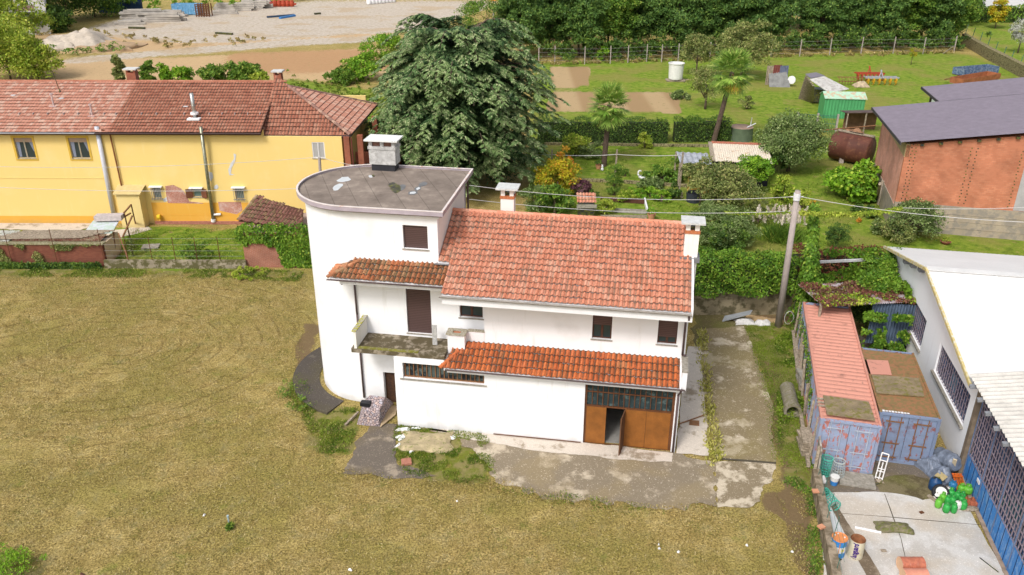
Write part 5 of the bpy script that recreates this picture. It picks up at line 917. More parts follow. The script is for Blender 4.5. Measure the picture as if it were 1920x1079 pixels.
# ------------------------------------------------------------------ containers
def contmat(name, base, rust, amt):
    s = NT(name); v = s.noise(1.6, 6, rough=.7); v2 = s.noise(5, 5, vec=s.mapv((1, 1, .45)), rough=.7)
    col = s.mix(s.step(v2, amt, amt+.06), base, rust); col = s.mix(s.math('MULTIPLY', s.step(v, .55, .7), .5), col, tuple(x*.45 for x in rust)); s.bump(s.noise(30, 3), .2, .01); return s.fin(col, .6, 0, .3)
m_cb = contmat('faded_blue_paint', (.26, .31, .43), (.40, .15, .12), .53); m_cp = contmat('faded_red_roof', (.54, .25, .185), (.30, .15, .11), .60); m_cr = contmat('rusty_roof', (.28, .14, .065), (.20, .14, .055), .48)
m_cd = contmat('patchy_blue_paint', (.19, .24, .35), (.24, .09, .08), .56)
def container(name, lab, origin, yaw, L, mroof, mside, rib):
    C = Fr(origin, yaw); t = thing(name, lab, 'container', origin); Hh, W = 2.59, 2.44        # origin = front right bottom corner
    m = MB(); corr(m, C.p(-W, 0.1, .15), C.v, (0, 0, 1), L-.1, Hh-.25, pitch=.28, dep=.04); corr(m, C.p(0, 0.1, .15), C.v, (0, 0, 1), L-.1, Hh-.25, pitch=.28, dep=.04); m.build('side_panels', mside, t)
    m = MB()
    if rib: corr(m, C.p(-W+.02, .12, Hh-.03), C.v, C.u, L-.24, W-.04, pitch=.36, dep=.028)
    else: m.prism([C.p(-W+.02, .12, Hh-.06), C.p(-.02, .12, Hh-.06), C.p(-.02, L-.12, Hh-.06), C.p(-W+.02, L-.12, Hh-.06)], (0, 0, .05))
    m.build('roof', mroof, t); m = MB()
    for a in (-W, -.0): 
        for z in (.08, Hh-.04): m.beam(C.p(a, 0, z), C.p(a, L, z), .1, .14)
    m.build('rails', mroof, t); m = MB()
    for a in (-W+.01, -.01):
        for b in (0.02, L): m.beam(C.p(a, b, 0), C.p(a, b, Hh+.01), .14, .14)
    for b in (.02, L): m.beam(C.p(-W, b, .08), C.p(0, b, .08), .12, .16); m.beam(C.p(-W, b, Hh-.05), C.p(0, b, Hh-.05), .13, .1)
    m.build('frame', mside, t); m = MB(); C.box(m, -W+.1, -.1, L-.05, L-.02, .1, Hh-.1); m.build('rear_panel', mside, t)
    for a0 in (-W+.08, -W/2+.01):
        a1 = a0+W/2-.09; m = MB(); C.box(m, a0, a1, .02, .06, .16, Hh-.12)
        for k in range(5): z = .35+k*.43; C.box(m, a0+.06, a1-.06, .0, .0195, z, z+.2)
        d = m.build('door', m_cb if rib else m_cd, t); m = MB()
        for k in (.3, .72): a = a0+(a1-a0)*k; m.cyl(C.p(a, -.035, .18), C.p(a, -.035, Hh-.12), .022, n=7); 
        for z in (.3, 1.05, 2.2): m.box(C.p((a0+a1)/2, -.03, z), ((a1-a0)*.66, .03, .05), yaw)
        m.build('locking_bars', pm('bar_grey', (.40, .44, .52), .2, 5) if rib else m_rust, d)
    return C, t
LC = P(1631, 890); RC = P(1737, 876)
C1, t1 = container('shipping_container', 'long container with faded salmon ribbed roof and pale blue doors', LC, -13.9, 12.1, m_cp, m_cb, True)
C2, t2 = container('shipping_container', 'shorter rust-brown container with patchy blue doors beside the white hall', RC+[.05,0,0], -12.9, 6.06, m_cr, m_cd, False)
m_ply = pm('mossy_plywood', (.26, .20, .12), .3, 2.5, c2=(.16, .145, .035), lo=.5, hi=.62, bump=.4, bsc=14)
def board(nm, lab, px, z, mat, th=.05, tilt=0): p = [P(x, y, z+tilt*i) for i, (x, y) in enumerate(px)]; m = MB(); m.prism(p, (0, 0, th)); return single(m, nm, mat, lab, 'board', np.mean(p, axis=0))
board('plywood_sheet', 'mossy plywood sheet lying on the front of the salmon container roof', [(1550,778), (1641,790), (1629,755), (1543,743)], 2.66, m_ply)
board('plywood_sheet', 'mossy plywood sheet lying on the rust-brown container roof', [(1643,738), (1733,745), (1723,711), (1634,704)], 2.62, m_ply)
board('salmon_panel', 'small salmon-coloured patch panel on the rust-brown container roof', [(1628,702), (1672,704), (1665,677), (1621,675)], 2.60, m_cp, .02)
for i, (x, y) in enumerate(((1540, 748), (1541, 755), (1541, 761))): c = P(x, y, 2.66); m = MB(); m.box(c, (.42, .1, .05), -8); single(m, 'wood_offcut', m_plank, ['rearmost', 'middle', 'front'][i]+' of the three pale wood offcuts on the container roof edge', 'offcut', c)
p_ = P(1679, 773, 2.6); m = MB()
for k in range(9): m.box(p_+C2.u*(k*.13-.5)+[0,0,.006], (.10, .09 if k % 3 else .13, .006), -13)
m.build('white_lettering', m_trim, t2)
# ------------------------------------------------------------------ yard wall of concrete planks with posts
w0, w1 = P(1484, 600), P(1519, 905); w2 = P(1556, 1110); t = thing('plank_wall', 'weathered concrete plank fence between the driveway and the containers', 'fence', w1)
m_pan = pm('weathered_panel', (.42, .38, .33), .25, 1.4, c2=(.20, .17, .13), lo=.45, hi=.6, bump=.3); d = norm(w1-w0); D = np.linalg.norm(w1-w0); nn_ = np.array([-d[1], d[0], 0])
for k in range(9): a = w0+d*D*k/9+[.25,0,0]; b = w0+d*D*(k+.96)/9+[.25,0,0]; m = MB(); j = random.Random(k).uniform(-.08, .08); m.prism([a, b, b+nn_*.08, a+nn_*.08], (j, 0, 1.75+j)); m.build('panel', m_pan, t)
for k in range(10): a = w0+d*D*k/9+[.1,0,0]; m = MB(); m.beam(a, a+[.15*math.sin(k), .1, 2.0-.2*math.cos(k*2)], .12); m.build('post', m_plank, t)
t = thing('low_wall', 'low weathered wall with green wire fence left of the concrete yard', 'wall', w2); d2 = norm(w2-w1); m = MB(); m.prism([w1, w2, w2+[.34,0,0], w1+[.34,0,0]], (0, 0, .75)); m.build('wall', pm('stained_wall', (.34, .27, .19), .35, 1.4, c2=(.13, .10, .06), bump=.4), t)
gp = pm('green_post', (.05, .16, .12), .2, 4, .5)
for k in range(5): a = w1+(w2-w1)*(k+.3)/4.6+[.2,0,.7]; m = MB(); m.cyl(a, a+[.12, .05, 1.25], .014, n=5); m.build('post', gp, t)
m = MB()
for z in (.2, .7, 1.15): m.cyl(w1+[.25,0,.75+z], w2+[.3,0,.75+z], .006, n=4, caps=False)
m.build('wire', gp, t)
ivyon('wall_ivy', 'ivy trailing along the gap between plank fence and salmon container', wallpatch(w0+[.35,0,0], w0+(w1-w0)*.72+[.35,0,0], .9, 2.35, .36, .8, 4), 6500, f_mid, .14, 4)
ivyon('driveway_weeds', 'creeping green weeds along the foot of the plank fence', roofveg(P(1462, 880), norm(P(1450, 620)-P(1462, 880)), np.array([1., 0, 0]), 13.5, 1.9, .52, 5, 1.3), 14000, f_moss, .10, 5, cat='weeds')
def scatter(name, label, poly, n, mat, L, seed, thr=.45, sc=.8, cat='weeds', up_=1.0):
    rng = np.random.default_rng(seed); pl = np.array(pxpoly(poly)); p = np.stack([rng.uniform(pl[:, 0].min(), pl[:, 0].max(), n), rng.uniform(pl[:, 1].min(), pl[:, 1].max(), n), np.full(n, .03)], 1); k = inpoly(p[:, 0]+rng.normal(0, .1, n), p[:, 1]+rng.normal(0, .1, n), [tuple(q) for q in pl]) & (fbm(p[:, 0], p[:, 1], sc, seed) > thr); p = p[k]; m_ = len(p)
    V = leafquads(p, norm(rng.normal(size=(m_, 3))*.8+np.array([0, 0, up_])), norm(rng.normal(size=(m_, 3))), L*rng.uniform(.5, 1.4, m_), L*.35); return tag(quads_mesh(name, V, mat, None, P(*poly[0])), label, cat, kind='stuff')
scatter('seam_weeds', 'yellow-green weeds growing in the seam of the driveway', [(1308,620),(1322,620),(1336,760),(1356,862),(1328,880),(1318,760)], 9000, foliage('seam_grass', (.34, .34, .06), (.46, .42, .12), (.55, .5, .2)), .20, 1, .38)
scatter('apron_moss', 'mossy weeds around the pile in front of the white wall', [(742,795),(910,815),(930,912),(850,905),(765,890),(738,850)], 26000, f_weed, .09, 2, .46, .6)
scatter('tower_weeds', 'lush weeds at the foot of the round tower', [(560,690),(600,770),(672,765),(665,820),(640,862),(600,850),(562,770),(535,740)], 24000, f_weed, .11, 3, .40, .8)
scatter('edge_weeds', 'green weeds on the edge of the apron beside the field', [(925,900),(1000,915),(1240,958),(1330,955),(1335,975),(1100,955),(930,918)], 9000, f_weed, .09, 4, .5)
scatter('wall_weeds', 'sparse green weeds under the garden wall and shed', [(-40,503),(570,509),(560,530),(430,522),(-40,520)], 26000, f_weed, .12, 5, .46, 1.2)
scatter('yard_weeds', 'weeds between the yard slab and the plank fence', [(1470,880),(1525,890),(1545,1090),(1520,1090),(1512,930),(1470,905)], 9000, f_mid, .13, 6, .42)
scatter('garden_weeds', 'longer tufts in the garden lawn behind the house', [(1010,285),(1540,285),(1640,460),(1640,490),(1010,440)], 16000, f_weed, .16, 7, .5, 2.5)
scatter('stubble', 'dry mown stubble and clippings lying on the field', [(-60,512),(575,512),(560,700),(640,890),(900,915),(1240,965),(1440,960),(1520,1000),(1530,1100),(-60,1100)], 230000, f_straw, .10, 8, .30, 1.6, cat='stubble', up_=.35)
for i, (x, y, rx, rz, mt, lab) in enumerate([(540, 742, .9, .45, f_mid, 'feathery thistle clump on the field left of the tower'), (565, 765, .8, .4, f_mid, 'thistle clump just right of the other at the tower foot'), (432, 992, .12, .14, f_mid, 'tiny green weed round a bottle neck in the mown field')]): plant('thistle', lab, 'weed', P(x, y), rx, rz, mt, k=10, n=30, L=.15, aspect=.25, seed=500+i, tr=.015, hollow=.2)
# things lying on and beside the driveway
m_deb = pm('white_debris', (.66, .64, .62), .2, 6, bump=.6)
def crumple(nm, lab, c, sx, sy, h, mat, seed=1, yaw=0, res=9, cat='sheet'):
    X, Y = np.meshgrid(np.linspace(-1, 1, res), np.linspace(-1, 1, res)); rr_ = np.maximum(abs(X), abs(Y)); edge = 1-.35*vnoise(X+9, Y+5, .5, seed)*rr_; Z = h*(.12+fbm(X+3, Y+7, .7, seed, 3))*(1.05-rr_**2*.8); a = R(yaw); xx = X*edge*sx; yy = Y*edge*sy
    V = np.stack([c[0]+xx*math.cos(a)-yy*math.sin(a), c[1]+xx*math.sin(a)+yy*math.cos(a), c[2]+Z], -1).reshape(-1, 3); B = V.copy(); B[:, 2] = c[2]+.012; m = MB(); f = [(j*res+i, j*res+i+1, (j+1)*res+i+1, (j+1)*res+i) for j in range(res-1) for i in range(res-1)]; n_ = res*res
    rim = [i for i in range(res)]+[j*res+res-1 for j in range(1, res)]+[(res-1)*res+i for i in range(res-2, -1, -1)]+[j*res for j in range(res-2, 0, -1)]
    m.add(np.concatenate([V, B]), f+[tuple(q+n_ for q in reversed(g)) for g in f]+[(rim[i], rim[i-1], rim[i-1]+n_, rim[i]+n_) for i in range(len(rim))]); return single(m, nm, mat, lab, cat, c)
crumple('plaster_rubble', 'white rubble heap by the boundary wall left of the pole', P(1396, 606), .7, .4, .5, m_deb, 1, cat='rubble'); crumple('plaster_rubble', 'white rubble pieces nearest to the foot of the pole', P(1430, 608), .55, .35, .4, m_deb, 2, cat='rubble')
m = MB(); a_ = P(1354, 604); b_ = P(1407, 590, .7); m.prism([a_, a_+[.25,.5,.1], b_+[.25,.5,0], b_], (0, 0, .06)); single(m, 'metal_sheet', pm('galv_sheet', (.34, .36, .38), .15, 3, .4), 'grey metal sheet propped on the rubble by the boundary wall', 'sheet', a_)
a_ = P(1474, 738); b_ = P(1484, 782); t = thing('concrete_pipe', 'short concrete drain pipe lying on the moss beside the plank fence', 'pipe', b_); dd = norm(b_-a_); m = MB(); m.lathe(a_+[0,0,.36], [(.30, 0), (.36, 0), (.37, np.linalg.norm(b_-a_)*.9), (.43, np.linalg.norm(b_-a_)*.92), (.43, np.linalg.norm(b_-a_)+.1), (.29, np.linalg.norm(b_-a_)+.1), (.28, 0)], 20, dd); m.build('barrel', pm('pipe_concrete', (.26, .23, .18), .25, 4, bump=.4, c2=(.16,.15,.07)), t, smooth=False)
for i, (x, y, n_, lab) in enumerate(((1505, 722, 5, 'stack of broken slabs beside the plank fence behind the concrete pipe'), (1508, 842, 6, 'stack of old boards beside the plank fence nearest the yard'))):
    c = P(x, y); t = thing('slab_stack' if i == 0 else 'board_stack', lab, 'stack', c)
    for k in range(n_): m = MB(); m.box(c+[.03*math.sin(k*3), 0, .08+k*.13], (.5, 1.3, .1), -8+6*math.sin(k*2)); m.build('slab' if i == 0 else 'board', m_stone if i == 0 else m_plank, t)
for i, (x0, y0, x1, y1) in enumerate(((1486, 625, 1497, 720), (1491, 640, 1500, 735), (1500, 780, 1515, 880))): m = MB(); a_, b_ = P(x0, y0), P(x1, y1); m.beam(a_+[0,0,.12+i*.03], b_+[0,0,.12+i*.03], .16); single(m, 'timber_beam', m_plank, ['long rotten beam nearest the pole along the plank fence', 'second rotten beam along the plank fence', 'mossy beam along the front end of the plank fence'][i], 'beam', a_)
board('rusty_plate', 'small rusty plate lying on the pale side strip by the house corner', [(1292,797), (1311,799), (1311,790), (1293,789)], .06, m_rust, .03)
m = MB(); m.cyl(P(1268, 797, .1), P(1322, 778, .1), .03, n=6); single(m, 'rusty_rod', m_rust, 'thin rusty rod lying across the pale side strip', 'rod', P(1268, 797))
# in front of the house
t = thing('stone_buttress', 'sloping heap of pinkish rubble stone against the wall beside the small door', 'masonry', P(690, 800)); s_ = NT('rubble_stone'); vo = s_.n('ShaderNodeTexVoronoi'); vo.inputs['Scale'].default_value = 8; s_.l(s_.pos(), vo.inputs['Vector']); vd = s_.n('ShaderNodeTexVoronoi', feature='DISTANCE_TO_EDGE'); vd.inputs['Scale'].default_value = 8; s_.l(s_.pos(), vd.inputs['Vector'])
sp = s_.n('ShaderNodeSeparateColor'); s_.l(vo.outputs['Color'], sp.inputs[0]); cc_ = s_.ramp(sp.outputs[0], [(0, (.30, .26, .28)), (.5, (.48, .36, .33)), (.8, (.40, .38, .42)), (1, (.55, .40, .34))]); cc_ = s_.mix(s_.step(vd.outputs['Distance'], .14, .02), cc_, (.09, .07, .08)); s_.bump(vd.outputs['Distance'], .8, .05); m_rub = s_.fin(cc_, .9, 0, .15)
b0 = [P(668, 797), P(712, 801), P(738, 756), P(682, 752)]; tp = [P(686, 772, .75), P(711, 772, .85), P(722, 744, 1.25), P(694, 742, 1.25)]; G_ = 7; vs = []; rng = np.random.default_rng(8)
def quadgrid(A, B_, C_, D_, n): return [[A*(1-u)*(1-v)+B_*u*(1-v)+C_*u*v+D_*(1-u)*v for u in np.linspace(0, 1, n)] for v in np.linspace(0, 1, n)]
m = MB()
for A_, B_, C_, D_ in ((b0[0], b0[1], tp[1], tp[0]), (b0[1], b0[2], tp[2], tp[1]), (tp[0], tp[1], tp[2], tp[3]), (b0[3], b0[0], tp[0], tp[3])):
    g = quadgrid(A_, B_, C_, D_, 9); V = [p+.10*(np.array([fbm(p[0]+5, p[2]+p[1], .3, 1), fbm(p[1]+5, p[2]+p[0], .3, 2), fbm(p[0]+1, p[1]+3+p[2], .3, 3)])-.5) for r_ in g for p in r_]; m.add(V, [(j*9+i, j*9+i+1, (j+1)*9+i+1, (j+1)*9+i) for j in range(8) for i in range(8)])
m.build('rubble', m_rub, t); m = MB(); c = P(686, 757, 1.0); m.box(c, (.5, .3, .2), -9); bx_ = single(m, 'black_box', pm('black_plastic_box', (.02, .02, .024), .2, 4, .4), 'small black plastic box on the rubble buttress under the downpipe', 'box', c)
sheet('door_step', [(712,802),(742,778),(746,762),(728,760),(718,780)], .12, pm('sandy_step', (.48, .36, .22), .15, 2), res=.06, warp=.05)
m = MB(); m.beam(P(648, 800)+[0,0,.1], P(672, 778)+[0,0,.16], .1, .08); single(m, 'white_batten', m_plank, 'pale batten lying in the grass left of the rubble buttress', 'batten', P(648, 800))
m_wht = pm('white_plastic', (.80, .80, .80), .06, 5, .5, bump=.4)
for i, (x, y, sx, sy, lab) in enumerate([(756, 806, .38, .2, 'white plastic scrap nearest the corner of the white wall'), (754, 820, .32, .24, 'white plastic scrap, second from the wall corner'), (751, 836, .26, .26, 'white plastic scrap at the left edge of the weedy mound'), (832, 822, .16, .45, 'long white plastic strip at the right of the weedy mound'), (846, 820, .28, .2, 'white plastic scrap, rightmost beside the mound'), (779, 804, .3, .07, 'thin white strip behind the weedy mound'), (771, 848, .14, .1, 'small grey scrap in front of the mound'),
   (383, 967, .13, .09, 'pale paper scrap in the mown field'), (857, 941, .08, .07, 'tiny white scrap in the field below the apron'), (657, 1070, .15, .08, 'white scrap at the bottom edge of the field'), (1236, 1030, .1, .06, 'small white scrap low in the field'), (1272, 1036, .1, .07, 'small white scrap right of its twin low in the field'), (1235, 1022, .08, .05, 'very small white scrap above its twins in the field'), (1400, 1024, .1, .06, 'white scrap in the field near the yard wall'), (1915/1.0-430, 1036, .1, .05, 'white scrap beside the low yard wall')]): crumple('plastic_scrap', lab, P(x, y, .02), sx*(.65 if y > 900 else 1), sy*(.65 if y > 900 else 1), .12, m_wht, 10+i, yaw=i*37, cat='scrap')
crumple('soil_mound', 'low mound of dry sandy soil in front of the white wall', P(798, 832), 1.5, 1.0, .42, pm('mound_soil', (.42, .34, .20), .3, 3, c2=(.16,.18,.04), lo=.55), 40, cat='mound')
m = MB(); m.box(P(762, 869)+[0,0,.08], (.46, .4, .12), 12); single(m, 'brick_block', pm('block_red', (.42, .18, .12), .2, 8), 'broken red brick block on the moss in front of the house', 'brick', P(762, 869))
m = MB(); m.cyl(P(152, 1076, .05), P(163, 1085, .05), .05, n=7); single(m, 'stick', m_wood, 'short dark stick at the bottom left of the field', 'stick', P(152, 1076)); m = MB(); c = P(430, 985); m.cyl(c, c+[.0,0,.42], .035, n=8); m.cyl(c+[0,0,.42], c+[0,0,.5], .05, n=8); single(m, 'marker_stake', pm('stake', (.35, .45, .47), .1, 4), 'small blue-grey marker stake with white top in the field', 'stake', c)
# ------------------------------------------------------------------ the white hall
hb = P(1795, 885); HY = math.degrees(math.atan2(.9818, .19)); HA = Fr(hb, HY-180)      # a runs towards the camera, b to the right
m_hallw = plaster('hall_plaster', (.87, .87, .88), (.68, .66, .62), amt=.4)
hall = thing('white_hall', 'white workshop hall with bright corrugated roof and barred windows', 'hall', hb); d_ = np.array([.19, .9818, 0]); d_ /= np.linalg.norm(d_); r_ = np.array([d_[1], -d_[0], 0])
class HF:
    o = hb; u = d_; v = r_
    def p(s, a, b, z): return hb+d_*a+r_*b+np.array([0, 0, z])
    box = Fr.box
G = HF()
def prof(a): return 4.5+(6.0-4.5)*min(1, max(0, (a-.5)/8.5)) if a < 9 else 6.0-(6.0-3.9)*(a-9)/8.6
m = MB(); wallholes(m, G, .0, 17.2, 0, .3, 0, 3.85, [(.75, 5.75, 1.95, 3.55), (8.4, 11.7, 1.65, 3.4), (11.9, 13.6, .4, 3.2)])
m.prism([G.p(0, 0, 3.85), G.p(17.2, 0, 3.85), G.p(17.2, 0, 3.95), G.p(9.0, 0, 5.95), G.p(0, 0, 4.45)], r_*.3); G.box(m, 17.2, 17.5, 0, 24, 0, 3.8); G.box(m, -.3, 0, .3, 24, 0, 4.4)
m.build('wall', m_hallw, hall)
def roofpiece(a0, z0, a1, z1, name, mat, b0=-.35, b1=26, pitch=.25, dep=.025, th=.0):
    v = norm(d_*(a1-a0)+np.array([0, 0, z1-z0])); m = MB(); corr(m, G.p(a0, b0, z0), r_, v, b1-b0, math.hypot(a1-a0, z1-z0), pitch, dep); return m.build(name, mat, hall)
m_wr = pm('white_roof', (.72, .71, .69), .07, .5, .5, fine=.08)
roofpiece(.1, 4.50, 9.06, 6.08, 'front_roof', m_wr, dep=.005); roofpiece(17.7, 3.88, 9.06, 6.08, 'rear_roof', m_wr, dep=.005)
m = MB(); m.beam(G.p(9.06, -.36, 6.11), G.p(9.06, 26, 6.11), .5, .04); m.build('ridge_cap', pm('ridge_grey', (.66, .65, .63), .08, 2), hall)
m = MB(); m.beam(G.p(.1, -.4, 4.47), G.p(9.06, -.4, 6.05), .1, .16); m.beam(G.p(17.7, -.4, 3.85), G.p(9.06, -.4, 6.05), .1, .16); m.build('barge_board', pm('yellow_trim', (.62, .50, .20), .15, 3, c2=(.6,.58,.5), lo=.45), hall)
for a in (10.4, 11.9, 13.3): z = 6.05-(a-9.06)*.255; m = MB(); G.box(m, a, a+.35, -.3, .0, z-.42, z-.22); m.build('rafter_end', pm('rafter_grey', (.25, .26, .28), .2, 5), hall)
m_bars = pm('window_bars', (.30, .24, .28), .3, 8); m_blueg = pm('blue_glass', (.02, .035, .09), .5, 1.5, .15, c2=(.04,.09,.18))
def barwin(a0, a1, z0, z1, rows, step_, nm='window', bb=.12, par=None, panel=None, sill=True):
    m = MB()
    k = int((a1-a0)/step_)
    for i in range(k+1): a = a0+(a1-a0)*i/k; G.box(m, a-.012, a+.012, bb-.02, bb+.02, z0, z1)
    for i in range(rows+1): z = z0+(z1-z0)*i/rows; G.box(m, a0, a1, bb-.028, bb-.0205, z-.02, z+.02)
    w_ = m.build(nm, m_bars, par or hall); m = MB(); G.box(m, a0, a1, bb+.04, bb+.05, z0, z1); m.build('pane', m_blueg, w_)
    if panel: m = MB(); G.box(m, panel[0], panel[1], bb+.025, bb+.036, panel[2], panel[3]); m.build('opening_pane', pm('teal_glass', (.03, .13, .20), .2, 3, .3), w_)
    if sill: m = MB(); G.box(m, a0-.1, a1+.1, -.12, bb, z0-.1, z0-.005); m.build('sill', m_stone, w_)
barwin(.75, 5.75, 1.95, 3.55, 4, .29, panel=(2.9, 3.8, 2.35, 3.15)); barwin(8.4, 11.7, 1.65, 3.4, 4, .29, panel=(9.8, 11.2, 2.2, 3.1)); barwin(11.9, 13.6, .4, 3.2, 5, .28, sill=False)
# blue gate in the front half of the same wall
gate = thing('workshop_gate', 'tall blue steel gate with barred upper panes on the white hall', 'gate', G.p(-2, 0, 0)); gm = contmat('worn_blue_paint', (.04, .20, .52), (.15, .30, .55), .50)
m = MB(); G.box(m, -14, -.3, .22, .5, 4.35, 4.86); m.build('lintel_wall', m_white, hall); m = MB(); G.box(m, -.28, .02, -.06, .2, 0, 4.42); m.build('rusty_post', pm('stained_post', (.22, .17, .12), .4, 2.5), gate)
for k in range(12):
    a1 = -.35-k*.98; a0 = a1-.95; m = MB(); G.box(m, a0, a1, .12, .16, .05, 1.28); lf = m.build('steel_panel', gm, gate); m = MB()
    for a in (a0, a0+.48): G.box(m, a-.012, a+.012, .10, .1195, .05, 1.28)
    m.build('panel_seam', pm('dark_blue', (.02, .06, .16), .2, 5), lf)
m = MB(); 
for i in range(48): a = -.35-i*.245; G.box(m, a-.013, a+.013, .12, .16, 1.3, 4.32)
for z in np.linspace(1.29, 4.3, 9): G.box(m, -12.2, -.35, .10, .1195, z-.022, z+.022)
m.build('bars', m_bars, gate); m = MB()
for k in range(7): a = -.35-k*1.96; G.box(m, a-.04, a+.04, .085, .104, .05, 4.32)
m.build('stiles', pm('blue_frame', (.16, .22, .36), .25, 5), gate); m = MB(); G.box(m, -12.2, -.35, .2, .21, 1.28, 4.32); m.build('pane', m_blueg, gate)
m = MB(); G.box(m, -2.92, -2.62, .06, .11, 1.45, 1.6) if 0 else m.box(G.p(-2.0, .09, 1.02), (.3, .03, .16), HY); m.build('oval_sign', m_trim, gate)
m = MB(); G.box(m, -12.5, .2, -.05, .12, 0, .06); m.build('threshold', pm('threshold', (.35, .26, .19), .3, 4), gate)
m = MB(); corr(m, G.p(.35, -.45, 4.85), -d_, norm(r_*1.0+np.array([0, 0, .18])), 13.5, 8.5, pitch=.30, dep=.05); m.build('awning', pm('awning_sheet', (.58, .55, .50), .15, 1.5, c2=(.42,.40,.36), lo=.5, hi=.7), hall)
for k in range(5): m = MB(); a = -.4-k*1.05; m.beam(G.p(a, -.6, 4.66), G.p(a, .2, 4.80), .16, .14); m.build('rafter_end', pm('rafter_grey', (.25, .26, .28), .2, 5), hall)
ivyon('hall_ivy', 'dense dark ivy covering the rear left corner of the white hall', wallpatch(G.p(16.5, -.25, 0), G.p(11.2, -.25, 0), .6, 3.95, .40, 1.6, 6, off=.05), 9000, f_ivy, .19, 6)
plant('ivy_clump', 'bulging dark ivy mound between the hall and the lean-to', 'ivy', P(1668, 580), 2.3, 1.9, f_ivy, k=70, n=130, L=.19, cz=1.9, seed=71, tr=.08, ry=2.6)
plant('ivy_clump', 'tall ivy mass spilling over the rear corner of the white hall', 'ivy', np.array([22.0, 46.1, 0]), 1.0, 2.1, f_ivy, k=80, n=140, L=.18, cz=2.2, seed=73, tr=.08, ry=1.9)
plant('ivy_clump', 'curtain of ivy between the blue metal wall and the hall window', 'ivy', np.array([21.4, 43.9, 0]), .75, 1.5, f_ivy, k=50, n=130, L=.17, cz=1.7, seed=74, tr=.06, ry=1.1)
plant('ivy_clump', 'lower dark ivy hanging down behind the rust-brown container', 'ivy', P(1640, 628), 1.9, 1.0, f_dark, k=44, n=110, L=.17, cz=1.0, seed=72, tr=.05)

scatter('drive_moss', 'low moss and weeds between the driveway and the plank fence', [(1395,602),(1490,612),(1512,890),(1462,868),(1446,762)], 60000, f_moss, .07, 21, .36, .9, cat='moss')
scatter('chips', 'pale chips and crumbs scattered on the driveway and apron', [(1300,610),(1395,610),(1460,870),(1345,950),(1240,955),(930,905),(880,830),(1262,862),(1290,640)], 1400, pm('pale_chips', (.62, .55, .45), .2, 5), .09, 22, .35, 1.2, cat='debris', up_=.1)
scatter('lawn_blades', 'longer grass blades in the farmhouse lawn', [(240,432),(450,430),(452,492),(215,490)], 7000, f_mid, .12, 23, .35, 1.0, cat='grass')
scatter('bed_weeds', 'tufts and stones of the dark soil beside the low yard wall', [(1440,900),(1520,905),(1530,1090),(1500,1090),(1470,960)], 5000, f_straw, .09, 24, .45, .6, cat='weeds')

scatter('edge_straw', 'dry grass creeping over the rounded edge of the apron', [(640,880),(760,902),(930,900),(1060,932),(1240,950),(1345,945),(1350,965),(1240,968),(1060,948),(920,922),(760,912),(630,895)], 14000, f_straw, .10, 30, .25, .5, cat='grass', up_=.5)
scatter('slab_edge_moss', 'moss creeping in from the edges of the driveway', [(1395,608),(1412,620),(1462,760),(1466,868),(1445,866),(1438,770)], 7000, f_weed, .09, 31, .35, .5, cat='moss')

plant('ivy_clump', 'heap of bright ivy on the right end of the lean-to roof against the hall', 'ivy', np.array([21.3, 43.7, 0]), 1.15, .9, f_ivy, k=54, n=130, L=.18, cz=3.2, seed=76, tr=.05, ry=1.5)
ivyon('hanging_ivy', 'ivy hanging from the lean-to edge over the blue metal wall', wallpatch((19.5, 41.35, 0), (21.9, 40.85, 0), .4, 2.9, .55, .6, 14, off=-.05), 5200, f_ivy, .17, 14)
# ------------------------------------------------------------------ loose things in the yard
t = thing('tyre_stack', 'two black tyres stacked behind the container against the hall', 'tyres', P(1682, 664)); c = P(1682, 664)
m_rub_ = pm('rubber', (.022, .022, .026), .3, 6, .7)
def tyre(par, c, ax, R_=.36, w_=.2, name='tyre'):
    m = MB(); m.lathe(c, [(R_*.62, -w_*.4), (R_*.8, -w_*.5), (R_*.97, -w_*.4), (R_, -w_*.15), (R_, w_*.15), (R_*.97, w_*.4), (R_*.8, w_*.5), (R_*.62, w_*.4), (R_*.58, 0), (R_*.62, -w_*.4)], 22, ax); return m.build(name, m_rub_, par, None if par is not None else c, smooth=True)
for k in range(3): tyre(t, c+[0, 0, .14+k*.22], (0, 0, 1), .42)
m = MB(); m.lathe(c+[0, 0, .66], [(.0, 0), (.24, .0), (.24, .03), (0, .04)], 16); m.build('rusty_disc', m_rust, t)
def drum(c, ax, mats, lab, hh=.88, rr=.29, opened=False):
    t = thing('oil_drum', lab, 'drum', c-np.array(ax)*0); p = []
    z = [0, .02, .28, .295, .31, .57, .585, .60, .86, .88]; r_ = [rr, rr+.010, rr, rr+.006, rr, rr, rr+.006, rr, rr, rr+.010]
    for i, (z0, z1, mt) in enumerate(mats): 
        pr = [(rr, z0)]+[(b, a) for a, b in zip(z, r_) if z0 < a < z1]+[(rr, z1)]; m = MB(); m.lathe(c, pr, 28, ax); m.build('band' if len(mats) > 1 else 'shell', mt, t)
    return t
m_drb = pm('drum_blue', (.04, .22, .58), .15, 4, .45, c2=(.10,.30,.60), lo=.5); m_drw = pm('drum_white', (.72, .71, .68), .08, 4, .45); m_dro = pm('drum_orange', (.70, .26, .09), .15, 4, .5); m_cre = pm('drum_cream', (.62, .57, .42), .15, 3, .5, c2=(.45,.36,.2), lo=.55); m_rin = pm('rusty_inside', (.34, .15, .07), .4, 5)
c = P(1568, 1040); t = drum(c, (0,0,1), [(0, .3, m_drb), (.3, .58, m_drw), (.58, .88, m_drb)], 'blue and white drum with orange lid standing on the yard slab'); m = MB(); m.lathe(c, [(.0, .868), (.27, .868), (.285, .885), (.302, .885), (.302, .85)], 28); m.build('lid', m_dro, t)
m = MB()
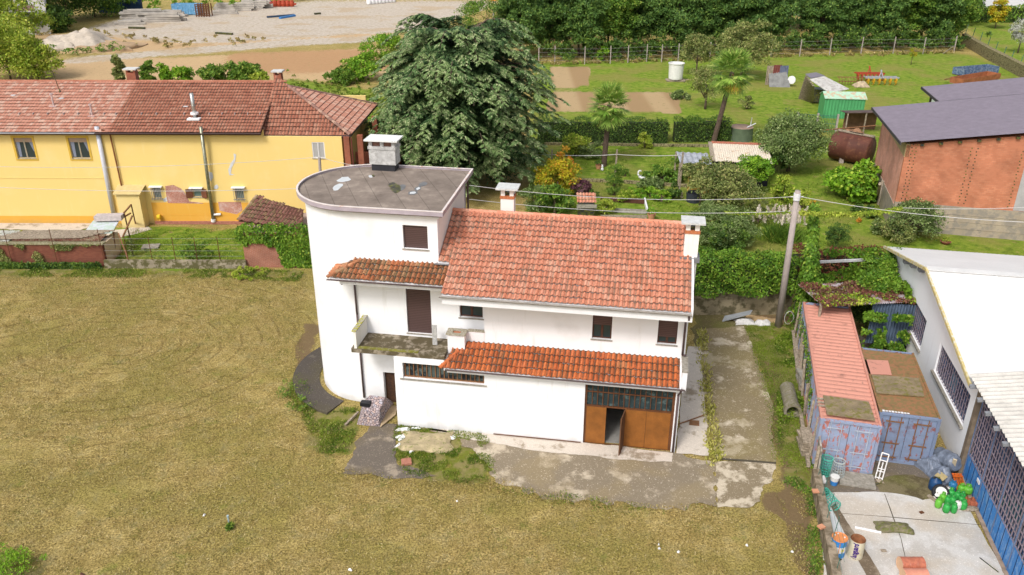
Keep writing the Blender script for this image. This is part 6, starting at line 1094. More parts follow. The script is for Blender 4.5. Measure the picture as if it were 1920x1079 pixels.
for k in range(10): a0 = R(-76)+math.cos(k*.628)*.22; m.v.append(tuple(c+np.array([math.cos(a0)*.298, math.sin(a0)*.298, .44+math.sin(k*.628)*.07])))
m.f.append(tuple(range(10))); m.build('yellow_emblem', pm('emblem_yellow', (.8, .58, .03), .05, 4), t)
m = MB(); m.box(c+[-.08, -.292, .44], (.02, .02, .84), 15); m.build('rust_streak', m_dro, t)
for dx, dy in ((-.15, .12), (.18, -.02), (.0, .2)): m = MB(); m.cyl(c+[dx, dy, .87], c+[dx, dy, .90], .03, n=8); m.build('bung', m_drw, t)
c = P(1602, 1043); t = drum(c, (0,0,1), [(0, .88, m_cre)], 'cream drum with open rusty top and purple lettering'); m = MB(); m.lathe(c, [(.0, .5), (.275, .5), (.275, .885)], 28); m.build('inside', m_rin, t, smooth=False)
tx = bpy.data.curves.new('drum_text', 'FONT'); tx.body = 'Vanguard'; tx.size = .27; tx.offset = .012; tx.resolution_u = 3; to = bpy.data.objects.new('drum_text', tx); COL.objects.link(to); bpy.context.view_layer.update()
me = bpy.data.meshes.new_from_object(to.evaluated_get(bpy.context.evaluated_depsgraph_get())); bpy.data.objects.remove(to)
vv = np.zeros(len(me.vertices)*3); me.vertices.foreach_get('co', vv); vv = vv.reshape(-1, 3); wd = vv[:, 0].max(); sc_ = .80/wd; al = vv[:, 0]*sc_; ht = vv[:, 1]*sc_*1.35; th = R(-122)-(ht-.09)/.3; RR = .304
nv = np.stack([np.cos(th)*RR, np.sin(th)*RR, .04+al], 1); me.vertices.foreach_set('co', nv.ravel()); me.materials.append(pm('purple_ink', (.06, .02, .18), .05, 4)); me.name = 'lettering'; lo = bpy.data.objects.new('lettering', me); COL.objects.link(lo); lo.parent = t
m_sal = pm('drum_salmon', (.50, .17, .10), .25, 5, .35, c2=(.36,.11,.07), lo=.5)
for x, y, lab, mt in ((1684, 1070, 'dull red drum lying on its side, the rear of the two lying drums', m_sal), (1690, 1092, 'salmon-pink drum lying on its side at the bottom edge', pm('drum_pink', (.62, .26, .18), .15, 3, .3))):
    c = P(x, y)+[0, 0, .3]; ax = norm(np.array([1, .0, 0])); t = drum(c, ax, [(0, .88, mt)], lab); m = MB(); m.lathe(c, [(0, .01), (.27, .01), (.3, 0)], 24, ax); m.build('end_cap', pm('cap_cream', (.70, .45, .28), .1, 5), t); m = MB(); m.lathe(c, [(0, .87), (.27, .87), (.3, .88)], 24, ax); m.build('end_cap', mt, t)
# gas bottles
def gas(c, r, h, mat, lab, collar=True, grp='gas bottles huddled at the gate', nm='gas_bottle'):
    t = thing(nm, lab, 'gas bottle', c, grp); m = MB(); m.lathe(c, [(0, .02), (r*.8, 0), (r*.8, .04), (r*.96, .07), (r, .12), (r, h*.55), (r*.94, h*.66), (r*.7, h*.75), (r*.3, h*.79), (0, h*.8)], 16); m.build('body', mat, t, smooth=True)
    m = MB(); m.cyl(c+[0,0,h*.78], c+[0,0,h*.92], r*.16, n=8); m.build('valve', m_stone, t)
    if collar: m = MB(); m.lathe(c, [(r*.52, h*.72), (r*.55, h*.98), (r*.49, h*.98), (r*.46, h*.72)], 14); m.build('collar', mat, t)
m_g1 = pm('gas_green', (.04, .36, .07), .15, 5, .4); m_g2 = pm('gas_lime', (.14, .46, .05), .15, 5, .4)
GL = [(1758, 951, .17, .5, 1, 'light green gas bottle at the left of the front row'), (1773, 960, .17, .5, 0, 'green gas bottle, second from left in the front row'), (1787, 961, .15, .5, 0, 'slim green gas bottle with white label in the front row'), (1805, 955, .16, .5, 0, 'green gas bottle with white band at the right of the front row'), (1766, 941, .16, .5, 1, 'pale-topped green gas bottle behind the leftmost'), (1775, 945, .15, .45, 0, 'dark green gas bottle in the gap of the front row'), (1784, 946, .16, .48, 0, 'green gas bottle in the middle of the huddle'), (1793, 937, .16, .48, 0, 'green gas bottle near the back of the huddle'), (1781, 933, .18, .5, 0, 'large green gas bottle at the back centre'), (1800, 944, .15, .46, 0, 'green gas bottle behind the banded one'), (1803, 937, .15, .42, 0, 'small green gas bottle at the back right')]
for x, y, r, h, k, lab in GL: gas(P(x, y, .05), r*.85, h, m_g2 if k else m_g1, lab)
for x, y, r, h, lab in ((1801, 922, .16, .42, 'pale green gas bottle standing alone by the gate'), (1813, 925, .2, .45, 'wide lime green gas bottle beside the blue gate')): gas(P(x, y, .05), r, h, m_g2, lab)
for x, y, r, h, lab in ((1755, 935, .14, .36, 'small white canister at the left of the gas bottles'), (1765, 927, .18, .45, 'round white canister behind the gas bottles'), (1777, 926, .16, .4, 'bluish white canister right of the round one'), (1795, 953, .14, .45, 'white canister lying among the front gas bottles')): gas(P(x, y, .05), r, h, m_drw, lab, False, 'white canisters among the gas bottles', 'canister')
gas(P(1784, 920, .05), .17, .6, pm('canister_blue', (.03, .17, .34), .2, 4, .4, c2=(.4,.6,.5), lo=.58), 'blue canister with pale label behind the white ones', True, None)
c = P(1751, 917, .05); t = thing('jerrycan', 'dark blue plastic jerrycan beside the tarpaulin', 'jerrycan', c); m = MB(); m.lathe(c, [(0, 0), (.22, 0), (.25, .05), (.25, .42), (.2, .52), (.07, .56), (.07, .6), (0, .6)], 14); m.build('body', pm('jerry_blue', (.015, .06, .16), .2, 4, .4), t, smooth=True); m = MB(); m.beam(c+[-.14, 0, .6], c+[.14, 0, .6], .05); m.build('handle', m_tar, t)
c = P(1764, 924, .3); wh = thing('wheel', 'car wheel with white rim leaning among the canisters', 'wheel', c); tyre(wh, c, norm(np.array([-.1, -.5, .75])), .36, .2); m = MB(); m.lathe(c, [(0, .06), (.2, .07), (.23, .09)], 18, norm(np.array([-.1, -.5, .75]))); m.build('rim', m_drw, wh)
board('cardboard_piece', 'open brown cardboard piece above the wheel', [(1752,892),(1762,884),(1777,895),(1768,903)], .5, pm('cardboard', (.50, .40, .20), .1, 4), .02)
t = thing('orange_crate', 'orange slatted panel leaning on the blue gate', 'panel', P(1800, 918)); a_, b_ = P(1795, 922, .05), P(1812, 918, .05); tp_ = P(1785, 889, .95), P(1804, 890, .95); m_or = pm('orange_paint', (.62, .13, .02), .2, 4, .6)
for k in range(4): m = MB(); f0, f1 = k/4, (k+.86)/4; m.prism([a_+(b_-a_)*f0, a_+(b_-a_)*f1, tp_[0]+(tp_[1]-tp_[0])*f1, tp_[0]+(tp_[1]-tp_[0])*f0], (0, .04, .02)); m.build('slat', m_or, t)
for f in (.1, .9): m = MB(); m.beam(a_+(tp_[0]-a_)*f-[0,.04,0], b_+(tp_[1]-b_)*f-[0,.04,0], .05); m.build('batten', m_or, t)
m_tarp = pm('grey_tarp', (.17, .20, .26), .35, 4, .35, bump=.8, bsc=8)
c = P(1768, 872); t = thing('tarpaulin_roll', 'rolled grey tarpaulin heaped between container and hall', 'tarpaulin', c); m = MB()
pr = [(0, 0), (.3, .02), (.42, .1), (.40, .3), (.45, .5), (.4, .7), (.44, .9), (.38, 1.1), (.3, 1.2), (0, 1.22)]; m.lathe(c+[-.2, .3, .35], pr, 14, norm(np.array([.25, -1, .25]))); m.build('roll', m_tarp, t)
crumple('tarpaulin_sheet', 'crumpled grey tarpaulin hanging beside the rust-brown container', P(1752, 890), .5, .9, 1.1, m_tarp, 60, yaw=15, res=13, cat='tarpaulin'); crumple('black_sacks', 'heap of black plastic sacks in front of the rolled tarpaulin', P(1768, 895), .7, .5, .6, pm('black_plastic', (.02, .022, .03), .3, 6, .3), 61, res=13, cat='sacks')
m = MB(); m.beam(P(1784, 886, .1), P(1791, 862, 1.0), .16, .06); single(m, 'pale_board', pm('board_cream', (.6, .5, .34), .1, 4), 'pale board leaning on the hall corner', 'board', P(1784, 886)); m = MB(); m.beam(P(1740, 929, .1), P(1756, 940, .1), .14, .08); single(m, 'wood_block', m_plank, 'short wooden plank on the slab left of the gas bottles', 'plank', P(1740, 929))
crumple('red_sack', 'reddish sack and scraps at the foot of the gate', P(1820, 944, .05), .28, .3, .4, pm('red_sack', (.35, .10, .05), .3, 6), 62, cat='sack'); crumple('scrap_heap', 'tangle of brown scraps beside the red sack', P(1819, 955, .05), .4, .2, .15, m_plank, 63, cat='scraps')
crumple('old_rag', 'large mossy brown rag lying on the yard slab', P(1675, 991, .05), .78, .36, .42, pm('rag', (.20, .17, .11), .4, 5, c2=(.12,.13,.03), bump=.8), 64, yaw=-6, res=15, cat='rag')
m = MB(); m.cyl(P(1603, 989, .08), P(1652, 999, .08), .05, n=10); single(m, 'white_tube', m_trim, 'white plastic tube lying beside the mossy rag', 'tube', P(1603, 989)); m = MB(); m.box(P(1728, 961, .07), (.18, .14, .03), 20); single(m, 'dark_tile', m_garf, 'small dark tile on the yard slab', 'tile', P(1728, 961))
m = MB(); m.cyl(P(1837, 1046, .07), P(1872, 1073, .07), .02, n=6); single(m, 'iron_rod', m_tar, 'thin dark rod lying on the slab near the gate', 'rod', P(1837, 1046)); crumple('leaf_scrap', 'curled pale leaf-like scrap on the stained slab', P(1657, 1033, .05), .14, .1, .08, m_plank, 65, cat='scrap'); crumple('rags', 'dark rags piled by the low wall at the bottom', P(1560, 1052, .05), .5, .2, .16, m_tar, 66, yaw=30, cat='rags')
def mesh_basket(c, ax, r0, r1, h, mat, lab):
    t = thing('wire_basket', lab, 'basket', c); ax = norm(np.array(ax, float)); m = MB(); x = norm(np.cross(ax, (0, .3, 1.))); y = np.cross(ax, x)
    for k in range(16): a = k*math.pi/8; dd = math.cos(a)*x+math.sin(a)*y; m.cyl(c+dd*r0, c+dd*r1+ax*h, .009, n=4, caps=False)
    m.build('bars', mat, t)
    m = MB()
    for f in np.linspace(0, 1, 7): rr = r0+(r1-r0)*f; w_ = .02 if f in (0., 1.) else .008; m.lathe(c+ax*h*f, [(rr-w_, -w_), (rr+w_, -w_), (rr+w_, w_), (rr-w_, w_), (rr-w_, -w_)], 18, ax)
    m.build('hoops', mat, t); m = MB(); m.lathe(c, [(0, .01), (r0*.97, .02)], 18, ax); m.build('netting', pm(mat.name+'_net', tuple(q*.6 for q in mat.diffuse_color[:3]) if 0 else ((.03, .22, .16) if 'teal' in mat.name else (.30, .33, .32)), .2, 30), t)
m_teal = pm('teal_wire', (.10, .50, .38), .1, 5, .5); m_gw = pm('grey_wire', (.42, .46, .45), .1, 5, .5)
mesh_basket(P(1545, 889, .05), (0.05, .05, 1), .22, .24, .85, m_teal, 'upright teal wire basket by the plank fence'); mesh_basket(P(1569, 893, .05), (0, .05, 1), .30, .25, .8, m_gw, 'upright grey wire basket in front of the blue container doors'); mesh_basket(P(1544, 925, .3), norm(np.array([.22, -1, .0])), .27, .27, .85, m_teal, 'teal wire basket lying on its side on the yard slab')
c = P(1563, 908, .05); t = thing('paint_bucket', 'blue and white bucket with pale lid beside the grey basket', 'bucket', c); m = MB(); m.lathe(c, [(.15, 0), (.17, .22)], 18); m.build('blue_half', m_drb, t); m = MB(); m.lathe(c, [(.17, .222), (.185, .4), (.195, .4), (.195, .43), (0, .44)], 18); m.build('white_half', m_drw, t)
crumple('torn_sack', 'torn pale sack by the plank fence near the baskets', P(1541, 903, .05), .22, .2, .35, m_deb, 67, cat='sack'); 
for i, (x, y, lab) in enumerate(((1520, 921, 'broken terracotta piece on the rear of the low yard wall'), (1531, 988, 'terracotta piece midway on the low yard wall'), (1541, 963, 'small red brick scrap beside the lying basket'))): m = MB(); m.box(P(x+9, y, .8 if i < 2 else .1), (.26, .22, .07), i*25); single(m, 'terracotta_piece', pm('terracotta', (.60, .28, .16), .15, 6), lab, 'tile', P(x, y, .8 if i < 2 else .1))
# hand truck leaning on the container
a0, a1, b0, b1 = P(1641, 897, .08), P(1654, 900, .08), P(1654, 849, 1.35), P(1667, 853, 1.35); t = thing('hand_truck', 'white tubular hand truck leaning between the containers', 'hand truck', a0); m = MB()
for p, q_ in ((a0, b0), (a1, b1), (b0, b1), ((a0+a1)/2, (b0+b1)/2*.65+(a0+a1)/2*.35)): m.cyl(p, q_, .028, n=8)
for f in (.05, .3, .4, .72): m.cyl(a0+(b0-a0)*f, a1+(b1-a1)*f, .022, n=6)
m.build('frame', pm('truck_white', (.78, .76, .74), .06, 5, .4), t); m = MB(); m.prism([a0-[0,0,.02], a1-[0,0,.02], a1+[.02,-.22,-.04], a0+[.02,-.22,-.04]], (0, 0, .02)); m.build('toe_plate', m_plank, t)
m = MB(); 
for k in range(16): a = k*.42; m.cyl(P(1634, 899, .06)+[.45*math.cos(a), .35*math.sin(a), 0], P(1634, 899, .06)+[.45*math.cos(a+.42), .35*math.sin(a+.42), 0], .03, n=6)
single(m, 'hose_coil', m_tar, 'black hose coiled on the ground beside the hand truck', 'hose', P(1634, 899)); m = MB(); m.box(P(1606, 900, .07), (1.5, 1.0, .08), -14); single(m, 'old_slab', m_stone, 'rough concrete slab in front of the pale blue container doors', 'slab', P(1606, 900))
# ------------------------------------------------------------------ brick warehouse
WC = P(1668, 430); WY = -14.5; W = Fr(WC, WY); eL = P(1692, 268, 7.0); eB = P(1637, 202, 7.0); wh_ = thing('brick_warehouse', 'large red brick warehouse with grey-violet corrugated roof on a concrete base', 'warehouse', WC)
m_wb = brickmat('warehouse_brick', WY, (.46, .17, .09), (.54, .225, .125), (.38, .17, .11), .30, .13, stain=(.46, .18, .10)); m_wbs = brickmat('warehouse_side_brick', WY+90, (.64, .30, .21), (.70, .36, .27), (.6, .34, .27), .3, .13)
m_wc = pm('warehouse_concrete', (.42, .35, .26), .25, 1.0, c2=(.26, .23, .19), lo=.42, hi=.6, bump=.3); SLP = .155; Lf, Lb = 26., 11.6
m = MB(); W.box(m, 0, Lf, -.06, .3, 0, 2.27); W.box(m, -.06, .3, .3, Lb, 0, 2.0); W.box(m, -.2, .2, Lb*.5, Lb*.5+.3, 0, 2.1)
for z in (.55, 1.1, 1.65): W.box(m, .3, Lf, -.085, -.0605, z-.02, z+.02)
base_ = m.build('concrete_base', m_wc, wh_); m = MB(); m.prism([W.p(0, 0, 2.272), W.p(Lf, 0, 2.272), W.p(Lf, 0, 6.75+SLP*Lf), W.p(0, 0, 6.75)], W.v*.3); m.build('front_wall', m_wb, wh_)
m = MB(); m.prism([W.p(0, .3, 2.0), W.p(0, Lb, 2.0), W.p(0, Lb, 5.8), W.p(0, .3, 5.8)], W.u*.3); m.build('side_wall', m_wbs, wh_); m = MB(); m.prism([W.p(-.02, .0, 5.80), W.p(-.02, Lb, 5.80), W.p(-.02, Lb, 6.8), W.p(-.02, .0, 6.8)], W.u*.3); m.build('ring_beam', pm('ochre_beam', (.44, .34, .17), .2, 1.5), wh_)
m = MB(); W.box(m, 8.2, 9.4, -.02, -.002, 2.3, 8.0); m.build('concrete_column', pm('grey_column', (.40, .39, .38), .12, 2), wh_)
m = MB(); W.box(m, 0, Lf, Lb, Lb+.3, 0, 6.8); m.build('rear_wall', m_wb, wh_)
m = MB()
for a0 in (.35, .62, 4.35, 4.75, 7.75):
    for k in range(18): z = 2.5+k*.25; W.box(m, a0+(k % 2)*.06, a0+.09+(k % 2)*.06, -.004, .0, z, z+.09)
m.build('vent_holes', m_tar, wh_)
m_vr = pm('violet_roof', (.19, .165, .20), .12, 2, .45)
uR = norm(W.u+np.array([0, 0, SLP])); o_ = eL-W.u*.1; Lw = float(np.linalg.norm(eB-eL))
vR = norm(eB-eL); m = MB(); corr(m, o_, vR, uR, Lw, Lf+1, pitch=.42, dep=.07); m.build('roof', m_vr, wh_); o2 = P(1797, 187, 8.75); 
k_ = float((o2-o_)@W.u); o2 = o_+uR*k_/uR[:2].dot(W.u[:2])+vR*Lw; m = MB(); corr(m, o2, vR, uR, 6.2, 20, pitch=.42, dep=.07); m.build('rear_roof', m_vr, wh_)
m = MB(); m.beam(o_-[0,0,.08], o_+vR*Lw-[0,0,.08], .08, .2); m.beam(o2-[0,0,.08], o2+vR*6.2-[0,0,.08], .08, .22); m.build('roof_edge', pm('dark_edge', (.06, .055, .055), .1, 4), wh_); 
for k in range(10): m = MB(); W.box(m, .9+k*1.25, 1.15+k*1.25, -.22, -.005, 6.62+SLP*(.9+k*1.25), 6.78+SLP*(.9+k*1.25)); m.build('rafter_end', m_tar, wh_)
q = o2+vR*3.2; m = MB(); m.beam(q+[.2,0,-1.6], q+[.2,0,-.1], .15); W2 = Fr((q[0], q[1], 0), WY); W2.box(m, .5, 14, .3, 3.0, 0, 6.8) if 0 else None; m.build('prop', m_tar, wh_)
t = thing('side_annex', 'small white-framed annex with violet lean-to roof behind the warehouse', 'annex', P(1748, 215)); a_ = P(1749, 174, 5.2); b_ = P(1772, 190, 5.0); m = MB(); m.prism([a_, b_, b_+W.u*6+[0,0,.8], a_+W.u*6+[0,0,.8]], (0, 0, .06)); m.build('roof', m_vr, t); m = MB(); m.prism([a_*[1,1,0], b_*[1,1,0], b_-[0,0,.12], a_-[0,0,.12]], W.u*4); m.build('wall', pm('pale_green_wall', (.50, .58, .48), .08, 2), t); m = MB(); m.beam(a_, a_*[1,1,0], .2); m.beam(a_-[.02,0,.05], b_-[.02,0,.05], .14, .25); m.build('white_frame', m_trim, t)
m = MB(); m.cyl(P(1645, 372)+[0,0,0], P(1650, 345, 3.2), .12, n=8); single(m, 'wooden_post', m_plank, 'grey wooden post leaning on the warehouse corner', 'post', P(1645, 372))
for x, y, lab in ((1772, 458, 'round terracotta bowl of flowers on the grass below the warehouse'),): c = P(x, y); t = thing('flower_bowl', lab, 'bowl', c); m = MB(); m.lathe(c, [(.18, 0), (.36, .2), (.4, .22), (.34, .22)], 16); m.build('bowl', pm('bowl', (.30, .10, .07), .2, 5), t); V = clumpleaves(np.random.default_rng(3), np.array([c+[0, 0, .3]]), np.array([.28]), 120, .12); quads_mesh('plant', V, f_lime, t)
# ------------------------------------------------------------------ rusty tank, sheds, machines
a_, b_ = P(1566, 272, 1.45), P(1632, 284, 1.45); t = thing('rusty_tank', 'large rusty brown cylindrical tank lying beside the brick warehouse', 'tank', P(1595, 300)); ax = norm(b_-a_); L_ = np.linalg.norm(b_-a_)+.3; m = MB(); m.lathe(a_-ax*.3, [(0, -.1), (.9, 0), (1.3, .12), (1.35, .3), (1.35, L_*.5), (1.37, L_*.5+.02), (1.35, L_*.5+.04), (1.35, L_), (1.2, L_+.1), (0, L_+.16)], 30, ax); m.build('shell', pm('tank_rust', (.13, .045, .03), .3, 1.2, .65, c2=(.20, .09, .045), lo=.5, hi=.7), t, smooth=True)
m = MB(); 
for f in (.2, .8): m.box(a_+ax*L_*f-[0,0,1.1], (.4, 2.0, .8), WY)
m.build('saddle', m_conc, t)
for i, (x, y) in enumerate(((1590, 246), (1612, 250))): m = MB(); m.beam(P(x-18, y-2, 2.9), P(x+28, y+7, 2.9), .35, .12); single(m, 'roof_plank', m_plank, ['pale plank on top of the rusty tank, left', 'pale plank on top of the rusty tank, right'][i], 'plank', P(x, y, 2.9))
def shedbox(nm, lab, px, h, mroof, mwall, rise=.5, cor=True):
    f0, f1, b0 = P(*px[0]), P(*px[1]), P(*px[2]); u = norm(f1-f0); v = np.array([-u[1], u[0], 0]); La = np.linalg.norm(f1-f0); Lb_ = abs(float((b0-f0)@v)); t = thing(nm, lab, 'shed', f0); f_ = Fr(f0, math.degrees(math.atan2(u[1], u[0]))); m = MB(); corr(m, f_.p(0, 0, 0), f_.u, (0, 0, 1), La, h, pitch=.35, dep=.04); corr(m, f_.p(0, Lb_, 0), f_.u, (0, 0, 1), La, h, pitch=.35, dep=.04); m.prism([f_.p(0, .05, 0), f_.p(0, Lb_-.05, 0), f_.p(0, Lb_-.05, h), f_.p(0, Lb_/2, h+rise), f_.p(0, .05, h)], f_.u*.05); m.prism([f_.p(La, .05, 0), f_.p(La, Lb_-.05, 0), f_.p(La, Lb_-.05, h), f_.p(La, Lb_/2, h+rise), f_.p(La, .05, h)], -f_.u*.05); m.build('wall', mwall, t)
    m = MB(); m.prism([f_.p(-.1, -.12, h-.05), f_.p(La+.15, -.12, h-.05), f_.p(La+.15, Lb_/2, h+rise), f_.p(-.1, Lb_/2, h+rise)], (0, 0, .05)); m.prism([f_.p(-.1, Lb_+.12, h-.05), f_.p(La+.15, Lb_+.12, h-.05), f_.p(La+.15, Lb_/2+.01, h+rise), f_.p(-.1, Lb_/2+.01, h+rise)], (0, 0, .05)); m.build('roof', mroof, t); return f_, t
shedbox('green_shed', 'small green corrugated metal shed with rust-stained pale roof', [(1542, 222), (1617, 224), (1524, 212)], 2.35, pm('pale_green_roof', (.42, .62, .46), .1, 1.2, .5, c2=(.48,.36,.24), lo=.5, hi=.55), pm('green_wall', (.08, .33, .13), .12, 1.5, .5))
t = thing('leaning_shed', 'grey lean-to with pale roof sheets and boards stacked against it', 'shed', P(1512, 188)); a_, b_, c_, d__ = P(1518, 150, 3.0), P(1556, 176, 1.9), P(1592, 168, 1.9), P(1545, 144, 3.0)
m = MB(); m.prism([a_, b_, c_, d__], (0, 0, .08)); m.build('roof', pm('pale_sheet', (.62, .60, .56), .2, 1, c2=(.36,.33,.3)), t); m = MB(); m.prism([P(1510, 140, 3.2), P(1520, 148, 3.05), P(1546, 143, 3.05), P(1530, 137, 3.2)], (0, 0, .08)); m.build('upper_roof', m_vr, t)
for k in range(7): m = MB(); m.beam(P(1499+k*4, 186+k*1.2), P(1512+k*2.2, 143+k*3, 3.2-.05*k), .3, .08); m.build('leaning_board', m_plank, t)
m = MB(); m.box((a_+c_)/2*[1,1,0]+[0,.6,1.0], (3.2, 1.6, 1.6), -20); m.build('dark_inside', m_tar, t)
t = thing('scrap_hutch', 'hutch of rusty sheets and grey tarpaulin in the field', 'hutch', P(1462, 162)); m = MB(); c = P(1462, 162)
for k, (dx, cc_, h_) in enumerate(((-1.2, m_plank, 2.6), (-.3, pm('hutch_red', (.20, .06, .05), .3, 3), 2.7), (.6, pm('hutch_blue', (.14, .16, .24), .3, 3), 2.6))): m = MB(); corr(m, c+[dx-.6, .9, 0], norm(np.array([1, .1, 0])), (0, 0, 1), 1.2, h_, pitch=.3, dep=.05); m.build('metal_sheet', cc_, t)
m = MB(); m.prism([c+[-1.6,-.6,0], c+[1.2,-.8,0], c+[1.0,.9,1.7], c+[-1.4,.9,1.5]], (0, .3, .25)); m.build('tarpaulin', pm('hutch_tarp', (.22, .22, .21), .3, 2, bump=.6), t); m = MB(); m.cyl(c+[1.4,-.3,.9], c+[1.5,-.2,.9], .55, n=14); m.build('white_disc', m_trim, t)
m_mred = pm('machine_red', (.40, .06, .025), .3, 5, .6); m_myel = pm('machine_yellow', (.60, .33, .02), .2, 5, .6)
def harrow(lab, x, y, wdt, mats, nt_=7, seed=1):
    c = P(x, y); t = thing('cultivator', lab, 'farm machine', c); m = MB(); m.beam(c+[-wdt/2, 0, 1.0], c+[wdt/2, 0, 1.0], .2); m.beam(c+[-wdt/2, .8, 1.0], c+[wdt/2, .8, 1.0], .16); m.beam(c+[0, -.2, 1.0], c+[0, .9, 1.9], .12); m.beam(c+[-.5,0,1], c+[0,.5,1.9], .1); m.build('frame', mats[0], t)
    for k in range(nt_): a = -wdt/2+wdt*(k+.5)/nt_; m = MB(); m.tube([c+[a, 0, 1.0], c+[a, -.35, .7], c+[a, -.2, .2], c+[a, .1, .02]], .07, 5); m.box(c+[a, 0, .6], (.22, .5, .45)); m.build('tine', mats[1], t)
harrow('red spring-tine cultivator, the rear machine in the field', 1630, 152, 4.0, (m_mred, m_mred), 7); harrow('yellow and grey row cultivator in front of the red one', 1652, 160, 4.6, (pm('machine_grey', (.34, .34, .36), .2, 4), m_myel), 6)
t = thing('farm_rake', 'rusty hay rake frame left of the cultivators', 'farm machine', P(1592, 160)); c = P(1592, 160); m = MB()
for k in range(9): m.tube([c+[-1.6+k*.4, 0, 1.1], c+[-1.6+k*.4, -.5, .7], c+[-1.5+k*.4, -.3, .1]], .04, 5)
m.beam(c+[-1.8, 0, 1.1], c+[1.9, 0, 1.1], .1); m.beam(c+[-1.6, .2, .5], c+[1.6, -.2, .5], .1); m.build('tines', m_rust, t)
crumple('log_pile', 'small heap of pale split logs beside the hay rake', P(1614, 163), 1.1, .7, .9, pm('logs', (.46, .36, .24), .4, 3, bump=.8), 70, cat='logs')
def trailer(lab, x0, y0, x1, y1, z0, z1, mat, inner, dz):
    a, b = P(x0, y0), P(x1, y1); u = norm(b-a); v = np.array([-u[1], u[0], 0]); La = np.linalg.norm(b-a); f_ = Fr(a, math.degrees(math.atan2(u[1], u[0]))); t = thing('farm_trailer', lab, 'trailer', a); m = MB()
    for q in ((0, La, 0, .08), (0, La, dz-.08, dz), (0, .08, .08, dz-.08), (La-.08, La, .08, dz-.08)): f_.box(m, *q, z0, z1)
    m.build('side_boards', mat, t); m = MB(); f_.box(m, .05, La-.05, .05, dz-.05, z0-.1, z0); m.build('bed', inner, t)
    for k in (.25, .75):
        for b_ in (-.05, dz-.1): m = MB(); m.cyl(f_.p(La*k, b_, .45), f_.p(La*k, b_+.2, .45), .45, n=14); m.build('wheel', m_rub_, t)
    m = MB(); m.beam(f_.p(0, dz/2, .7), f_.p(-2.2, dz/2, .6), .12); m.build('drawbar', m_rust, t)
trailer('blue-sided farm trailer parked at the stone wall', 1803, 158, 1868, 152, 1.1, 2.0, pm('trailer_blue', (.07, .13, .24), .4, 2, .6, c2=(.2,.25,.32)), m_wood, 2.0); trailer('rust-orange open farm trailer in front of the blue one', 1803, 172, 1872, 160, .9, 1.6, pm('trailer_rust', (.34, .12, .05), .3, 2, .7), pm('bed_rust', (.42, .26, .18), .2, 2), 2.0)
crumple('red_debris', 'bright red scrap metal behind the blue trailer', P(1806, 138), .6, .5, 1.2, m_mred, 75, cat='scrap'); crumple('grey_heap', 'pale grey heap beside the trailers at the stone wall', P(1878, 158), 1.0, .6, .6, m_deb, 76, cat='heap')
# far fence and stone wall
t = thing('field_fence', 'long fence of thin concrete posts and wire in front of the wood', 'fence', P(1271, 114)); fp = [(1010,120),(1040,120),(1096,121),(1144,120),(1177,118),(1212,116),(1240,117),(1271,115),(1330,112),(1388,109),(1445,107),(1499,106),(1555,104),(1614,101),(1674,101),(1730,102),(1788,99)]
for x, y in fp: b = P(x, y); m = MB(); m.beam(b, b+[0, 0, 2.7], .13); m.build('post', m_conc, t)
m = MB()
for i in range(len(fp)-1):
    a, b = P(*fp[i]), P(*fp[i+1])
    for z in (.5, 1.1, 1.7, 2.3): m.cyl(a+[0,0,z], b+[0,0,z], .015, n=3, caps=False)
m.build('wire', m_grille, t); m = MB(); m.beam(P(1768, 101), P(1787, 80+8, 1.5), .12); m.build('brace', m_conc, t)
sw = [P(1800, 82), P(1850, 112), P(1925, 152), P(1990, 185)]; t = thing('stone_wall', 'mossy stone retaining wall sloping down at the top right', 'wall', sw[0]); m = MB()
for i in range(3): a, b = sw[i], sw[i+1]; m.prism([a, b, b+[1.0,.6,0], a+[1.0,.6,0]], (0, 0, 1.7))
s_ = NT('mossy_stone'); vo = s_.n('ShaderNodeTexVoronoi', feature='DISTANCE_TO_EDGE'); vo.inputs['Scale'].default_value = 2.6; s_.l(s_.pos(), vo.inputs['Vector']); cc_ = s_.mix(s_.noise(3, 4), (.16, .13, .07), (.34, .30, .16)); cc_ = s_.mix(s_.step(vo.outputs['Distance'], .08, .0), cc_, (.03, .028, .015)); s_.bump(vo.outputs['Distance'], 1, .1); m_st = s_.fin(cc_, .95, 0, .1); m.build('masonry', m_st, t)
t = thing('green_fence', 'fence of thin green posts on the far lawn above the stone wall', 'fence', P(1850, 100))
for x, y in [(1796,62),(1808,70),(1820,80),(1833,90),(1847,100),(1861,110),(1876,120),(1890,128),(1907,137),(1922,146)]: b = P(x, y); m = MB(); m.cyl(b, b+[.3, 0, 2.6], .05, n=6); m.build('post', gp, t)
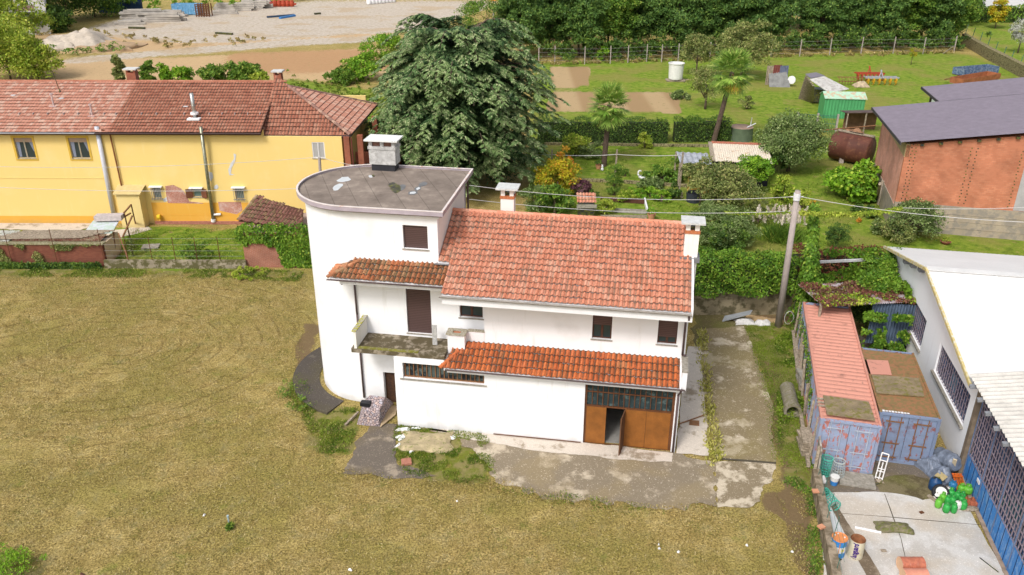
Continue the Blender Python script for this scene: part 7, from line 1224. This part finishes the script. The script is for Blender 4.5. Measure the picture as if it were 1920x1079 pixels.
# ------------------------------------------------------------------ garden furniture and shack
c = P(1266, 152); t = thing('water_tub', 'white plastic water tub on a pallet in the garden', 'tub', c); m = MB(); m.lathe(c, [(0, .3), (.95, .3), (.98, .5), (1.06, 2.35), (1.15, 2.4), (1.15, 2.5), (.98, 2.5), (.95, 2.2), (0, 2.1)], 24); m.build('tub', m_drw, t, smooth=False); m = MB(); m.box(c+[0,0,.12], (2.6, 1.5, .14), 0); m.box(c+[.8,-.3,.2], (2.0, .3, .1), 12); m.build('pallet', m_plank, t)
c = P(1388, 262); t = thing('round_cistern', 'round grey-green cistern with rusty flat lid beside the laurel', 'cistern', c); m = MB(); m.lathe(c, [(1.25, 0), (1.2, 1.35), (1.22, 1.4)], 28); m.build('wall', pm('cistern_green', (.12, .16, .10), .2, 2), t, smooth=True); m = MB(); m.lathe(c, [(0, 1.42), (1.22, 1.4)], 28); m.build('lid', pm('cistern_lid', (.38, .26, .19), .2, 2), t); m = MB(); m.cyl(c+[.4,-.7,1.5], c+[1.5,.2,1.7], .06, n=6); m.cyl(c+[1.0,.3,1.4], c+[1.05,.3,2.3], .04, n=6); m.build('lever', m_trim, t)
sh2 = thing('garden_shack', 'patchwork garden shack with cream corrugated roof and dark walls', 'shack', P(1400, 335)); r0, r1, r2, r3 = P(1340, 303, 2.3), P(1450, 307, 2.2), P(1437, 272, 2.6), P(1334, 268, 2.7); u_ = norm(r1-r0); v_ = norm(r3-r0); m = MB(); corr(m, r0, u_, v_, float(np.linalg.norm(r1-r0)), float(np.linalg.norm(r3-r0)), .2, .03); m.build('roof', pm('cream_sheet', (.70, .62, .50), .12, 1, c2=(.45,.3,.18), lo=.56), sh2)
m = MB(); ridge(m, r3, r2, .16, .5); m.build('ridge_tiles', pm('ridge_red', (.36, .13, .08), .2, 4), sh2); m = MB(); m.beam(r0+[-.15,0,.06], r3+[-.15,0,.06], .35, .1); m.build('edge_planks', m_plank, sh2)
m = MB(); dn = [np.array([p[0], p[1], 0]) for p in (r0, r1, r2, r3)]; g_ = np.array([0, .25, 0]); m.prism([dn[0]+g_, dn[1]+g_-[.2,0,0], dn[2]-[.2,.2,0], dn[3]-[0,.2,0]], (0, 0, 2.12)); m.build('wall', pm('dark_wall', (.022, .022, .035), .3, 3), sh2)
k0, k1, k2, k3 = P(1275, 306, 2.2), P(1336, 309, 2.1), P(1332, 290, 2.3), P(1268, 285, 2.4); u_ = norm(k1-k0); m = MB(); corr(m, k0, u_, norm(k3-k0+.0), float(np.linalg.norm(k1-k0)), float(np.linalg.norm(k3-k0)), .5, .05); m.build('side_roof', pm('grey_blue_sheet', (.36, .38, .42), .35, 1.5), sh2)
for p in (k0, k3, k1): m = MB(); m.beam([p[0], p[1], 0], p, .14); m.build('post', m_plank, sh2)
m = MB(); a_, b_ = P(1287, 372), P(1338, 372); m.prism([a_+[0,0,.35], b_+[0,0,.35], b_+[0,.1,2.5], a_+[0,.1,2.5]], (0, .08, 0)); single(m, 'ochre_screen', pm('ochre_panel', (.58, .36, .08), .12, 2), 'big ochre yellow panel standing behind the olive fruit trees', 'panel', a_)
c = P(1300, 378); m = MB(); m.lathe(c, [(0, 0), (.6, 0), (.66, .8), (.6, .8), (.55, .1)], 18); single(m, 'black_tub', pm('tub_black', (.04, .045, .06), .2, 4, .5), 'black round tub in front of the yellow panel', 'tub', c)
pp = []
for i, (x, y, yt, lab) in enumerate(((1033, 330, 280, 'pale wooden stake at the left end of the garden washing wire'), (1153, 332, 280, 'pale wooden stake in the middle of the garden washing wire'), (1272, 370, 285, 'grey wooden post at the right end of the garden washing wire'))):
    b = P(x, y); z = [z for z in np.arange(.5, 6, .05) if 539.5-F_PX*((b+[0,0,z]-CP)@up)/((b+[0,0,z]-CP)@fw) > yt][-1]; m = MB(); m.beam(b, b+[.06, 0, z], .14); single(m, 'garden_stake', m_plank, lab, 'stake', b); pp.append(b+[.05, -.05, z-.45])
wire(pp[0]-[2,0,0], pp[0], .02, 'short end of the washing wire by the cedar'); wire(pp[0], pp[1], .12, 'left span of the garden washing wire', .03); wire(pp[1], pp[2]+[0,0,.2], .1, 'right span of the garden washing wire', .03)
t = thing('well_roof', 'little red tiled roof over a dark well box in the garden', 'well', P(1096, 402)); b0_ = P(1082, 381, 1.3); u_ = np.array([1., 0, 0]); v_ = norm(np.array([0, 1, .5])); tiles('roof_tiles', m_tile, t, b0_, u_, v_, 1.55, 1.15, .26, .38, seed=33)
m = MB(); m.box(b0_+[.78, .55, -.75], (1.3, .9, 1.3)); m.build('box', m_tar, t); m = MB(); m.box(b0_+[.78, -.1, -.25], (1.6, .08, .3)); m.build('beam', m_stone, t)
t = thing('swan_planter', 'white swan-shaped garden ornament on the lawn', 'ornament', P(1204, 337)); c = P(1204, 337); m = MB(); m.lathe(c+[0,0,.0], [(0, .02), (.2, .04), (.34, .2), (.36, .32), (.3, .36)], 14); m.tube([c+[-.28,0,.3], c+[-.42,-.02,.55], c+[-.38,0,.8], c+[-.22,0,.86], c+[-.12,0,.74]], [.08, .07, .06, .07, .03], 8); m.tube([c+[.26,0,.3], c+[.46,0,.5]], [.12, .02], 6); m.build('body', m_wht, t, smooth=True)
for i, (x, y, r, mt, lab) in enumerate(((1122, 318, .3, f_dark, 'terracotta pot with dark plant beside the palm trunk'), (1221, 413, .34, f_bright, 'terracotta pot with bushy green plant behind the house ridge'))): c = P(x, y); t = thing('plant_pot', lab, 'pot', c); m = MB(); m.lathe(c, [(r*.6, 0), (r, r*1.5), (r*1.05, r*1.6), (r*.8, r*1.5)], 14); m.build('pot', pm('terracotta', (.60, .28, .16), .15, 6), t); quads_mesh('plant', clumpleaves(np.random.default_rng(i), np.array([c+[0,0,r*2.1]]), np.array([r*1.1]), 160, .16), mt, t)
def figure(nm, lab, x, y, h, mat): c = P(x, y); m = MB(); m.lathe(c, [(0, 0), (h*.25, .02), (h*.28, h*.3), (h*.16, h*.55), (h*.2, h*.75), (h*.14, h*.9), (0, h)], 10); m.tube([c+[-h*.06, 0, h*.9], c+[-h*.1, 0, h*1.2]], [.05, .02], 5); m.tube([c+[h*.06, 0, h*.9], c+[h*.1, 0, h*1.2]], [.05, .02], 5); single(m, nm, mat, lab, 'ornament', c)
figure('rabbit_ornament', 'small cream rabbit ornament beside the right wooden post', 1278, 372, .45, pm('cream_orn', (.6, .5, .38), .15, 5)); figure('white_ornament', 'small white ornament at the foot of the shorter palm', 1129, 320, .5, m_wht)
t = thing('raised_bed', 'sunken herb bed edged with stones and pale boards behind the house ridge', 'bed', P(1170, 410))
for a_, b_, mt in ((P(1128, 398), P(1212, 402), m_stone), (P(1208, 378), P(1213, 398), m_trim), (P(1126, 377), P(1208, 383), m_wood), (P(1126, 412), P(1213, 412), m_plank)): m = MB(); m.beam(a_+[0,0,.2], b_+[0,0,.2], .12, .35); m.build('edge_board', mt, t)
for i, (x0, y0, x1, y1, lab) in enumerate(((1075, 340, 1145, 342, 'low stone border left of the pyramid conifer'), (1160, 343, 1300, 352, 'low stone border right of the pyramid conifer'), (1020, 272, 1330, 276, 'low stone edging below the hedge'))): m = MB(); m.beam(P(x0, y0)+[0,0,.12], P(x1, y1)+[0,0,.12], .25, .3); single(m, 'stone_border', m_st, lab, 'border', P(x0, y0))
# pampas grass
c = P(1466, 452); t = thing('pampas_grass', 'clump of cream pampas plumes behind the ivy wall left of the pole', 'grass', c); rng = np.random.default_rng(5); n = 2200; az = rng.uniform(0, 6.28, n); d = np.stack([np.cos(az)*.7, np.sin(az)*.7, rng.uniform(.5, 1.6, n)], 1); V = leafquads(c+rng.normal(size=(n, 3))*[.5, .35, 0], norm(d), norm(rng.normal(size=(n, 3))), rng.uniform(.8, 1.6, n), .05); quads_mesh('blades', V, f_mid, t)
Q = []
for k in range(46): b = c+[rng.normal()*.95, rng.normal()*.4, rng.uniform(1.3, 2.1)]; n = 70; f = rng.uniform(0, 1, n); ax = norm(np.array([rng.normal()*.25, rng.normal()*.2, 1])); Q.append(leafquads(b+np.outer(f*.75, ax)+rng.normal(size=(n, 3))*.05*(1-f[:, None]*.6), norm(ax+rng.normal(size=(n, 3))*.3), norm(rng.normal(size=(n, 3))), .2, .06))
quads_mesh('plumes', np.concatenate(Q), foliage('plumes', (.62, .54, .42), (.72, .66, .56), (.8, .74, .66), tr=.2), t)
# ------------------------------------------------------------------ far distance
bb = P(62, 78); yaw_ = 24; B = Fr(P(96, 64), 26); t = thing('apartment_block', 'white apartment block with balconies at the top left corner', 'building', B.o); m_ab = pm('block_white', (.74, .72, .72), .06, .4)
m = MB(); wallholes(m, B, -30, 0, 0, .4, 0, 14, [(h0, h0+1.3, z, z+2.2) for h0 in (-4, -9, -14, -19) for z in (1.0, 4.6, 8.4)]); B.box(m, -.4, 0, .4, 12, 0, 14); m.build('wall', m_ab, t); m = MB(); B.box(m, -30, .5, -.5, 12.5, 14.02, 14.3); m.build('roof', m_ty, t)
for h0 in (-4, -9, -14, -19):
    for z in (1.0, 4.6, 8.4): window(B, t, h0, h0+1.3, z, z+2.2, 0, frame=m_pipe, sill=False)
for h0, z in ((-4.8, 4.4), (-14.8, 4.4), (-9.8, 8.2), (-20, 8.2)): m = MB(); B.box(m, h0, h0+3, -1.2, 0, z-.2, z); bl = m.build('balcony', m_ab, t); m = MB(); B.box(m, h0, h0+3, -1.22, -1.17, z+.02, z+1.0); m.build('railing', pm('balcony_rail', (.36, .22, .22), .2, 2), bl)
m = MB(); m.box(P(228, 24)+[0,0,2.2], (9.5, 1, 4.4), 0); single(m, 'blue_hoarding', pm('navy', (.02, .05, .12), .2, 2), 'dark navy panel between the far trees at the back of the lot', 'hoarding', P(228, 24))
def skip(): 
    c = P(349, 29); t = thing('blue_skip', 'pale blue open skip at the back of the gravel lot', 'skip', c); f_ = Fr(c, -2); m = MB()
    for k, s_ in enumerate((0, 2.4)): f_.box(m, -3, 3, s_, s_+.12, .2, 2.3)
    f_.box(m, -3, -2.88, .12, 2.4, .2, 2.3); f_.box(m, 2.88, 3, .12, 2.4, .2, 2.3); f_.box(m, -2.9, 2.9, .1, 2.4, .1, .2)
    for k in range(11): f_.box(m, -2.95+k*.58, -2.85+k*.58, -.09, -.002, .2, 2.3)
    m.build('body', pm('skip_blue', (.16, .38, .60), .2, 2, .5, c2=(.5,.6,.65), lo=.6), t); c = P(380, 32); t = thing('rusty_cage', 'rusty brown frame cage beside the blue skip', 'cage', c); m = MB(); 
    for k in range(6):
        m.beam(c+[-1.3+k*.55, 0, 0], c+[-1.3+k*.55, 0, 2.6], .2); m.beam(c+[-1.3+k*.55, 2, 0], c+[-1.3+k*.55, 2, 2.6], .2); m.beam(c+[-1.4, 0, .3+k*.45], c+[1.6, 0, .3+k*.45], .16)
    m.build('bars', m_garf, t)
skip()
m_tim = pm('grey_timber', (.46, .42, .37), .25, .8)
for i, (x, y, L_, n_, yw, lab) in enumerate(((270, 38, 9, 7, 14, 'large stack of pale beams nearest on the gravel lot'), (303, 40, 10, 5, 6, 'long low stack of beams beside the large stack'), (245, 46, 5, 3, 20, 'small loose stack of beams left of the large stack'), (445, 20, 9, 5, 4, 'stack of beams right of the blue skip'), (478, 16, 7, 6, 0, 'stack of beams farther right by the red machine'), (330, 31, 4, 4, 0, 'pale block stack just left of the blue skip'), (420, 26, 6, 2, 3, 'low pale beams between skip and stacks'))):
    c = P(x, y); t = thing('beam_stack', lab, 'timber', c, 'beam stacks on the gravel lot'); rr = random.Random(i)
    for k in range(n_*2): m = MB(); m.box(c+[rr.uniform(-.8, .8), (k % 3)*.8-.8, .25+.45*(k//3)], (L_*rr.uniform(.7, 1), .6, .4), yw+rr.uniform(-5, 5)); m.build('beam', m_tim, t)
t = thing('red_baler', 'dark red farm machine at the top edge of the gravel lot', 'farm machine', P(532, 13)); c = P(532, 13); m = MB()
for k in range(5): m.lathe(c+[-2+k, 0, 0], [(0, 0), (.5, .1), (.62, .7), (.45, 1.4), (0, 1.5)], 9)
m.beam(c+[-3, 0, .6], c+[3, 0, .6], .4); m.build('drums', m_mred, t); crumple('red_tarp', 'red and blue heap at the top edge beside the farm machine', P(500, 12), 2.2, 1.2, 2.0, pm('dull_red', (.3, .06, .05), .3, 1), 80, cat='heap')
t = thing('plastic_bales', 'row of white wrapped bales at the top edge of the lot', 'bales', P(715, 8)); 
for k in range(8): m = MB(); c = P(692+k*6.5, 9-k*.6); m.lathe(c, [(0, 0), (.55, .02), (.6, .3), (.6, 1.0), (.5, 1.15), (0, 1.2)], 10); m.build('bale', m_wht, t, smooth=True)
for i, (x0, y0, x1, y1, mt, lab) in enumerate(((501, 34, 552, 30, pm('rod_dark', (.04, .07, .12), .1, 2), 'dark blue pole lying on the gravel lot'), (525, 36, 553, 31, m_drb, 'bright blue pole lying beside the dark one'), (242, 54, 272, 55, m_tar, 'dark strip lying in front of the beam stacks'), (405, 64, 436, 66, m_tar, 'dark strip lying on the gravel lot'), (590, 28, 601, 27, m_tar, 'small dark lump on the open gravel'))): m = MB(); m.beam(P(x0, y0)+[0,0,.2], P(x1, y1)+[0,0,.2], .5, .35); single(m, 'lying_pole', mt, lab, 'pole', P(x0, y0))
for i, (x, y, rx, ry, h, lab) in enumerate(((122, 90, 4.2, 4, 3.2, 'left grey gravel heap beyond the dirt track'), (158, 88, 5.0, 4.5, 3.6, 'right grey gravel heap beyond the dirt track'), (205, 90, 6, 4, 1.6, 'low brown earth heap right of the gravel heaps'))): crumple('gravel_heap', lab, P(x, y), rx, ry, h, pm('heap_gravel' if i < 2 else 'heap_earth', (.50, .43, .35) if i < 2 else (.42, .29, .17), .2, .8, bump=.6, bsc=3), 90+i, res=21, cat='heap')
# buildings beyond the wood
t = thing('blue_warehouse', 'white and blue industrial building glimpsed behind the wood', 'building', P(1200, 40)); b_ = Fr(P(900, 38), 0); m = MB(); b_.box(m, 4, 130, 8, 20, 0, 4.2); m.build('wall', pm('pale_wall', (.66, .68, .72), .1, .3), t); m = MB(); b_.box(m, 4, 130, 7.9, 20.1, 4.21, 5.6); m.build('blue_band', pm('band_blue', (.04, .20, .55), .2, .3), t)
t = thing('orange_gantry', 'orange and blue canopy on thin legs between cedar and wood', 'canopy', P(960, 30)); c = P(953, 33); m = MB(); m.box(c+[0,0,3.9], (8, 4, .6)); m.build('orange_edge', pm('gantry_orange', (.75, .28, .03), .1, 1), t); m = MB(); m.box(c+[0,0,4.35], (8.2, 4.2, .28)); m.build('blue_roof', pm('gantry_blue', (.08, .12, .22), .1, 1), t)
for dx in (-3.2, -1.2, 2.4): m = MB(); m.cyl(c+[dx, 0, 0], c+[dx, 0, 3.6], .15, n=6); m.build('leg', m_grille, t)

t = thing('green_gate', 'green mesh gate with pale posts beside the green shed', 'gate', P(1500, 252)); a_, b_ = P(1492, 248), P(1566, 252)
for p in (a_, (a_+b_)/2, b_): m = MB(); m.beam(p, p+[0,0,2.2], .18); m.build('post', m_conc, t)
m = MB()
for k in range(26): p = a_+(b_-a_)*k/25; m.cyl(p+[0,0,.2], p+[0,0,2.0], .025, n=4)
for z in (.2, 1.1, 2.0): m.cyl(a_+[0,0,z], b_+[0,0,z], .03, n=4)
m.build('mesh', gp, t)
t = thing('scrap_lean_to', 'open rusty lean-to full of scrap between the green shed and the warehouse', 'shed', P(1612, 252)); c = P(1612, 248); m = MB(); m.prism([c+[-2.2,-.9,2.3], c+[2.2,-1.1,2.4], c+[2.4,1.4,2.1], c+[-2.0,1.4,2.0]], (0, 0, .07)); m.build('roof', pm('lean_roof', (.12, .08, .07), .4, 2), t); m = MB(); m.box(c+[.3, 1.2, 1.0], (3.6, .1, 2.0)); m.build('back_panel', pm('back_rust', (.22, .12, .07), .4, 2), t)
for dx in (-2.0, 0, 2.0): m = MB(); m.beam(c+[dx, -.9, 0], c+[dx, -.9, 2.3], .12); m.build('post', m_plank, t)
crumple('scrap_pile', 'pile of brown scrap beneath the rusty lean-to', c+[-1.2, -1.2, 0], 1.3, .6, 1.1, pm('scrap_brown', (.30, .16, .09), .4, 3, bump=.7), 120, cat='scrap')
a_, b_ = P(1526, 246, 2.6), P(1642, 236, 2.9); m = MB(); m.cyl(a_, b_, .07, n=6); single(m, 'rusty_bar', m_rust, 'long rusty bar spanning above the green gate to the warehouse', 'bar', a_)
for i, (x, y, rx, rz, mt, lab, kw) in enumerate([(1235, 262, 1.2, 1.3, f_lime, 'yellow-green bush filling the gap between the two hedges', dict(k=22)), (1300, 262, 1.3, 1.5, f_mid, 'loose green bush in front of the right hedge', dict(k=30)), (1172, 330, .5, .4, f_mid, 'small green tuft on the lawn right of the conifer', dict(k=8)), (1280, 330, 1.4, 1.3, f_mid, 'green climbing bush at the right wooden post', dict(k=30)), (1262, 372, .7, .8, f_dark, 'dark bush at the foot of the right wooden post', dict(k=16)),
  (1010, 395, 1.6, 1.3, f_grey, 'blue-green low bush behind the ridge beneath the cedar', dict(k=30)), (1135, 400, .9, .7, f_lime, 'yellow-green bush beside the little tiled well roof', dict(k=18)), (1240, 378, 1.0, .5, f_bright, 'bright green plants along the end of the border', dict(k=18)), (1172, 378, 1.0, .6, f_lime, 'yellow-flowered border plants next to the conifer', dict(k=18)), (1420, 420, 1.3, 1.0, f_olive, 'olive bush right of the willow shrub', dict(k=24)), (1500, 400, .9, 1.2, f_lime, 'yellow-green climber behind the leaning pole', dict(k=24)),
  (1655, 440, 1.0, .7, f_grey, 'grey-green flowering bush left of the lilac', dict(k=22)), (1000, 300, 1.5, 1.3, f_dark, 'dark bush between the cedar and the hedge', dict(k=26)), (1400, 205, 1.0, .9, f_olive, 'small brown bush in the field right of the tall palm', dict(k=14)), (1180, 262, .9, 1.0, f_dark, 'dark rounded bush against the hedge right of the short palm', dict(k=16))]): plant('bush', lab, 'bush', P(x, y), rx, rz, mt, seed=700+i, n=120, L=.16, **kw)
